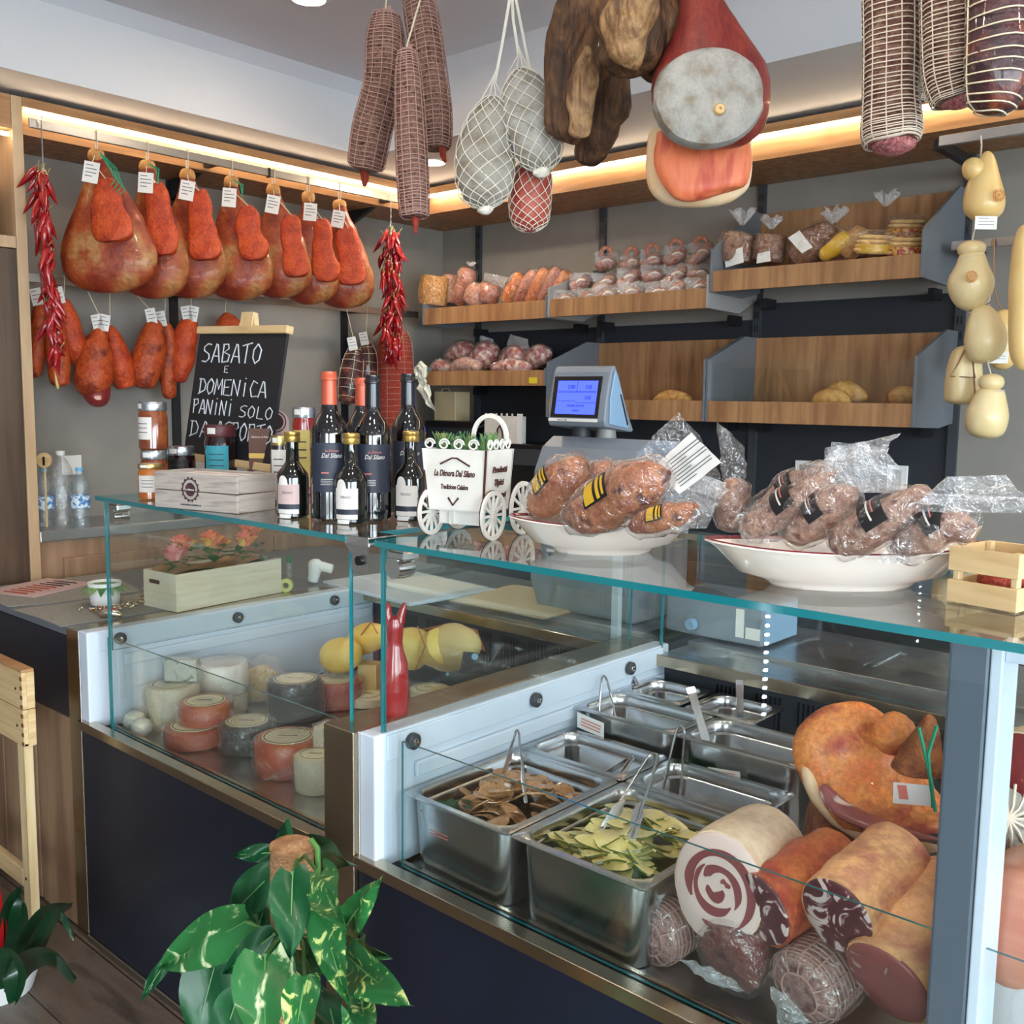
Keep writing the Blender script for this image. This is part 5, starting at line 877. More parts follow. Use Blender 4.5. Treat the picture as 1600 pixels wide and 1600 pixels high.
# ---------------------------------------------------------------- shelf trays on the back wall
YS = 3.22
def tray(label, x0, x1, zb, hf, side_front, side_top, back_top, tilt, mside='side_grey'):
    t = thing('shelf_tray', ((x0 + x1) / 2, 3.4, zb), label, 'shelf', 'wooden shelf trays on the back wall')
    G().box(x0, x1, YS, YS + .016, zb, zb + hf).obj('front_board', 'oak', t, smooth=False, bev=.001)
    g = G(); g.add([(x, y, z) for x in (x0, x1) for y, z in ((YS + .016, zb + .004), (3.57, zb + tilt), (3.57, zb + tilt + .016), (YS + .016, zb + .02))], [(0, 1, 2, 3), (7, 6, 5, 4), (0, 4, 5, 1), (1, 5, 6, 2), (2, 6, 7, 3), (3, 7, 4, 0)]); g.obj('base_board', 'oak', t, smooth=False)
    poly = [(YS - .002, zb), (YS - .002, side_front), (side_top[0], side_top[1]), (3.583, side_top[1]), (3.583, zb + tilt * .5), (3.45, zb - .005)]
    for x in (x0 - .0105, x1 + .0005):
        G(Matrix(((0, 0, 1, x), (1, 0, 0, 0), (0, 1, 0, 0), (0, 0, 0, 1)))).prism(poly, 0, .010).obj('side_panel', mside, t, smooth=False, bev=.001)
    if back_top: G().box(x0, x1, 3.565, 3.58, zb + tilt, back_top).obj('back_board', 'oak', t, smooth=False)
    for x in (x0 + .06, x1 - .06): G().box(x - .01, x + .01, 3.50, 3.583, zb - .04, zb - .003).obj('bracket', 'black_metal', t, smooth=False)
    return t
tray('upper shelf tray nearest the room corner, with packed salami', -3.43, -2.697, 1.833, .074, 1.925, (3.50, 2.03), None, .07)
tray('upper shelf tray in the middle, heaped with bagged sausages', -2.673, -1.932, 1.836, .072, 1.955, (3.53, 2.06), None, .11, 'side_pale')
tray('upper shelf tray at the right, with bagged bread', -1.908, -1.167, 1.893, .074, 2.043, (3.52, 2.22), 2.215, .05)
tray('lower shelf tray nearest the room corner, with packed bacon', -3.43, -2.697, 1.553, .066, 1.625, (3.50, 1.72), None, .02)
tray('lower shelf tray behind the scale, almost empty', -2.673, -1.932, 1.423, .076, 1.65, (3.48, 1.747), 1.745, .02)
tray('lower shelf tray at the right, with round loaves', -1.908, -1.167, 1.423, .076, 1.65, (3.48, 1.747), 1.745, .02)
tag(G().box(-2.78, -2.735, YS - .0012, YS - .0002, 1.563, 1.588).obj('yellow_sticker', 'yellow_sticker', smooth=False), 'round yellow sticker on the front of the lower corner tray', 'sticker')
def bagpack(label, st, m, grp, seed, cat='salami', ruffle=None, lab=None, name='bagged_salami', cap=(.2, .2), amp=.006, grow=.004, fm='film'):
    t = vac(label, st, m, grp, seed, name, cat, (), (), grow, fm, amp, cap)
    if ruffle:                                                       # gathered cellophane above the tie
        p = V(ruffle[0]); r_ = ruffle[1]; g = G(); R = []
        for i in range(6):
            k = i / 5; R.append([p + (CR * math.cos(a) + V(-CR.y, CR.x, 0) * math.sin(a)) * (.008 + r_ * k * (1 + .45 * math.sin(7 * a + seed))) + V(0, 0, r_ * 1.5 * k * (1 + .25 * math.sin(5 * a + seed * 2))) for a in [2 * PI * j / 28 for j in range(28)]])
        g.rings(R, False); g.obj('gathered_film', 'film_bright', t)
    if lab: sheet_film('paper_label', lab, 'paper', t, .002, seed)
    return t
gA = 'packs on the upper corner tray'
bagpack('bag of golden fried snacks at the left end of the upper corner tray', [(-3.457, 3.3, 1.927, 0.0665, 0.0665), (-3.449, 3.3, 1.995, 0.0723, 0.0723), (-3.44, 3.3, 2.068, 0.0661, 0.0661)], 'chips', gA, 1, 'snack bag', amp=.004, cap=(.1, .1), name='snack_bag')
bagpack('clear pack with a folded top beside the snack bag', [(-3.415, 3.36, 1.942, 0.0364, 0.0364), (-3.407, 3.36, 2.013, 0.0393, 0.0393), (-3.399, 3.36, 2.077, 0.0332, 0.0332)], 'sausage_pale', gA, 2, cap=(.1, .1))
bagpack('dark red pack with a long white twisted top', [(-3.335, 3.34, 1.93, 0.0299, 0.0299), (-3.302, 3.34, 1.99, 0.0416, 0.0416), (-3.269, 3.34, 2.06, 0.0413, 0.0413), (-3.253, 3.34, 2.094, 0.0265, 0.0265)], 'sausage', gA, 3, ruffle=((-3.245, 3.34, 2.099), .012))
bagpack('pale pack left of the printed clear bag on the upper corner tray', [(-3.216, 3.32, 1.923, 0.0439, 0.0439), (-3.192, 3.32, 1.967, 0.0496, 0.0496), (-3.168, 3.32, 2.011, 0.0377, 0.0377)], 'sausage_pale', gA, 4)
t = bagpack('pack with a stiff clear printed header bag on the upper corner tray', [(-3.146, 3.34, 1.926, 0.0436, 0.0436), (-3.131, 3.34, 1.977, 0.0522, 0.0522), (-3.116, 3.34, 2.015, 0.0376, 0.0376)], 'sausage', gA, 5); sheet_film('header_film', [(-3.198, 3.36, 2.011), (-3.063, 3.36, 1.991), (-3.021, 3.36, 2.034), (-3.175, 3.36, 2.067)], 'film_bright', t, .01, 3)
for k in range(6):
    x = 790 + k * 19; n = ['first', 'second', 'third', 'fourth', 'fifth', 'last'][k]
    bagpack(n + ' of the slanting spiced packs at the right of the upper corner tray', ([(-3.027, 3.33, 1.919, 0.0257, 0.0257), (-2.982, 3.33, 1.972, 0.034, 0.034), (-2.927, 3.33, 2.041, 0.0308, 0.0308)], [(-2.967, 3.34, 1.917, 0.0255, 0.0255), (-2.908, 3.34, 1.98, 0.0336, 0.0336), (-2.851, 3.34, 2.047, 0.0277, 0.0277)], [(-2.901, 3.35, 1.914, 0.0253, 0.0253), (-2.851, 3.35, 1.983, 0.0334, 0.0334), (-2.795, 3.35, 2.055, 0.0275, 0.0275)], [(-2.836, 3.36, 1.917, 0.0251, 0.0251), (-2.787, 3.36, 1.985, 0.0331, 0.0331), (-2.739, 3.36, 2.057, 0.0273, 0.0273)], [(-2.787, 3.37, 1.926, 0.0222, 0.0222), (-2.738, 3.37, 1.983, 0.0302, 0.0302), (-2.697, 3.37, 2.039, 0.0272, 0.0272)], [(-2.764, 3.42, 1.945, 0.0223, 0.0223), (-2.722, 3.42, 1.992, 0.0304, 0.0304), (-2.695, 3.42, 2.033, 0.0247, 0.0247)])[k], 'sausage' if k % 2 else 'speck_rub', gA, 6 + k)
gB = 'sausage bags heaped on the middle tray'; r = random.Random(3)
rows = ((3.30, 862, 1100, 478, 462, 7), (3.40, 905, 1100, 455, 436, 6), (3.50, 945, 1096, 425, 402, 5))
SB = [((-2.64, 3.29, 1.896), 0), ((-2.526, 3.29, 1.897), 0), ((-2.416, 3.29, 1.897), 0), ((-2.309, 3.29, 1.898), 0), ((-2.206, 3.29, 1.899), 0), ((-2.107, 3.29, 1.9), 0), ((-2.011, 3.29, 1.901), 0), ((-2.621, 3.38, 1.971), 0), ((-2.503, 3.38, 1.972), 0), ((-2.39, 3.38, 1.972), 0), ((-2.281, 3.38, 1.973), 0), ((-2.176, 3.38, 1.974), 0), ((-2.074, 3.38, 1.975), 0), ((-2.563, 3.47, 2.055), 0), ((-2.448, 3.47, 2.055), 0), ((-2.337, 3.47, 2.056), 0), ((-2.23, 3.47, 2.056), 0), ((-2.126, 3.47, 2.057), 0)]
for k, (c, s) in enumerate(SB):
    p = V(c) + CR * r.uniform(-.014, .014) + V(0, 0, r.uniform(-.006, .01)); d = (CR * .036 + V(0, 0, .03) * r.uniform(-.6, 1.2)) * 1.25
    row = 'front' if k < 7 else ('middle' if k < 13 else 'back'); j = k if k < 7 else (k - 7 if k < 13 else k - 13)
    t = bagpack('bag of curled sausage, ' + ['first', 'second', 'third', 'fourth', 'fifth', 'sixth', 'seventh'][j] + ' from the left in the ' + row + ' row of the middle tray', [tuple(p - d) + (.020, .026), tuple(p - d * .3 + V(0, 0, .006)) + (.026, .034), tuple(p + d * .4 + V(0, 0, .006)) + (.026, .034), tuple(p + d) + (.016, .024)], ('sausage', 'sausage', 'sausage_pale')[k % 3], gB, 20 + k, 'sausage', name='sausage_bag', fm='film_loose')
    G().sweep([tuple(p + CN * .026 - CR * .022 + V(0, 0, .008)) + (.004, .009), tuple(p + CN * .03 + V(0, 0, .020)) + (.006, .011), tuple(p + CN * .026 + CR * .024 + V(0, 0, .012)) + (.004, .009)], 8, 8, V(0, 0, 1), .002, 40, k, cap=(.2, .2)).obj('white_casing', 'moz', t)
    sheet_film('loose_film', [tuple(p - CR * .05 + CN * .03 + V(0, 0, .01)), tuple(p + CR * .05 + CN * .03 + V(0, 0, .015)), tuple(p + CR * .05 + V(0, 0, .055)), tuple(p - CR * .05 + V(0, 0, .05))], 'film_bright', t, .016, k, 7, 6)
    if k >= 13: G().tube([p + CR * (.022 * math.cos(a)) + V(0, 0, .05 + .024 * math.sin(a)) for a in [2 * PI * j / 14 for j in range(14)]], .0085, 8, closed=True).obj('sausage_loop', 'sausage', t)
gC = 'bread bags on the upper right tray'
bagpack('bag of dark sliced bread at the left end of the bread tray', [(-1.887, 3.34, 2.004, 0.0592, 0.0592), (-1.884, 3.34, 2.05, 0.0638, 0.0638), (-1.871, 3.34, 2.118, 0.0517, 0.0517)], 'bread', gC, 50, 'bread', ((-1.862, 3.34, 2.14), .032), [(-1.893, 3.285, 1.985), (-1.82, 3.285, 1.998), (-1.828, 3.285, 2.053), (-1.903, 3.285, 2.036)], 'bread_bag', (.12, .1))
bagpack('second bag of dark sliced bread, beside the first on the bread tray', [(-1.768, 3.36, 2.002, 0.0512, 0.0512), (-1.76, 3.36, 2.046, 0.0556, 0.0556), (-1.753, 3.36, 2.1, 0.0462, 0.0462)], 'bread', gC, 51, 'bread', ((-1.754, 3.36, 2.118), .026), [(-1.777, 3.3, 1.992), (-1.722, 3.3, 1.996), (-1.726, 3.3, 2.032), (-1.774, 3.3, 2.027)], 'bread_bag', (.12, .1))
bagpack('bag of bread with a tilted green-printed label, middle of the bread tray', [(-1.673, 3.38, 2.001, 0.0344, 0.0344), (-1.622, 3.38, 2.041, 0.0567, 0.0567), (-1.558, 3.38, 2.092, 0.0448, 0.0448), (-1.531, 3.38, 2.116, 0.0223, 0.0223)], 'bread', gC, 52, 'bread', ((-1.527, 3.38, 2.12), .03), [(-1.614, 3.32, 2.016), (-1.575, 3.32, 2.034), (-1.627, 3.32, 2.096), (-1.67, 3.32, 2.074)], 'bread_bag', (.12, .1))
bagpack('yellow snack packet leaning between bread and rusks', [(-1.558, 3.35, 1.997, 0.0156, 0.0156), (-1.504, 3.35, 2.034, 0.0309, 0.0309), (-1.456, 3.35, 2.07, 0.0284, 0.0284)], 'yellow_pack', gC, 53, 'packet', name='snack_packet')
bagpack('bag of golden bread rolls right of the yellow packet', [(-1.488, 3.38, 2.003, 0.0288, 0.0288), (-1.45, 3.38, 2.043, 0.0439, 0.0439), (-1.412, 3.38, 2.087, 0.0326, 0.0326)], 'bread_gold', gC, 54, 'bread', ((-1.378, 3.45, 2.169), .028), None, 'bread_bag')
for k, (lab, st) in enumerate((('front pack of ring rusks at the right of the bread tray', [(-1.371, 3.33, 2.03)][0]), ('rear pack of ring rusks, highest at the right of the bread tray', [(-1.313, 3.44, 2.089)][0]), ('pack of ring rusks against the right side of the bread tray', [(-1.279, 3.36, 2.017)][0]))):
    p = V(st); t = thing('rusk_pack', p, lab, 'bread', gC); ax = (CR + V(0, 0, .12)).normalized(); T = frame(p, V(0, 0, 1).cross(ax), V(0, 0, 1) - ax * ax.z)
    for j in range(4):
        Tj = frame(p + V(0, 0, .014 * j - .022) + CR * (.006 * j), CR, V(-CR.y, CR.x, .15)); g = G(Tj); R = [[((.046 + .014 * math.cos(b)) * math.cos(a), (.046 + .014 * math.cos(b)) * math.sin(a) * .8, .007 * math.sin(b)) for b in [2 * PI * i / 8 for i in range(8)]] for a in [2 * PI * i / 24 for i in range(24)]]
        g.rings(R, False, True); g.obj('ring_rusk', 'tarallo', t)
    G(frame(p + V(0, 0, -.034) + CR * .01, CR, V(-CR.y, CR.x, .15))).lathe([(.0001, 0), (.058, 0), (.062, .004), (.062, .028), (.058, .03)], 24).obj('printed_band', 'tartan' if k else 'yellow_pack', t)
    G(frame(p + V(0, 0, -.036) + CR * .01, CR, V(-CR.y, CR.x, .15))).lathe([(.064, 0), (.066, .06), (.05, .075), (.02, .08)], 24).obj('film_wrap', 'film', t)
gD = 'packs of bacon on the lower corner tray'
for k, (lab, st, m) in enumerate((('thin dark bacon pack at the left of the lower corner tray', [(-3.413, 3.36, 1.684, 0.0244, 0.0244), (-3.327, 3.36, 1.718, 0.0452, 0.0452), (-3.235, 3.36, 1.704, 0.0327, 0.0327)], 'bacon'), ('large bacon pack with a raised clear corner', [(-3.243, 3.36, 1.64, 0.0387, 0.0387), (-3.162, 3.36, 1.691, 0.0647, 0.0647), (-3.101, 3.36, 1.673, 0.035, 0.035)], 'bacon'), ('bacon pack with a tall folded film top, middle of the lower corner tray', [(-3.05, 3.36, 1.643, 0.0348, 0.0348), (-2.981, 3.36, 1.677, 0.0573, 0.0573), (-2.919, 3.36, 1.653, 0.0341, 0.0341)], 'bacon'), ('dark bacon pack at the right end of the lower corner tray', [(-2.904, 3.36, 1.642, 0.0312, 0.0312), (-2.846, 3.36, 1.686, 0.0477, 0.0477), (-2.787, 3.36, 1.674, 0.0278, 0.0278)], 'bacon'),
                                  ('low row bacon pack, leftmost behind the front board', [(-3.462, 3.29, 1.628, 0.0152, 0.0152), (-3.393, 3.29, 1.645, 0.0271, 0.0271), (-3.316, 3.29, 1.633, 0.0179, 0.0179)], 'bacon'), ('low row bacon pack, second behind the front board', [(-3.316, 3.29, 1.63, 0.0209, 0.0209), (-3.224, 3.29, 1.649, 0.0353, 0.0353), (-3.127, 3.29, 1.636, 0.0203, 0.0203)], 'sausage_pale'), ('low row bacon pack, rightmost behind the front board', [(-3.056, 3.29, 1.624, 0.0201, 0.0201), (-2.956, 3.29, 1.64, 0.0311, 0.0311), (-2.829, 3.29, 1.628, 0.0194, 0.0194)], 'bacon'))):
    t = bagpack(lab, st, m, gD, 60 + k, 'bacon', name='bacon_pack', fm='film_loose', amp=.008)
    if k in (1, 2): sheet_film('folded_film', [(-3.223, 3.36, 1.716), (-3.102, 3.36, 1.69), (-3.123, 3.36, 1.766), (-3.195, 3.36, 1.785)] if k == 1 else [(-3.043, 3.36, 1.701), (-2.89, 3.36, 1.687), (-2.914, 3.36, 1.76), (-3.021, 3.36, 1.786)], 'film_bright', t, .012, k)
gE = 'loaves on the lower right tray'
for k, (lab, st) in enumerate((('round loaf at the front of the lower right tray', [(-1.548, 3.32, 1.5, 0.0225, 0.0225), (-1.478, 3.32, 1.514, 0.0377, 0.0377), (-1.409, 3.32, 1.502, 0.0197, 0.0197)]), ('flat loaf behind the round one on the lower right tray', [(-1.542, 3.42, 1.524, 0.0229, 0.0229), (-1.476, 3.42, 1.538, 0.0407, 0.0407), (-1.392, 3.42, 1.516, 0.0223, 0.0223)]), ('loaf at the right end of the lower right tray', [(-1.308, 3.4, 1.508, 0.0218, 0.0218), (-1.266, 3.4, 1.526, 0.0325, 0.0325), (-1.202, 3.4, 1.518, 0.0214, 0.0214)]), ('pale loaf on the tray behind the scale', [(-2.244, 3.36, 1.492, 0.018, 0.018), (-2.154, 3.36, 1.513, 0.0278, 0.0278), (-2.06, 3.36, 1.499, 0.0174, 0.0174)]))):
    tag(G().sweep(st, 18, 16, V(0, 0, 1), .004, 14, k, cap=(.3, .3)).obj('loaf', 'bread_gold'), lab, 'bread', gE)
t = thing('clear_tray_front', (-1.54, 3.24, 1.5), 'clear plastic front pane of the lower right tray', 'pane'); G().box(-1.907, -1.168, 3.238, 3.241, 1.50, 1.64).obj('clear_pane', 'glass', t, smooth=False)
# wall sockets on the back wall
for k, (a, b, lab) in enumerate((((-1.734, 3.599, 1.211), (-1.585, 3.599, 1.276), 'white socket plate on the back wall, left, behind the sausage bags'), ((-1.376, 3.599, 1.187), (-1.303, 3.599, 1.277), 'white socket plate on the back wall, right of the tall clear bag'))):
    t = thing('wall_socket', a, lab, 'socket', 'white wall sockets'); G().box(a[0], b[0], 3.59, 3.599, a[2], b[2]).obj('plate', 'white', t, smooth=False, bev=.002)
    G().box(a[0] + .02, b[0] - .02, 3.588, 3.590, a[2] + .015, b[2] - .015).obj('insert', 'side_pale', t, smooth=False)
# ---------------------------------------------------------------- caciocavallo cheeses at the right
ra = rail('cheese_rail', 'upper steel rail at the right with the caciocavallo cords', (-1.088, 3.1, 2.284), (.6, 3.1, 2.284), .03, .014, 'steel')
for x in (-1.155 + .06, -.39): G().box(x - .012, x + .012, 3.108, 3.6, 2.25, 2.28).obj('bracket', 'black_metal', ra, smooth=False)
rb = rail('cheese_rail', 'lower steel rail at the right, behind the round cheeses', (-1.118, 3.35, 2.014), (.6, 3.35, 2.014), .028, .012, 'steel')
for x in (-1.10, -.39): G().box(x - .012, x + .012, 3.357, 3.6, 1.984, 2.010).obj('bracket', 'black_metal', rb, smooth=False)
gc_ = 'caciocavallo cheeses at the right'
def cheese(label, st, m, head=None, neck=None, cord=None, tagc=None, stampc=None, name='caciocavallo', cap=(.12, .2), cm='net_white', pw=2):
    t = thing(name, Vector(st[-1][:3]), label, 'cheese', gc_)
    G().sweep(st, 26, 24, CR, .002, 8, 1, pw, cap=cap).obj('body', m, t)
    if head: G().sweep(head, 16, 20, CR, .001, 8, 2, cap=(.3, .3)).obj('head', m, t)
    if neck: c = V(neck[:3]); G().tube([c + CR * neck[3] * math.cos(a) + V(-CR.y, CR.x, 0) * neck[3] * math.sin(a) + V(0, 0, neck[4] * math.cos(a)) for a in [2 * PI * k / 20 for k in range(20)]], .0022, 6, closed=True).obj('neck_cord', cm, t)
    if cord: G().tube(cord, .0025, 6).obj('cord', cm, t)
    if tagc: o = card('paper_tag', frame(V(tagc), CR, V(0, 0, 1)), .062, .036, t, 3); 
    if stampc:
        T = frame(V(stampc), CR, V(0, 0, 1) - CN * .1); s = G(T)
        for rr in (.016, .011): s.tube([(rr * math.cos(2 * PI * k / 18), rr * math.sin(2 * PI * k / 18), 0) for k in range(18)], .0013, 4, closed=True)
        for k in range(10): a = 2 * PI * k / 10; s.tube([(.012 * math.cos(a), .012 * math.sin(a), 0), (.0155 * math.cos(a + .2), .0155 * math.sin(a + .2), 0)], .0012, 4)
        s.box(-.004, .004, -.005, .005, -.0006, .0012); s.obj('brand_stamp', 'stamp', t)
    return t
cheese('topmost caciocavallo, hanging from the upper rail with a paper tag', [(-0.9453, 3.08, 2.217, 0.0109, 0.0109), (-0.9459, 3.08, 2.171, 0.0311, 0.0311), (-0.9491, 3.08, 2.113, 0.0513, 0.0513), (-0.9439, 3.08, 2.059, 0.0551, 0.0551), (-0.9448, 3.08, 2.018, 0.0331, 0.0331)], 'provolone', [(-0.9746, 3.06, 2.2, 0.0165, 0.0165), (-0.9745, 3.06, 2.172, 0.0311, 0.0311), (-0.9603, 3.06, 2.138, 0.0238, 0.0238)], None, [(-0.9441, 3.085, 2.012), (-0.9657, 3.085, 2.161), (-0.9638, 3.085, 2.24), (-0.967, 3.085, 2.264), (-0.9657, 3.085, 2.243)], (-0.9189, 3.02, 2.025), (-0.8932, 3.035, 2.082))
cheese('caciocavallo with a round brown stamp, below the topmost', [(-0.9778, 3.1, 1.944, 0.0318, 0.0318), (-0.9755, 3.1, 1.907, 0.043, 0.043), (-0.974, 3.1, 1.856, 0.0637, 0.0637), (-0.9658, 3.1, 1.81, 0.0543, 0.0543), (-0.9529, 3.1, 1.774, 0.028, 0.028)], 'provolone_pale', [(-0.9796, 3.1, 1.974, 0.0261, 0.0261), (-0.9782, 3.1, 1.952, 0.0392, 0.0392), (-0.9766, 3.1, 1.926, 0.0318, 0.0318)], [-0.9766039411379898, 3.1, 1.9259125573215643, 0.036, 0.004], [(-0.9747, 3.09, 1.972), (-0.9658, 3.09, 2.027)], None, (-0.9496, 3.025, 1.862))
cheese('smooth caciocavallo hanging under the stamped one', [(-0.9465, 3.1, 1.785, 0.0243, 0.0243), (-0.9333, 3.1, 1.744, 0.0447, 0.0447), (-0.9228, 3.1, 1.688, 0.0578, 0.0578), (-0.9233, 3.1, 1.642, 0.0467, 0.0467), (-0.9218, 3.1, 1.618, 0.0243, 0.0243)], 'provolone_pale', None, [-0.946007732633177, 3.1, 1.7773685849935614, 0.027, 0.012], [(-0.9462, 3.1, 1.781), (-0.9192, 3.1, 1.798), (-0.9192, 3.1, 1.853)])
cheese('square pale cheese tied crosswise with brown cord', [(-0.9939, 3.16, 1.675, 0.0289, 0.0289), (-0.9946, 3.16, 1.627, 0.0424, 0.0424), (-0.996, 3.16, 1.56, 0.0483, 0.0483), (-0.9959, 3.16, 1.498, 0.0446, 0.0446)], 'provolone_pale', None, None, [(-0.9748, 3.11, 1.675), (-1, 3.11, 1.616), (-1.02, 3.11, 1.582), (-0.9471, 3.11, 1.578), (-0.9578, 3.11, 1.634), (-0.943, 3.11, 1.512)], name='tied_cheese', cap=(.2, .12), cm='twine_brown', pw=3.2)
cheese('lowest caciocavallo with a round head and white neck cord', [(-0.894, 3.08, 1.548, 0.0333, 0.0333), (-0.8956, 3.08, 1.518, 0.0445, 0.0445), (-0.8993, 3.08, 1.466, 0.0595, 0.0595), (-0.8981, 3.08, 1.42, 0.0503, 0.0503), (-0.8985, 3.08, 1.399, 0.0261, 0.0261)], 'provolone_pale', [(-0.8931, 3.08, 1.588, 0.024, 0.024), (-0.8934, 3.08, 1.566, 0.0352, 0.0352), (-0.8935, 3.08, 1.54, 0.0296, 0.0296)], [-0.8915212506657406, 3.08, 1.5364567193801453, 0.034, 0.004], [(-0.8946, 3.08, 1.584), (-0.9051, 3.08, 1.614), (-0.9046, 3.08, 1.632)])
cheese('caciocavallo hanging behind the smooth one, from the lower rail', [(-0.9484, 3.33, 1.791, 0.0237, 0.0237), (-0.9414, 3.33, 1.74, 0.0356, 0.0356), (-0.937, 3.33, 1.671, 0.0396, 0.0396), (-0.9402, 3.33, 1.607, 0.0338, 0.0338)], 'provolone', None, None, [(-0.944, 3.33, 1.779), (-0.965, 3.33, 1.819), (-0.98, 3.33, 1.878), (-0.9863, 3.33, 2.006), (-0.9903, 3.33, 2.011), (-0.9904, 3.33, 1.984)], (-0.9342, 3.27, 1.661), name='tied_cheese', cm='twine_brown')
cheese('long provolone cut off by the right edge of the picture', [(-0.8127, 3.02, 1.993, 0.0176, 0.0176), (-0.8125, 3.02, 1.941, 0.0317, 0.0317), (-0.8078, 3.02, 1.82, 0.0389, 0.0389), (-0.799, 3.02, 1.663, 0.0373, 0.0373), (-0.7962, 3.02, 1.596, 0.0231, 0.0231)], 'provolone', None, None, [(-0.8123, 3.02, 1.986), (-0.8184, 3.02, 2.079), (-0.8297, 3.02, 2.249), (-0.8313, 3.02, 2.273)])
# ---------------------------------------------------------------- scale and work counter behind the cases
x0, x1 = [-1.933, -1.717]; zt_, zb_ = [1.599, 1.415]
t = thing('shop_scale', ((x0 + x1) / 2, 2.40, .862), 'grey shop scale with a lit blue display above the smaller dish', 'scale')
MX = Matrix(((0, 0, 1, 0), (1, 0, 0, 0), (0, 1, 0, 0), (0, 0, 0, 1)))
hd = G(MX).prism([(2.335, zb_ + .004), (2.325, zb_ + .02), (2.335, zb_ + .09), (2.352, zt_ - .02), (2.362, zt_ - .004), (2.374, zt_), (2.392, zt_ - .03), (2.44, zb_ + .05), (2.475, zb_ - .008), (2.463, zb_ - .012)], x0, x1).obj('display_head', 'grey_plastic', t, smooth=False, bev=.006, seg=3)
G(MX).prism([(2.345, zb_ + .012), (2.345, zb_ + .09), (2.366, zt_ - .012), (2.38, zt_ - .03), (2.445, zb_ + .005), (2.43, zb_ + .0)], x1, x1 + .006).obj('side_cover', 'blue_plastic', hd, smooth=False, bev=.003)
G(MX).prism([(2.39, zb_ + .10), (2.396, zb_ + .10), (2.436, zb_ + .012), (2.43, zb_ + .008)], x1 + .006, x1 + .007).obj('side_slot', 'ink', hd, smooth=False)
Td = frame(V((x0 + x1) / 2 - .004, 2.3245, zb_ + .018), (1, 0, 0), V(0, .012, .07)); W2 = (x1 - x0)
G(Td).box(-W2 * .42, W2 * .40, .012, .135, .0005, .0025).obj('screen_bezel', 'ink', hd, smooth=False)
sc0 = G(Td).box(-W2 * .345, W2 * .345, .022, .122, .0025, .0032).obj('lcd_screen', 'screen', hd, smooth=False)
for s, x, y, z in (('0.000', -.10, .098, .017), ('0.00', .20, .098, .017), ('0.00', .20, .066, .017), ('ITALIANA MACCHI', 0, .044, .010), ('<GUEST>', .02, .030, .009)): words('lcd_digits', s, z, 'lcd_ink', hd, Td @ Matrix.Translation((x * W2, y, .0034)), .0002, sx=.75)
g = G(Td)
for b in ((-.33, .33, .090, .0912), (-.33, .33, .086, .0872), (-.33, -.01, .0605, .0615), (.0, .33, .056, .057), (-.005, .001, .088, .12)): g.box(b[0] * W2, b[1] * W2, b[2], b[3], .0032, .0036)
g.obj('lcd_lines', 'lcd_ink', hd, smooth=False)
G(Td).box(-W2 * .44, W2 * .40, .000, .009, .0005, .003).obj('maker_strip', 'paper', hd, smooth=False); words('maker_print', 'MACH 1200', .007, 'print', hd, Td @ Matrix.Translation((-W2 * .2, .0015, .0032)), .0002)
G().lathe([(.03, zb_ - .03), (.026, zb_ + .004)], 20, (x0 + W2 * .35, 2.40, 0)).obj('neck', 'dark_grey', t); G().lathe([(.03, zb_ - .03), (.026, zb_ + .004)], 20, (x0 + W2 * .75, 2.41, 0)).obj('neck', 'side_pale', t)
bt = zb_ - .028; bx0, bx1 = x0 - .01, x1 + .14
g = G(MX); g.prism([(2.30, .862), (2.265, .95), (2.26, 1.10), (2.275, bt - .10), (2.31, bt - .03), (2.36, bt), (2.55, bt - .01), (2.58, bt - .06), (2.58, .862)], bx0, bx1); bo = g.obj('housing', 'grey_plastic', t, smooth=False, bev=.012, seg=3)
G(MX).prism([(2.262, 1.10), (2.259, 1.10), (2.27, bt - .112), (2.276, bt - .108)], bx0 + .03, bx0 + .12).obj('maker_label', 'paper', t, smooth=False)
x0, x1 = [-1.473, -1.18]
t = thing('appliance_base', ((x0 + x1) / 2, 2.36, .862), 'grey-blue appliance with white stickers seen through the case glass', 'appliance')
G().box(x0, x1, 2.30, 2.50, .868, .975).obj('housing', 'grey_plastic', t, smooth=False, bev=.006); G().box(x1, x1 + .004, 2.31, 2.49, .872, .97).obj('side_cover', 'blue_plastic', t, smooth=False)
for a, b, z0, z1 in ((.74, .82, .885, .96), (.84, .98, .885, .915)): G().box(x0 + (x1 - x0) * a, x0 + (x1 - x0) * b, 2.2985, 2.2999, z0, z1).obj('white_sticker', 'paper', t, smooth=False)
for x in (x0 + .03, x1 - .03): G().lathe([(.012, .862), (.012, .869)], 14, (x, 2.33, 0)).obj('foot', 'black', t)
G(TR((x0 + .09, 2.295, .90)) @ Matrix.Rotation(PI / 2, 4, 'X')).lathe([(.016, 0), (.016, .016), (.013, .02), (.0001, .02)], 18).obj('knob', 'blue_plastic', t)
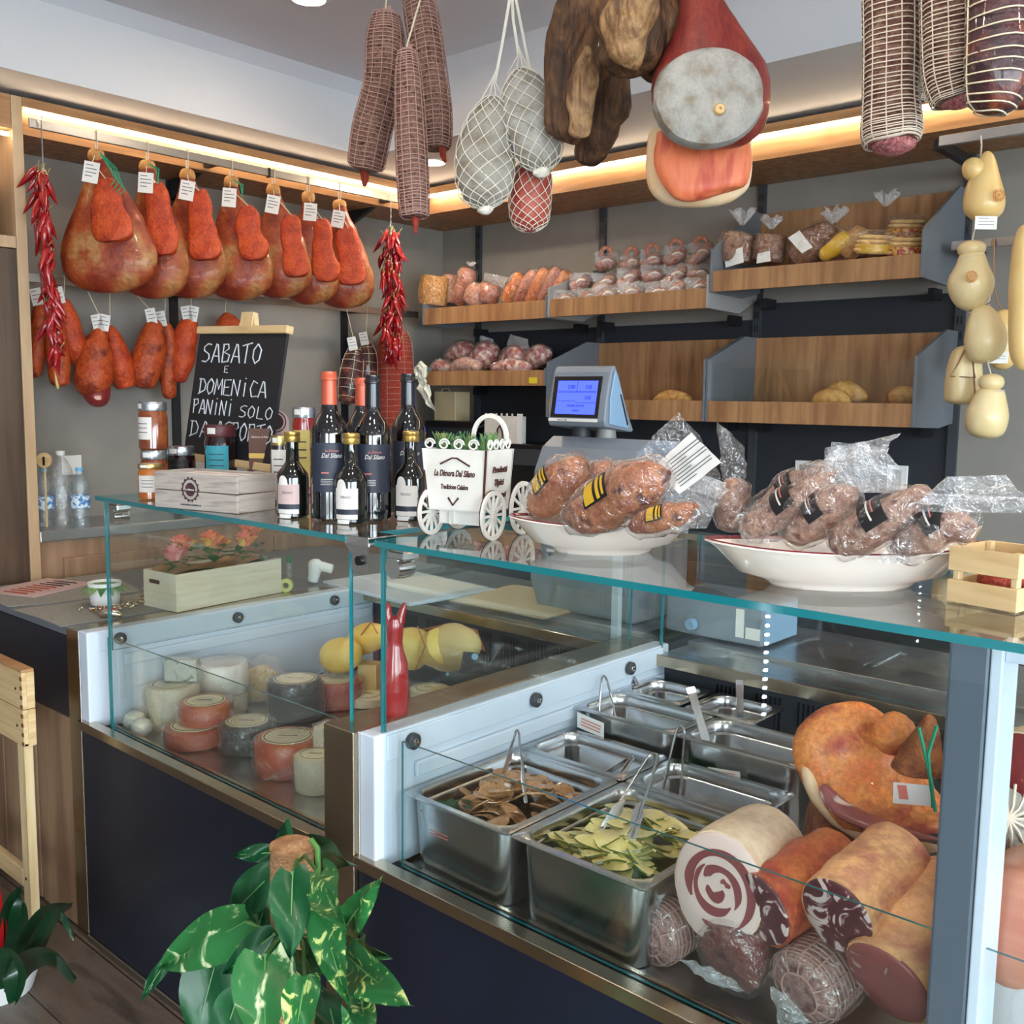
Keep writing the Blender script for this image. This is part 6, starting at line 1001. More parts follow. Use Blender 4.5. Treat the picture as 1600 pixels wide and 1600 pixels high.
# dark machines on the back counter, right of the wine bottles
xa, xb = [-3.507, -3.174]; za = 1.388
t = thing('coffee_unit', ((xa + xb) / 2, 3.4, .9), 'dark cabinet on the back counter behind the wine bottles', 'cabinet'); G().box(xa, xb, 3.3, 3.55, .9, za).obj('body', 'black_metal', t, smooth=False, bev=.004); G().box(xa + .02, xb - .02, 3.297, 3.30, .95, za - .03).obj('door', 'slate', t, smooth=False)
a = (-3.457, 3.38, 1.394); b = (-3.362, 3.38, 1.527)
t = thing('handled_box', (a[0], 3.4, za), 'beige box with a wire handle, below the corner tray', 'box'); G().box(a[0] - .05, b[0], 3.36, 3.46, za, b[2]).obj('box', 'coffee', t, smooth=False, bev=.003); G().tube([(a[0] - .04, 3.40, b[2] - .002), (a[0] - .03, 3.40, b[2] + .014), (a[0] + .01, 3.40, b[2] + .014), (a[0] + .02, 3.40, b[2] - .002)], .003, 6).obj('handle', 'coffee', t)
xa, xb = [-3.036, -2.687]; zs = 1.302
t = thing('meat_slicer', ((xa + xb) / 2, 3.35, .9), 'black machine on the back counter, left of the shop scale', 'machine'); G().box(xa, xb, 3.24, 3.5, .9, zs).obj('body', 'black', t, smooth=False, bev=.006); G().box(xa + .01, xb - .03, 3.232, 3.2399, zs - .09, zs - .02).obj('front_plate', 'dark_grey', t, smooth=False)
for k in range(2): G(TR((xa + .05 + .08 * k, 3.232, zs - .045)) @ Matrix.Rotation(PI / 2, 4, 'X')).lathe([(.005, 0), (.005, .004), (.0001, .004)], 12).obj('button', 'chrome', t)
G().tube([(xa - .16, 3.28, zs - .02), (xa - .1, 3.28, zs + .06), (xa - .02, 3.28, zs + .09), (xa + .05, 3.28, zs + .07)], .004, 6).obj('guard_arm', 'dark_grey', t)
xa, xb = [-3.075, -2.864]; z1 = 1.432
t = thing('cut_wood_box', ((xa + xb) / 2, 3.28, zs), 'small white cut-out wooden box on the black machine', 'box')
for b in ((xa, xb - .02, 3.26, 3.264), (xa, xb - .02, 3.32, 3.324), (xb - .024, xb - .02, 3.264, 3.32), (xa, xa + .004, 3.264, 3.32)): G().box(*b, zs, z1 - .012).obj('panel', 'cart_wood', t, smooth=False)
for k in range(6): G().box(xa + (xb - xa - .02) * k / 6 + .002, xa + (xb - xa - .02) * k / 6 + .010, 3.26, 3.264, z1 - .012, z1).obj('cut_tooth', 'cart_wood', t, smooth=False)
G().box(xb - .018, xb + .012, 3.262, 3.266, zs, z1).obj('white_card', 'white', t, smooth=False)
g = G(TR(((xa + xb) / 2 - .01, 3.257, zs + .002)) @ Matrix.Rotation(PI / 2, 4, 'X')); g.tube([(-.02, .01, 0), (-.012, z1 * 0 + .06, 0), (.0, .075, 0), (.014, .05, 0), (.022, 0, 0)], .004, 5); g.obj('arch_cutout', 'burnt', t)
t = thing('hanging_glove', V(-3.339, 3.19, 1.398), 'crumpled pale bag hanging from the lower corner tray', 'bag'); sheet_film('cloth', [(-3.443, 3.19, 1.53), (-3.313, 3.19, 1.414), (-3.365, 3.19, 1.554), (-3.409, 3.19, 1.604)], 'glove_white', t, .02, 3); sheet_film('cloth', [(-3.457, 3.195, 1.589), (-3.396, 3.195, 1.524), (-3.379, 3.195, 1.619), (-3.431, 3.195, 1.654)], 'glove_white', t, .02, 6); G().tube([(-3.454, 3.2, 1.584), (-3.463, 3.2, 1.631), (-3.428, 3.2, 1.655), (-3.402, 3.2, 1.637), (-3.41, 3.2, 1.589)], .012, 8).obj('folded_top', 'glove_white', t)
# ---------------------------------------------------------------- left: water bottles, herb bags, disc
def pet(label, px, r_, h, m, lm, cap):
    c = V(px); t = thing('water_bottle', c, label, 'bottle', 'plastic water bottles on the steel worktop')
    G().lathe([(r_ * .7, .002), (r_ * .95, .0), (r_ * .98, .01), (r_ * .88, h * .12), (r_ * .98, h * .2), (r_ * .94, h * .28), (r_ * .96, h * .5), (r_ * .9, h * .56), (r_, h * .62), (r_ * .95, h * .74), (r_ * .6, h * .86), (r_ * .34, h * .91), (r_ * .32, h * .94)], 24, c).obj('bottle', m, t)
    G().lathe([(r_ * .38, h * .94), (r_ * .4, h * .95), (r_ * .4, h), (.0001, h)], 16, c).obj('cap', cap, t); G().lathe([(r_ * 1.0, h * .30), (r_ * 1.0, h * .52)], 24, c, False).obj('label', lm, t)
pet('blue water bottle nearest the cabinet on the steel worktop', (-3.534, 1.498, 1.03), .030, .205, 'pet', 'water_label', 'water_blue')
pet('tall clear water bottle between the two blue ones', (-3.565, 1.571, 1.03), .040, .262, 'pet_clear', 'pet_clear', 'white')
pet('blue water bottle right of the tall clear one', (-3.487, 1.602, 1.03), .033, .205, 'pet', 'water_label', 'water_blue')
t = thing('wall_socket', V(-3.699, 1.632, 1.199), 'white socket plate on the left wall behind the water bottles', 'socket', 'white wall sockets'); a = (-3.699, 1.632, 1.194); b = (-3.699, 1.707, 1.266)
G().box(-3.7, -3.692, a[1], b[1], a[2], b[2]).obj('plate', 'white', t, smooth=False, bev=.002)
c = V(-3.5, 1.487, 1.265); t = thing('wooden_disc', (c.x, c.y, 1.03), 'round wooden disc sign on a stick beside the cabinet', 'sign'); G(frame(c, CR, V(0, 0, 1))).lathe([(.026, -.004), (.026, .004)], 24).obj('disc', 'pine', t); G().tube([(c.x, c.y, 1.031), tuple(c + V(0, 0, -.02))], .004, 6).obj('stick', 'pine_v', t); G(frame(c + CN * .0045, CR, V(0, 0, 1))).box(-.004, .004, -.018, .012, 0, .001).obj('dark_mark', 'ink', t, smooth=False)
for k, (lab, q) in enumerate((('bag of dried oregano with a white header, left of two', (-3.798, 1.852, 1.03)), ('bag of dried oregano with a white header, right of two', (-3.815, 1.935, 1.03)))):
    c = V(q); h = .155; t = thing('herb_bag', c, lab, 'bag', 'bags of dried herbs'); T = frame(c, CR, V(-CR.y, CR.x, 0))
    G().sweep([tuple(c + V(0, 0, .0)) + (.030, .022), tuple(c + V(0, 0, .03)) + (.038, .028), tuple(c + V(0, 0, .09)) + (.046, .026), tuple(c + V(0, 0, .125)) + (.036, .01)], 16, 18, CR, .006, 30, k, 2.4).obj('herbs', 'herb', t); sheet_film('film_header', [tuple(c + CR * -.03 + CN * .028 + V(0, 0, .11)), tuple(c + CR * .03 + CN * .028 + V(0, 0, .105)), tuple(c + CR * .025 + CN * .01 + V(0, 0, .15)), tuple(c + CR * -.028 + CN * .01 + V(0, 0, .155))], 'paper', t, .006, k)
# ---------------------------------------------------------------- on the low counter: flower box, sign, pot, ornaments
A, B, C = ((-2.752, 1.49, 0.868), (-2.607, 1.47, 0.868), (-2.647, 1.85, 0.868)); T, lu, lv = crate_frame(A, B, C); hh = 0.112
t = thing('flower_box', B, 'pale wooden box of roses behind the cheese case glass', 'flower box')
G(T).box(0, lu, -.006, 0, .001, hh).obj('long_side', 'pale_ply', t, smooth=False, bev=.001); G(T).box(0, lu, lv, lv + .006, .001, hh).obj('long_side', 'pale_ply', t, smooth=False, bev=.001); G(T).box(0, lu, 0, lv, .001, .006).obj('bottom', 'pale_ply', t, smooth=False)
for x in (-.006, lu): G(T).box(x, x + .006, -.006, lv + .006, .001, hh).obj('short_side', 'pale_ply', t, smooth=False, bev=.001)
G(frame(T @ V(-.0065, lv * .72, hh * .72), -(T.col[1].to_3d()), V(0, 0, 1))).prism([(-.014, -.006), (.03, -.006), (.034, 0), (.03, .006), (-.014, .006), (-.018, 0)], -.001, .0006).obj('handle_slot', 'burnt', t, smooth=False)
def wav(u, v): return T @ V(lu * (.02 + .96 * u), lv * (.04 + .9 * v), hh + .022 * (math.sin(u * 9) * .35 + .5) * (1 if v < .15 or v > .85 else .6) - .01)
G(T).box(.004, lu - .004, .004, lv - .004, .01, hh - .012).obj('filling', 'soil', t, smooth=False); G().sheet(24, 6, wav).obj('burlap', 'kraft', t)
r = random.Random(12)
for k in range(6):
    c = T @ V(lu * (.05 + .17 * k + .02 * (k % 2)), lv * (.25 + .45 * (k % 2)), hh + .058 + .014 * (k % 3)); ro = None; rs = .036 + .005 * (k % 2)
    g = G()
    for j in range(12):
        a = j * 2.4; rr = rs * (.25 + .75 * j / 11); hz = .022 * (1 - .6 * j / 11)
        def pet_(u, v, a=a, rr=rr, hz=hz, c=c):
            b = a + (u - .5) * (1.7 - .5 * rr / rs); q = rr * (.55 + .5 * v + .12 * v * v); return c + V(q * math.cos(b), q * math.sin(b), -.022 + (hz + .03) * v - .012 * v * v * (rr / rs))
        g.sheet(5, 4, pet_)
    g.obj('rose', 'rose_pink' if k == 0 else 'rose', t)
for k in range(64):
    c = T @ V(lu * r.uniform(.05, .98), lv * r.uniform(.0, .9), hh + r.uniform(.01, .06)); a = r.uniform(0, 2 * PI); L_ = r.uniform(.028, .044); d = V(math.cos(a), math.sin(a), r.uniform(-.3, .5)).normalized(); sd = d.cross(V(0, 0, 1)).normalized()
    G().sheet(4, 4, lambda u, v, c=c, d=d, sd=sd, L_=L_: c + d * L_ * v + sd * (u - .5) * L_ * .85 * math.sin(PI * min(.97, .08 + v * .9)) + V(0, 0, .006 * abs(u - .5) - .008 * v * v)).obj('leaf', 'leaf', t)
A, B, C = ((-3.297, 1.284, 0.8715), (-3.088, 1.262, 0.8715), (-3.178, 1.502, 0.8715)); T, lu, lv = crate_frame(A, B, C)
t = thing('printed_sign', B, 'flat printed sign lying on the grey mat at the left', 'sign'); G(T).box(0, lu, 0, lv, 0, .003).obj('board', 'label_pink', t, smooth=False)
for k in range(8): G(T @ Matrix.Translation((lu * (.08 + .11 * k), lv * .2, .003))).prism([(0, 0), (lu * .06, lv * .1), (lu * .05, lv * .55), (.002, lv * .5)], 0, .0005).obj('printed_letter', 'cured_red' if k < 5 else 'ink', t, smooth=False)
c = V(-2.846, 1.371, 0.8715); t = thing('potted_plant', c, 'small plant in a white pot on the low counter', 'potted plant')
G().lathe([(.034, 0), (.040, .002), (.048, .068), (.045, .068), (.040, .055), (.0001, .055)], 24, c).obj('pot', 'white', t)
for k in range(14):
    a = 2 * PI * k / 14 + .3; d = V(math.cos(a), math.sin(a), .35); sd = V(-math.sin(a), math.cos(a), 0)
    G().sheet(4, 6, lambda u, v, d=d, sd=sd, k=k: c + V(0, 0, .06) + d * .075 * v + sd * (u - .5) * .03 * math.sin(PI * min(.98, .1 + v * .88)) - V(0, 0, .05 * v * v)).obj('leaf', 'sage' if k % 3 else 'leaf', t)
c = V(-2.663, 1.296, 0.8715); t = thing('fish_ornament', c, 'shiny pearly fish ornament with a red fin on the low counter', 'ornament')
G().sweep([tuple(c + CR * -.035 + V(0, 0, .008)) + (.006, .006), tuple(c + CR * -.015 + V(0, 0, .014)) + (.014, .012), tuple(c + CR * .012 + V(0, 0, .012)) + (.012, .01), tuple(c + CR * .034 + V(0, 0, .006)) + (.005, .005)], 16, 14, V(0, 0, 1), cap=(.15, .1)).obj('body', 'silver_deco', t); G().sweep([tuple(c + CR * -.012 + V(0, 0, .026)) + (.003, .006), tuple(c + V(0, 0, .028)) + (.004, .008), tuple(c + CR * .014 + V(0, 0, .023)) + (.002, .004)], 8, 8, V(0, 0, 1), cap=(.2, .2)).obj('fin', 'red_flower', t)
r = random.Random(2); g = G(); pp = [(-2.752, 1.279, 0.873), (-2.726, 1.342, 0.873), (-2.745, 1.411, 0.873), (-2.834, 1.494, 0.873), (-3.015, 1.609, 0.873), (-3.29, 1.763, 0.873)]
for k in range(150):
    q = V(crm(pp, r.random())) + V(r.gauss(0, .012), r.gauss(0, .012), abs(r.gauss(0, .008)) + .004); s = r.uniform(.003, .006); g.lathe([(.0001, -s), (s * .8, -s * .5), (s, 0), (s * .8, s * .5), (.0001, s)], 6, tuple(q))
o = g.obj('tinsel_garland', 'silver_deco'); o['kind'] = 'stuff'; tag(o, 'glittering silver and gold garland beside the flower box', 'garland')
c = V(-2.698, 2.02, 0.868); t = thing('handheld_scanner', c, 'white handheld barcode scanner right of the flower box', 'scanner')
G().sweep([tuple(c + V(0, 0, .004)) + (.018, .014), tuple(c + CR * .006 + V(0, 0, .03)) + (.020, .016), tuple(c + CR * .01 + V(0, 0, .06)) + (.024, .02), tuple(c + CR * .008 + V(0, 0, .085)) + (.02, .018)], 16, 16, CR, cap=(.1, .2)).obj('grip', 'white', t); G().sweep([tuple(c + CR * .0 + V(0, 0, .065)) + (.02, .018), tuple(c + CR * .04 + V(0, 0, .058)) + (.017, .016), tuple(c + CR * .07 + V(0, 0, .05)) + (.016, .014)], 12, 14, V(0, 0, 1), cap=(.2, .1)).obj('head', 'white', t)
c = V(-2.64, 1.873, 0.868); tag(G(frame(c + V(0, 0, .022), CR, V(0, 0, 1))).rings([[(rr * math.cos(a), rr * math.sin(a), zz) for rr, zz in ((.022, -.008), (.022, .008), (.010, .008), (.010, -.008))] for a in [2 * PI * k / 24 for k in range(24)]], False, True).obj('tape_roll', 'tape', ang=30), 'small roll of yellowish tape beside the flower box', 'tape')
c = V(-2.82, 2.014, 0.868); t = thing('glue_bottle', c, 'small bottle with a green cap beside the flower box', 'bottle'); G().lathe([(.010, 0), (.011, .004), (.011, .05), (.006, .058)], 14, c).obj('bottle', 'pet_clear', t); G().lathe([(.008, .058), (.008, .078), (.0001, .078)], 12, c).obj('cap', 'green_cap', t)
# on the rear worktop behind the cases
A, B, C = ((-2.627, 2.247, 0.8635), (-2.208, 2.016, 0.8635), (-2.18, 2.374, 0.8635)); T, lu, lv = crate_frame(A, B, C)
t = thing('cutting_board', B, 'pale blue plastic cutting board behind the cheese case', 'cutting board'); G(T).box(0, lu, 0, lv, 0, .012).obj('board', 'case_white', t, smooth=False, bev=.003); G(T).box(lu * .3, lu * .95, lv * .1, lv * .7, .0125, .0135).obj('paper_sheet', 'paper', t, smooth=False)
A, B, C = ((-2.107, 2.372, 0.8635), (-1.804, 2.172, 0.8635), (-1.818, 2.52, 0.8635)); T, lu, lv = crate_frame(A, B, C)
t = thing('wrapping_paper', B, 'stack of brown wrapping paper sheets behind the meat case', 'paper stack')
for k in range(3): G(T @ Matrix.Translation((.004 * k, -.003 * k, .003 * k)) @ Matrix.Rotation(.04 * k, 4, 'Z')).box(0, lu, 0, lv, 0, .0028).obj('sheet', 'kraft' if k < 2 else 'coffee', t, smooth=False)
p = (-1.526, 2.135, 0.9802); t = thing('rear_post', (p[0], p[1], .862), 'white upright support post behind the meat case glass', 'post'); G().box(p[0] - .012, p[0] + .012, 2.132, 2.15, .857, 1.20).obj('post', 'case_white', t, smooth=False, bev=.002); G().box(p[0] - .02, p[0] + .02, 2.131, 2.152, .857, .862).obj('foot_plate', 'steel', t, smooth=False)
# ---------------------------------------------------------------- cheeses in the left case
DZ = .599
gch = 'cheeses in the left case'
def drum(label, a, r, m, lab=True, film_=True, tip=0, taper=1.0, seed=0, name='wrapped_cheese', extra=None):
    c = V(a[:3]); h = a[3]; t = thing(name, c, label, 'cheese', gch)
    G().lathe([(.0001, 0), (r * .94 * taper, .0), (r * taper, h * .08), (r * (taper + 1) / 2 * 1.02, h * .5), (r, h * .9), (r * .93, h), (.0001, h)], 32, c).obj('cheese', m, t)
    if lab: 
        l = G().lathe([(.0001, h + .0005), (r * .78, h + .0005), (r * .78, h + .0015), (.0001, h + .0015)], 28, c).obj('top_label', 'cheese_label', t)
        G().lathe([(r * .70, h + .0015), (r * .73, h + .0015), (r * .73, h + .0021), (r * .70, h + .0021), (r * .70, h + .0015)], 28, c, False).obj('label_ring', 'print', l); G(TR((c.x, c.y, c.z + h + .0017), .7)).box(-r * .3, r * .3, -.002, .002, 0, .0004).obj('label_print', 'print', l, smooth=False)
    if film_:
        st = [(c.x, c.y, c.z + q * h, r * k * 1.03 + .002, r * k * 1.03 + .002) for q, k in ((0.02, taper), (.3, taper * .6 + .42), (.7, 1.0), (.97, .98), (1.03, .4))]
        G().sweep(st, 16, 24, (1, 0, 0), .006, 24, seed + 3).obj('film_wrap', 'film', t)
    if extra: 
        for k, e in enumerate(extra): sheet_film('film_tail', e, 'film_loose', t, .012, seed + k)
    return t
drum('low pale cheese under the film-wrapped white one, back left', (-2.441, 1.509, 0.599, 0.0601), 0.068, 'rind_white', False, seed=21)
a = (-2.441, 1.509, 0.599, 0.0601); drum('whole white cheese wrapped in film, at the back left of the case', (a[0], a[1], a[2] + a[3] + .003, .085), 0.073, 'moz', False, seed=1)
drum('tall pale cheese wrapped in film, left front of the case', (-2.429, 1.35, 0.599, 0.1182), 0.071, 'rind_white', True, taper=.8, seed=2)
a = (-2.269, 1.321, 0.599, 0.048); rr = 0.077
drum('lower red-rind cheese of the stack, left front of the case', a, rr, 'rind_red', True, seed=3)
a2 = (a[0] + .0, a[1] + .03, a[2] + a[3] + .003, .055); drum('upper red-rind cheese with a pale label, left stack', a2, rr * .86, 'rind_orange', True, seed=4, extra=[[tuple(V(a2[:3]) + CR * .03 + V(0, 0, .03)), tuple(V(a2[:3]) + CR * .07 + V(0, 0, .035)), tuple(V(a2[:3]) + CR * .085 + V(0, 0, .005)), tuple(V(a2[:3]) + CR * .03 + CN * .04 + V(0, 0, .0))]])
drum('large black-rind cheese with a pale label, middle of the case', (-2.264, 1.632, 0.599, 0.1078), 0.076, 'rind_black', True, taper=.95, seed=5)
drum('dark red cheese with a pale label, right of the large black one', (-2.264, 1.78, 0.599, 0.0773), 0.072, 'rind_red', True, seed=6)
drum('smaller black-rind cheese at the front of the case', (-2.14, 1.392, 0.599, 0.0712), 0.067, 'rind_black', True, seed=7, extra=[[(-1.993, 1.348, 0.62), (-2.117, 1.452, 0.62), (-1.985, 1.315, 0.62), (-2.009, 1.304, 0.62)]])
drum('orange-red cheese with a pale label, front centre of the case', (-1.94, 1.375, 0.599, 0.0833), 0.078, 'rind_orange', True, seed=8, extra=[[(-1.851, 1.242, 0.63), (-1.842, 1.341, 0.63), (-1.936, 1.395, 0.63), (-1.908, 1.334, 0.63)]])
drum('white cheese with a round label beside the steel post, front right', (-1.795, 1.349, 0.599, 0.0826), 0.05, 'rind_white', True, taper=.95, seed=9)
drum('low cream cheese with a green label, behind the red vase', (-2.213, 1.847, 0.599, 0.0273), 0.064, 'rind_white', True, film_=False, seed=10)
c = V(-2.598, 1.543, 0.599)
for k, (lab, q, r0) in enumerate((('mozzarella ball at the left front corner of the case', (-2.476, 1.262, .599), .030), ('second mozzarella ball beside the corner one', (-2.418, 1.252, .599), .028))):
    q = V(q); t = thing('mozzarella', q, lab, 'cheese', gch); G().lathe([(.0001, 0), (r0 * .6, .003), (r0 * .95, r0 * .5), (r0, r0 * .85), (r0 * .8, r0 * 1.4), (r0 * .4, r0 * 1.62), (.0001, r0 * 1.66)], 22, q).obj('ball', 'moz', t); G().sweep([tuple(q + V(0, 0, .0)) + (r0 * .8, r0 * .8), tuple(q + V(0, 0, r0 * .9)) + (r0 * 1.1, r0 * 1.1), tuple(q + V(0, 0, r0 * 1.8)) + (r0 * .2, r0 * .2)], 12, 18, CR, .005, 40, k).obj('film_wrap', 'film_loose', t)
def wedge(label, q, u, sx, sy, h, m, name='cheese_wedge', cat='cheese', film_=None, rz=0, bev=.003, lean=0):
    T = TR(q, rz, lean); t = thing(name, q, label, cat, gch); G(T).box(-sx / 2, sx / 2, -sy / 2, sy / 2, 0, h).obj('cheese', m, t, smooth=False, bev=bev)
    if film_: q2 = T @ V(0, 0, 0); G(T).sweep([(0, 0, -.001, sx * .5 + .004, sy * .5 + .004), (0, 0, h * .5, sx * .52 + .004, sy * .52 + .004), (0, 0, h + .004, sx * .48 + .004, sy * .48 + .004)], 10, 20, (1, 0, 0), .004, 30, 2, 5).obj('film_wrap', film_, t)
    return t
q = (-2.429, 1.35, 0.599, 0.1182); wedge('upright slab of blue-veined cheese on top of the tall pale cheese', (q[0] + .0, q[1] + .03, q[2] + q[3] + .004), 0, .09, .035, .060, 'blue_cheese', film_='film', rz=.7)
wedge('yellow cheese block standing behind the steel post', (-2.253, 1.896, 0.599), 0, .06, .055, .105, 'cheese_block', rz=.5)
wedge('cream cheese block at the right front, next to the post', (-1.833, 1.404, 0.599), 0, .03, .05, .13, 'rind_white', rz=.2, film_='film')
t = thing('cheese_bag', V(-2.427, 1.622, 0.599), 'clear bag of broken yellow cheese in the middle of the case', 'cheese', gch); c = V(-2.458, 1.643, 0.599)
G().sweep([tuple(c) + (.05, .035), tuple(c + V(0, 0, .03)) + (.055, .04), tuple(c + CR * .015 + V(0, 0, .08)) + (.045, .03), tuple(c + CR * .02 + V(0, 0, .105)) + (.02, .015)], 18, 18, CR, .012, 30, 5, cap=(.1, .15)).obj('cheese_pieces', 'crumb', t); G().sweep([tuple(c) + (.058, .04), tuple(c + V(0, 0, .04)) + (.066, .046), tuple(c + CR * .02 + V(0, 0, .10)) + (.055, .03), tuple(c + CR * .03 + V(0, 0, .135)) + (.03, .006)], 18, 22, CR, .010, 24, 8).obj('bag', 'film_loose', t)
t = thing('cheese_bag', V(-2.59, 1.596, 0.599), 'small wrapped piece of cheese left of the yellow bag', 'cheese', gch); c = V(-2.573, 1.586, 0.599)
G().sweep([tuple(c) + (.03, .025), tuple(c + V(0, 0, .03)) + (.034, .03), tuple(c + V(0, 0, .05)) + (.02, .02)], 14, 16, CR, .004, 30, 5, cap=(.1, .3)).obj('cheese', 'crumb', t); G().sweep([tuple(c) + (.036, .03), tuple(c + V(0, 0, .035)) + (.042, .036), tuple(c + V(0, 0, .075)) + (.022, .01)], 14, 18, CR, .008, 30, 8).obj('bag', 'film_loose', t)
for k, (lab, q, r0, h) in enumerate((('white plastic tub at the back of the cheese case', (-2.703, 2.031, 0.599), .042, .062), ('second white plastic tub, overlapping the first', (-2.558, 1.994, 0.599), .040, .066))):
    q = V(q); t = thing('plastic_tub', q, lab, 'tub', 'white tubs in the cheese case'); G().lathe([(.0001, 0), (r0 * .8, 0), (r0, h), (r0 * 1.05, h), (r0 * 1.05, h + .003), (r0 * .96, h + .003), (r0 * .78, .006), (.0001, .006)], 28, q).obj('tub', 'clear_tub', t)
t = thing('plastic_tray', V(-2.558, 1.847, 0.599), 'shallow clear plastic tray behind the cheeses', 'tray'); c = V(-2.556, 1.845, 0.6); G(TR(c, .6)).rings([[(sx * .09, sy * .05, z) for sx, sy in ((-k, -k), (k, -k), (k, k), (-k, k))] for k, z in ((.8, 0), (1, .035), (1.06, .035), (1.06, .037), (.97, .037), (.78, .003))]).obj('tray', 'pet_clear', t, smooth=False)
# yellow provolas and cut cheeses towards the right end of the case
def prov(label, st, m, stem=None, cut=None, seed=0):
    t = thing('yellow_cheese', V(st[len(st) // 2][:3]) - V(0, 0, st[len(st) // 2][3]), label, 'cheese', gch); G().sweep(st, 20, 20, V(0, 0, 1), .002, 12, seed, cap=(.25, .25)).obj('cheese', m, t)
    if stem: G().tube(stem, .002, 5).obj('cord', 'wicker', t)
    if cut: G().sweep(cut, 10, 20, V(0, 0, 1), 0, cap=(.1, .3)).obj('cut_face', 'cheese_yellow', t)
    return t
prov('round yellow cheese with a cord groove, left of the red vase', [(-2.333, 1.8, 0.7173, 0.0383, 0.0383), (-2.272, 1.8, 0.7403, 0.0528, 0.0528), (-2.201, 1.8, 0.7572, 0.0371, 0.0371)], 'cheese_yellow', seed=1)
prov('knotted yellow cheese behind the round one', [(-2.357, 1.9, 0.7219, 0.0296, 0.0296), (-2.275, 1.9, 0.7724, 0.0464, 0.0464), (-2.181, 1.9, 0.8002, 0.0284, 0.0284)], 'cheese_yellow', [(-2.299, 1.86, 0.7478), (-2.244, 1.86, 0.8002), (-2.204, 1.86, 0.8417), (-2.175, 1.86, 0.812)], seed=2)
prov('long yellow cheese right of the red vase', [(-1.927, 1.75, 0.7822, 0.0342, 0.0342), (-1.907, 1.75, 0.8383, 0.0544, 0.0544), (-1.892, 1.75, 0.8859, 0.0422, 0.0422)], 'cheese_yellow', [(-1.842, 1.7, 0.7982), (-1.804, 1.7, 0.8692), (-1.833, 1.7, 0.9176)], seed=3)
prov('halved pale cheese showing its yellow cut side', [(-1.871, 1.8, 0.8147, 0.0513, 0.0513), (-1.803, 1.8, 0.8513, 0.0621, 0.0621), (-1.717, 1.8, 0.8666, 0.0328, 0.0328)], 'cheese_block', None, [(-1.863, 1.765, 0.833, 0.0405, 0.0405), (-1.829, 1.765, 0.8495, 0.0485, 0.0485), (-1.796, 1.765, 0.8656, 0.0497, 0.0497)], seed=4)
t = wedge('pale wedge of cheese in front of the halved one', (-2.068, 2.058, 0.599), 0, .12, .05, .03, 'cheese_block', rz=.9)
wedge('large grainy white cheese wrapped in a clear bag at the back right', (-2.051, 2.447, 0.599), 0, .13, .09, .08, 'rind_white', film_='film_loose', rz=.5, lean=.25)
wedge('brownish cheese piece left of the grainy white one', (-2.14, 2.382, 0.599), 0, .09, .07, .06, 'crumb', film_='film', rz=.8)
c = V(-2.133, 2.031, 0.599); drum('low white cheese with a red rim label, right of the vase', tuple(c) + (.024,), .06, 'rind_white', True, film_=False, seed=12)
t = thing('wicker_handle', V(-2.299, 2.332, 0.6), 'thin curved wicker basket handle over the cut cheeses', 'basket'); pts = [(-2.136, 1.95, 0.7723), (-2.075, 1.95, 0.8251), (-1.974, 1.95, 0.8568), (-1.873, 1.95, 0.8589), (-1.843, 1.95, 0.8061)]; G().tube(pts, .004, 6).obj('handle', 'wicker', t); G().tube([tuple(V(p) + V(0, .012, -.004)) for p in pts], .003, 6).obj('handle', 'wicker', t)
for k, (lab, q) in enumerate((('black folded price card standing on the cut cheese', (-1.598, 1.66, 0.848)), ('small black price card at the front of the cut cheeses', (-1.625, 1.6, 0.833)))):
    t = thing('price_card', q, lab, 'price card', 'black price cards'); s = 1 - .5 * k; G(frame(V(q), CR, V(0, 0, 1))).prism([(-.03 * s, 0), (.034 * s, 0), (.012 * s, .05 * s), (-.022 * s, .052 * s)], -.002, .0).obj('card', 'ink', t, smooth=False); G(frame(V(q) + CN * .002, CR, V(0, 0, 1)) @ Matrix.Translation((.006 * s, .042 * s, 0))).lathe([(.008 * s, 0), (.008 * s, .004), (.0001, .004)], 14).obj('clip', 'blue_plastic', t)
# red horned vase on the steel post
c = V(-1.453, 1.287, 0.872); s = 780.4441422257063; t = thing('red_vase', c, 'glossy red ceramic vase with two horns on the steel post', 'vase'); pr = ((0, 40), (6, 44), (50, 45), (80, 40), (100, 28), (112, 24), (128, 26), (140, 27), (150, 22), (154, 6))
G().lathe([(.0001, 0)] + [(w_ / 2 / s, h / s) for h, w_ in pr] + [(.0001, 154 / s)], 28, c).obj('body', 'red_glaze', t)
for k in (-1, 1): G().tube([c + CR * (k * 8 / s) + V(0, 0, 144 / s), c + CR * (k * 11 / s) + V(0, 0, 158 / s), c + CR * (k * (12 + k * 2) / s) + V(0, 0, 168 / s), c + CR * (k * (13 + k * 2) / s) + V(0, 0, 174 / s)], [8 / s, 6 / s, 4.5 / s, 2.5 / s], 10).obj('horn', 'red_glaze', t)
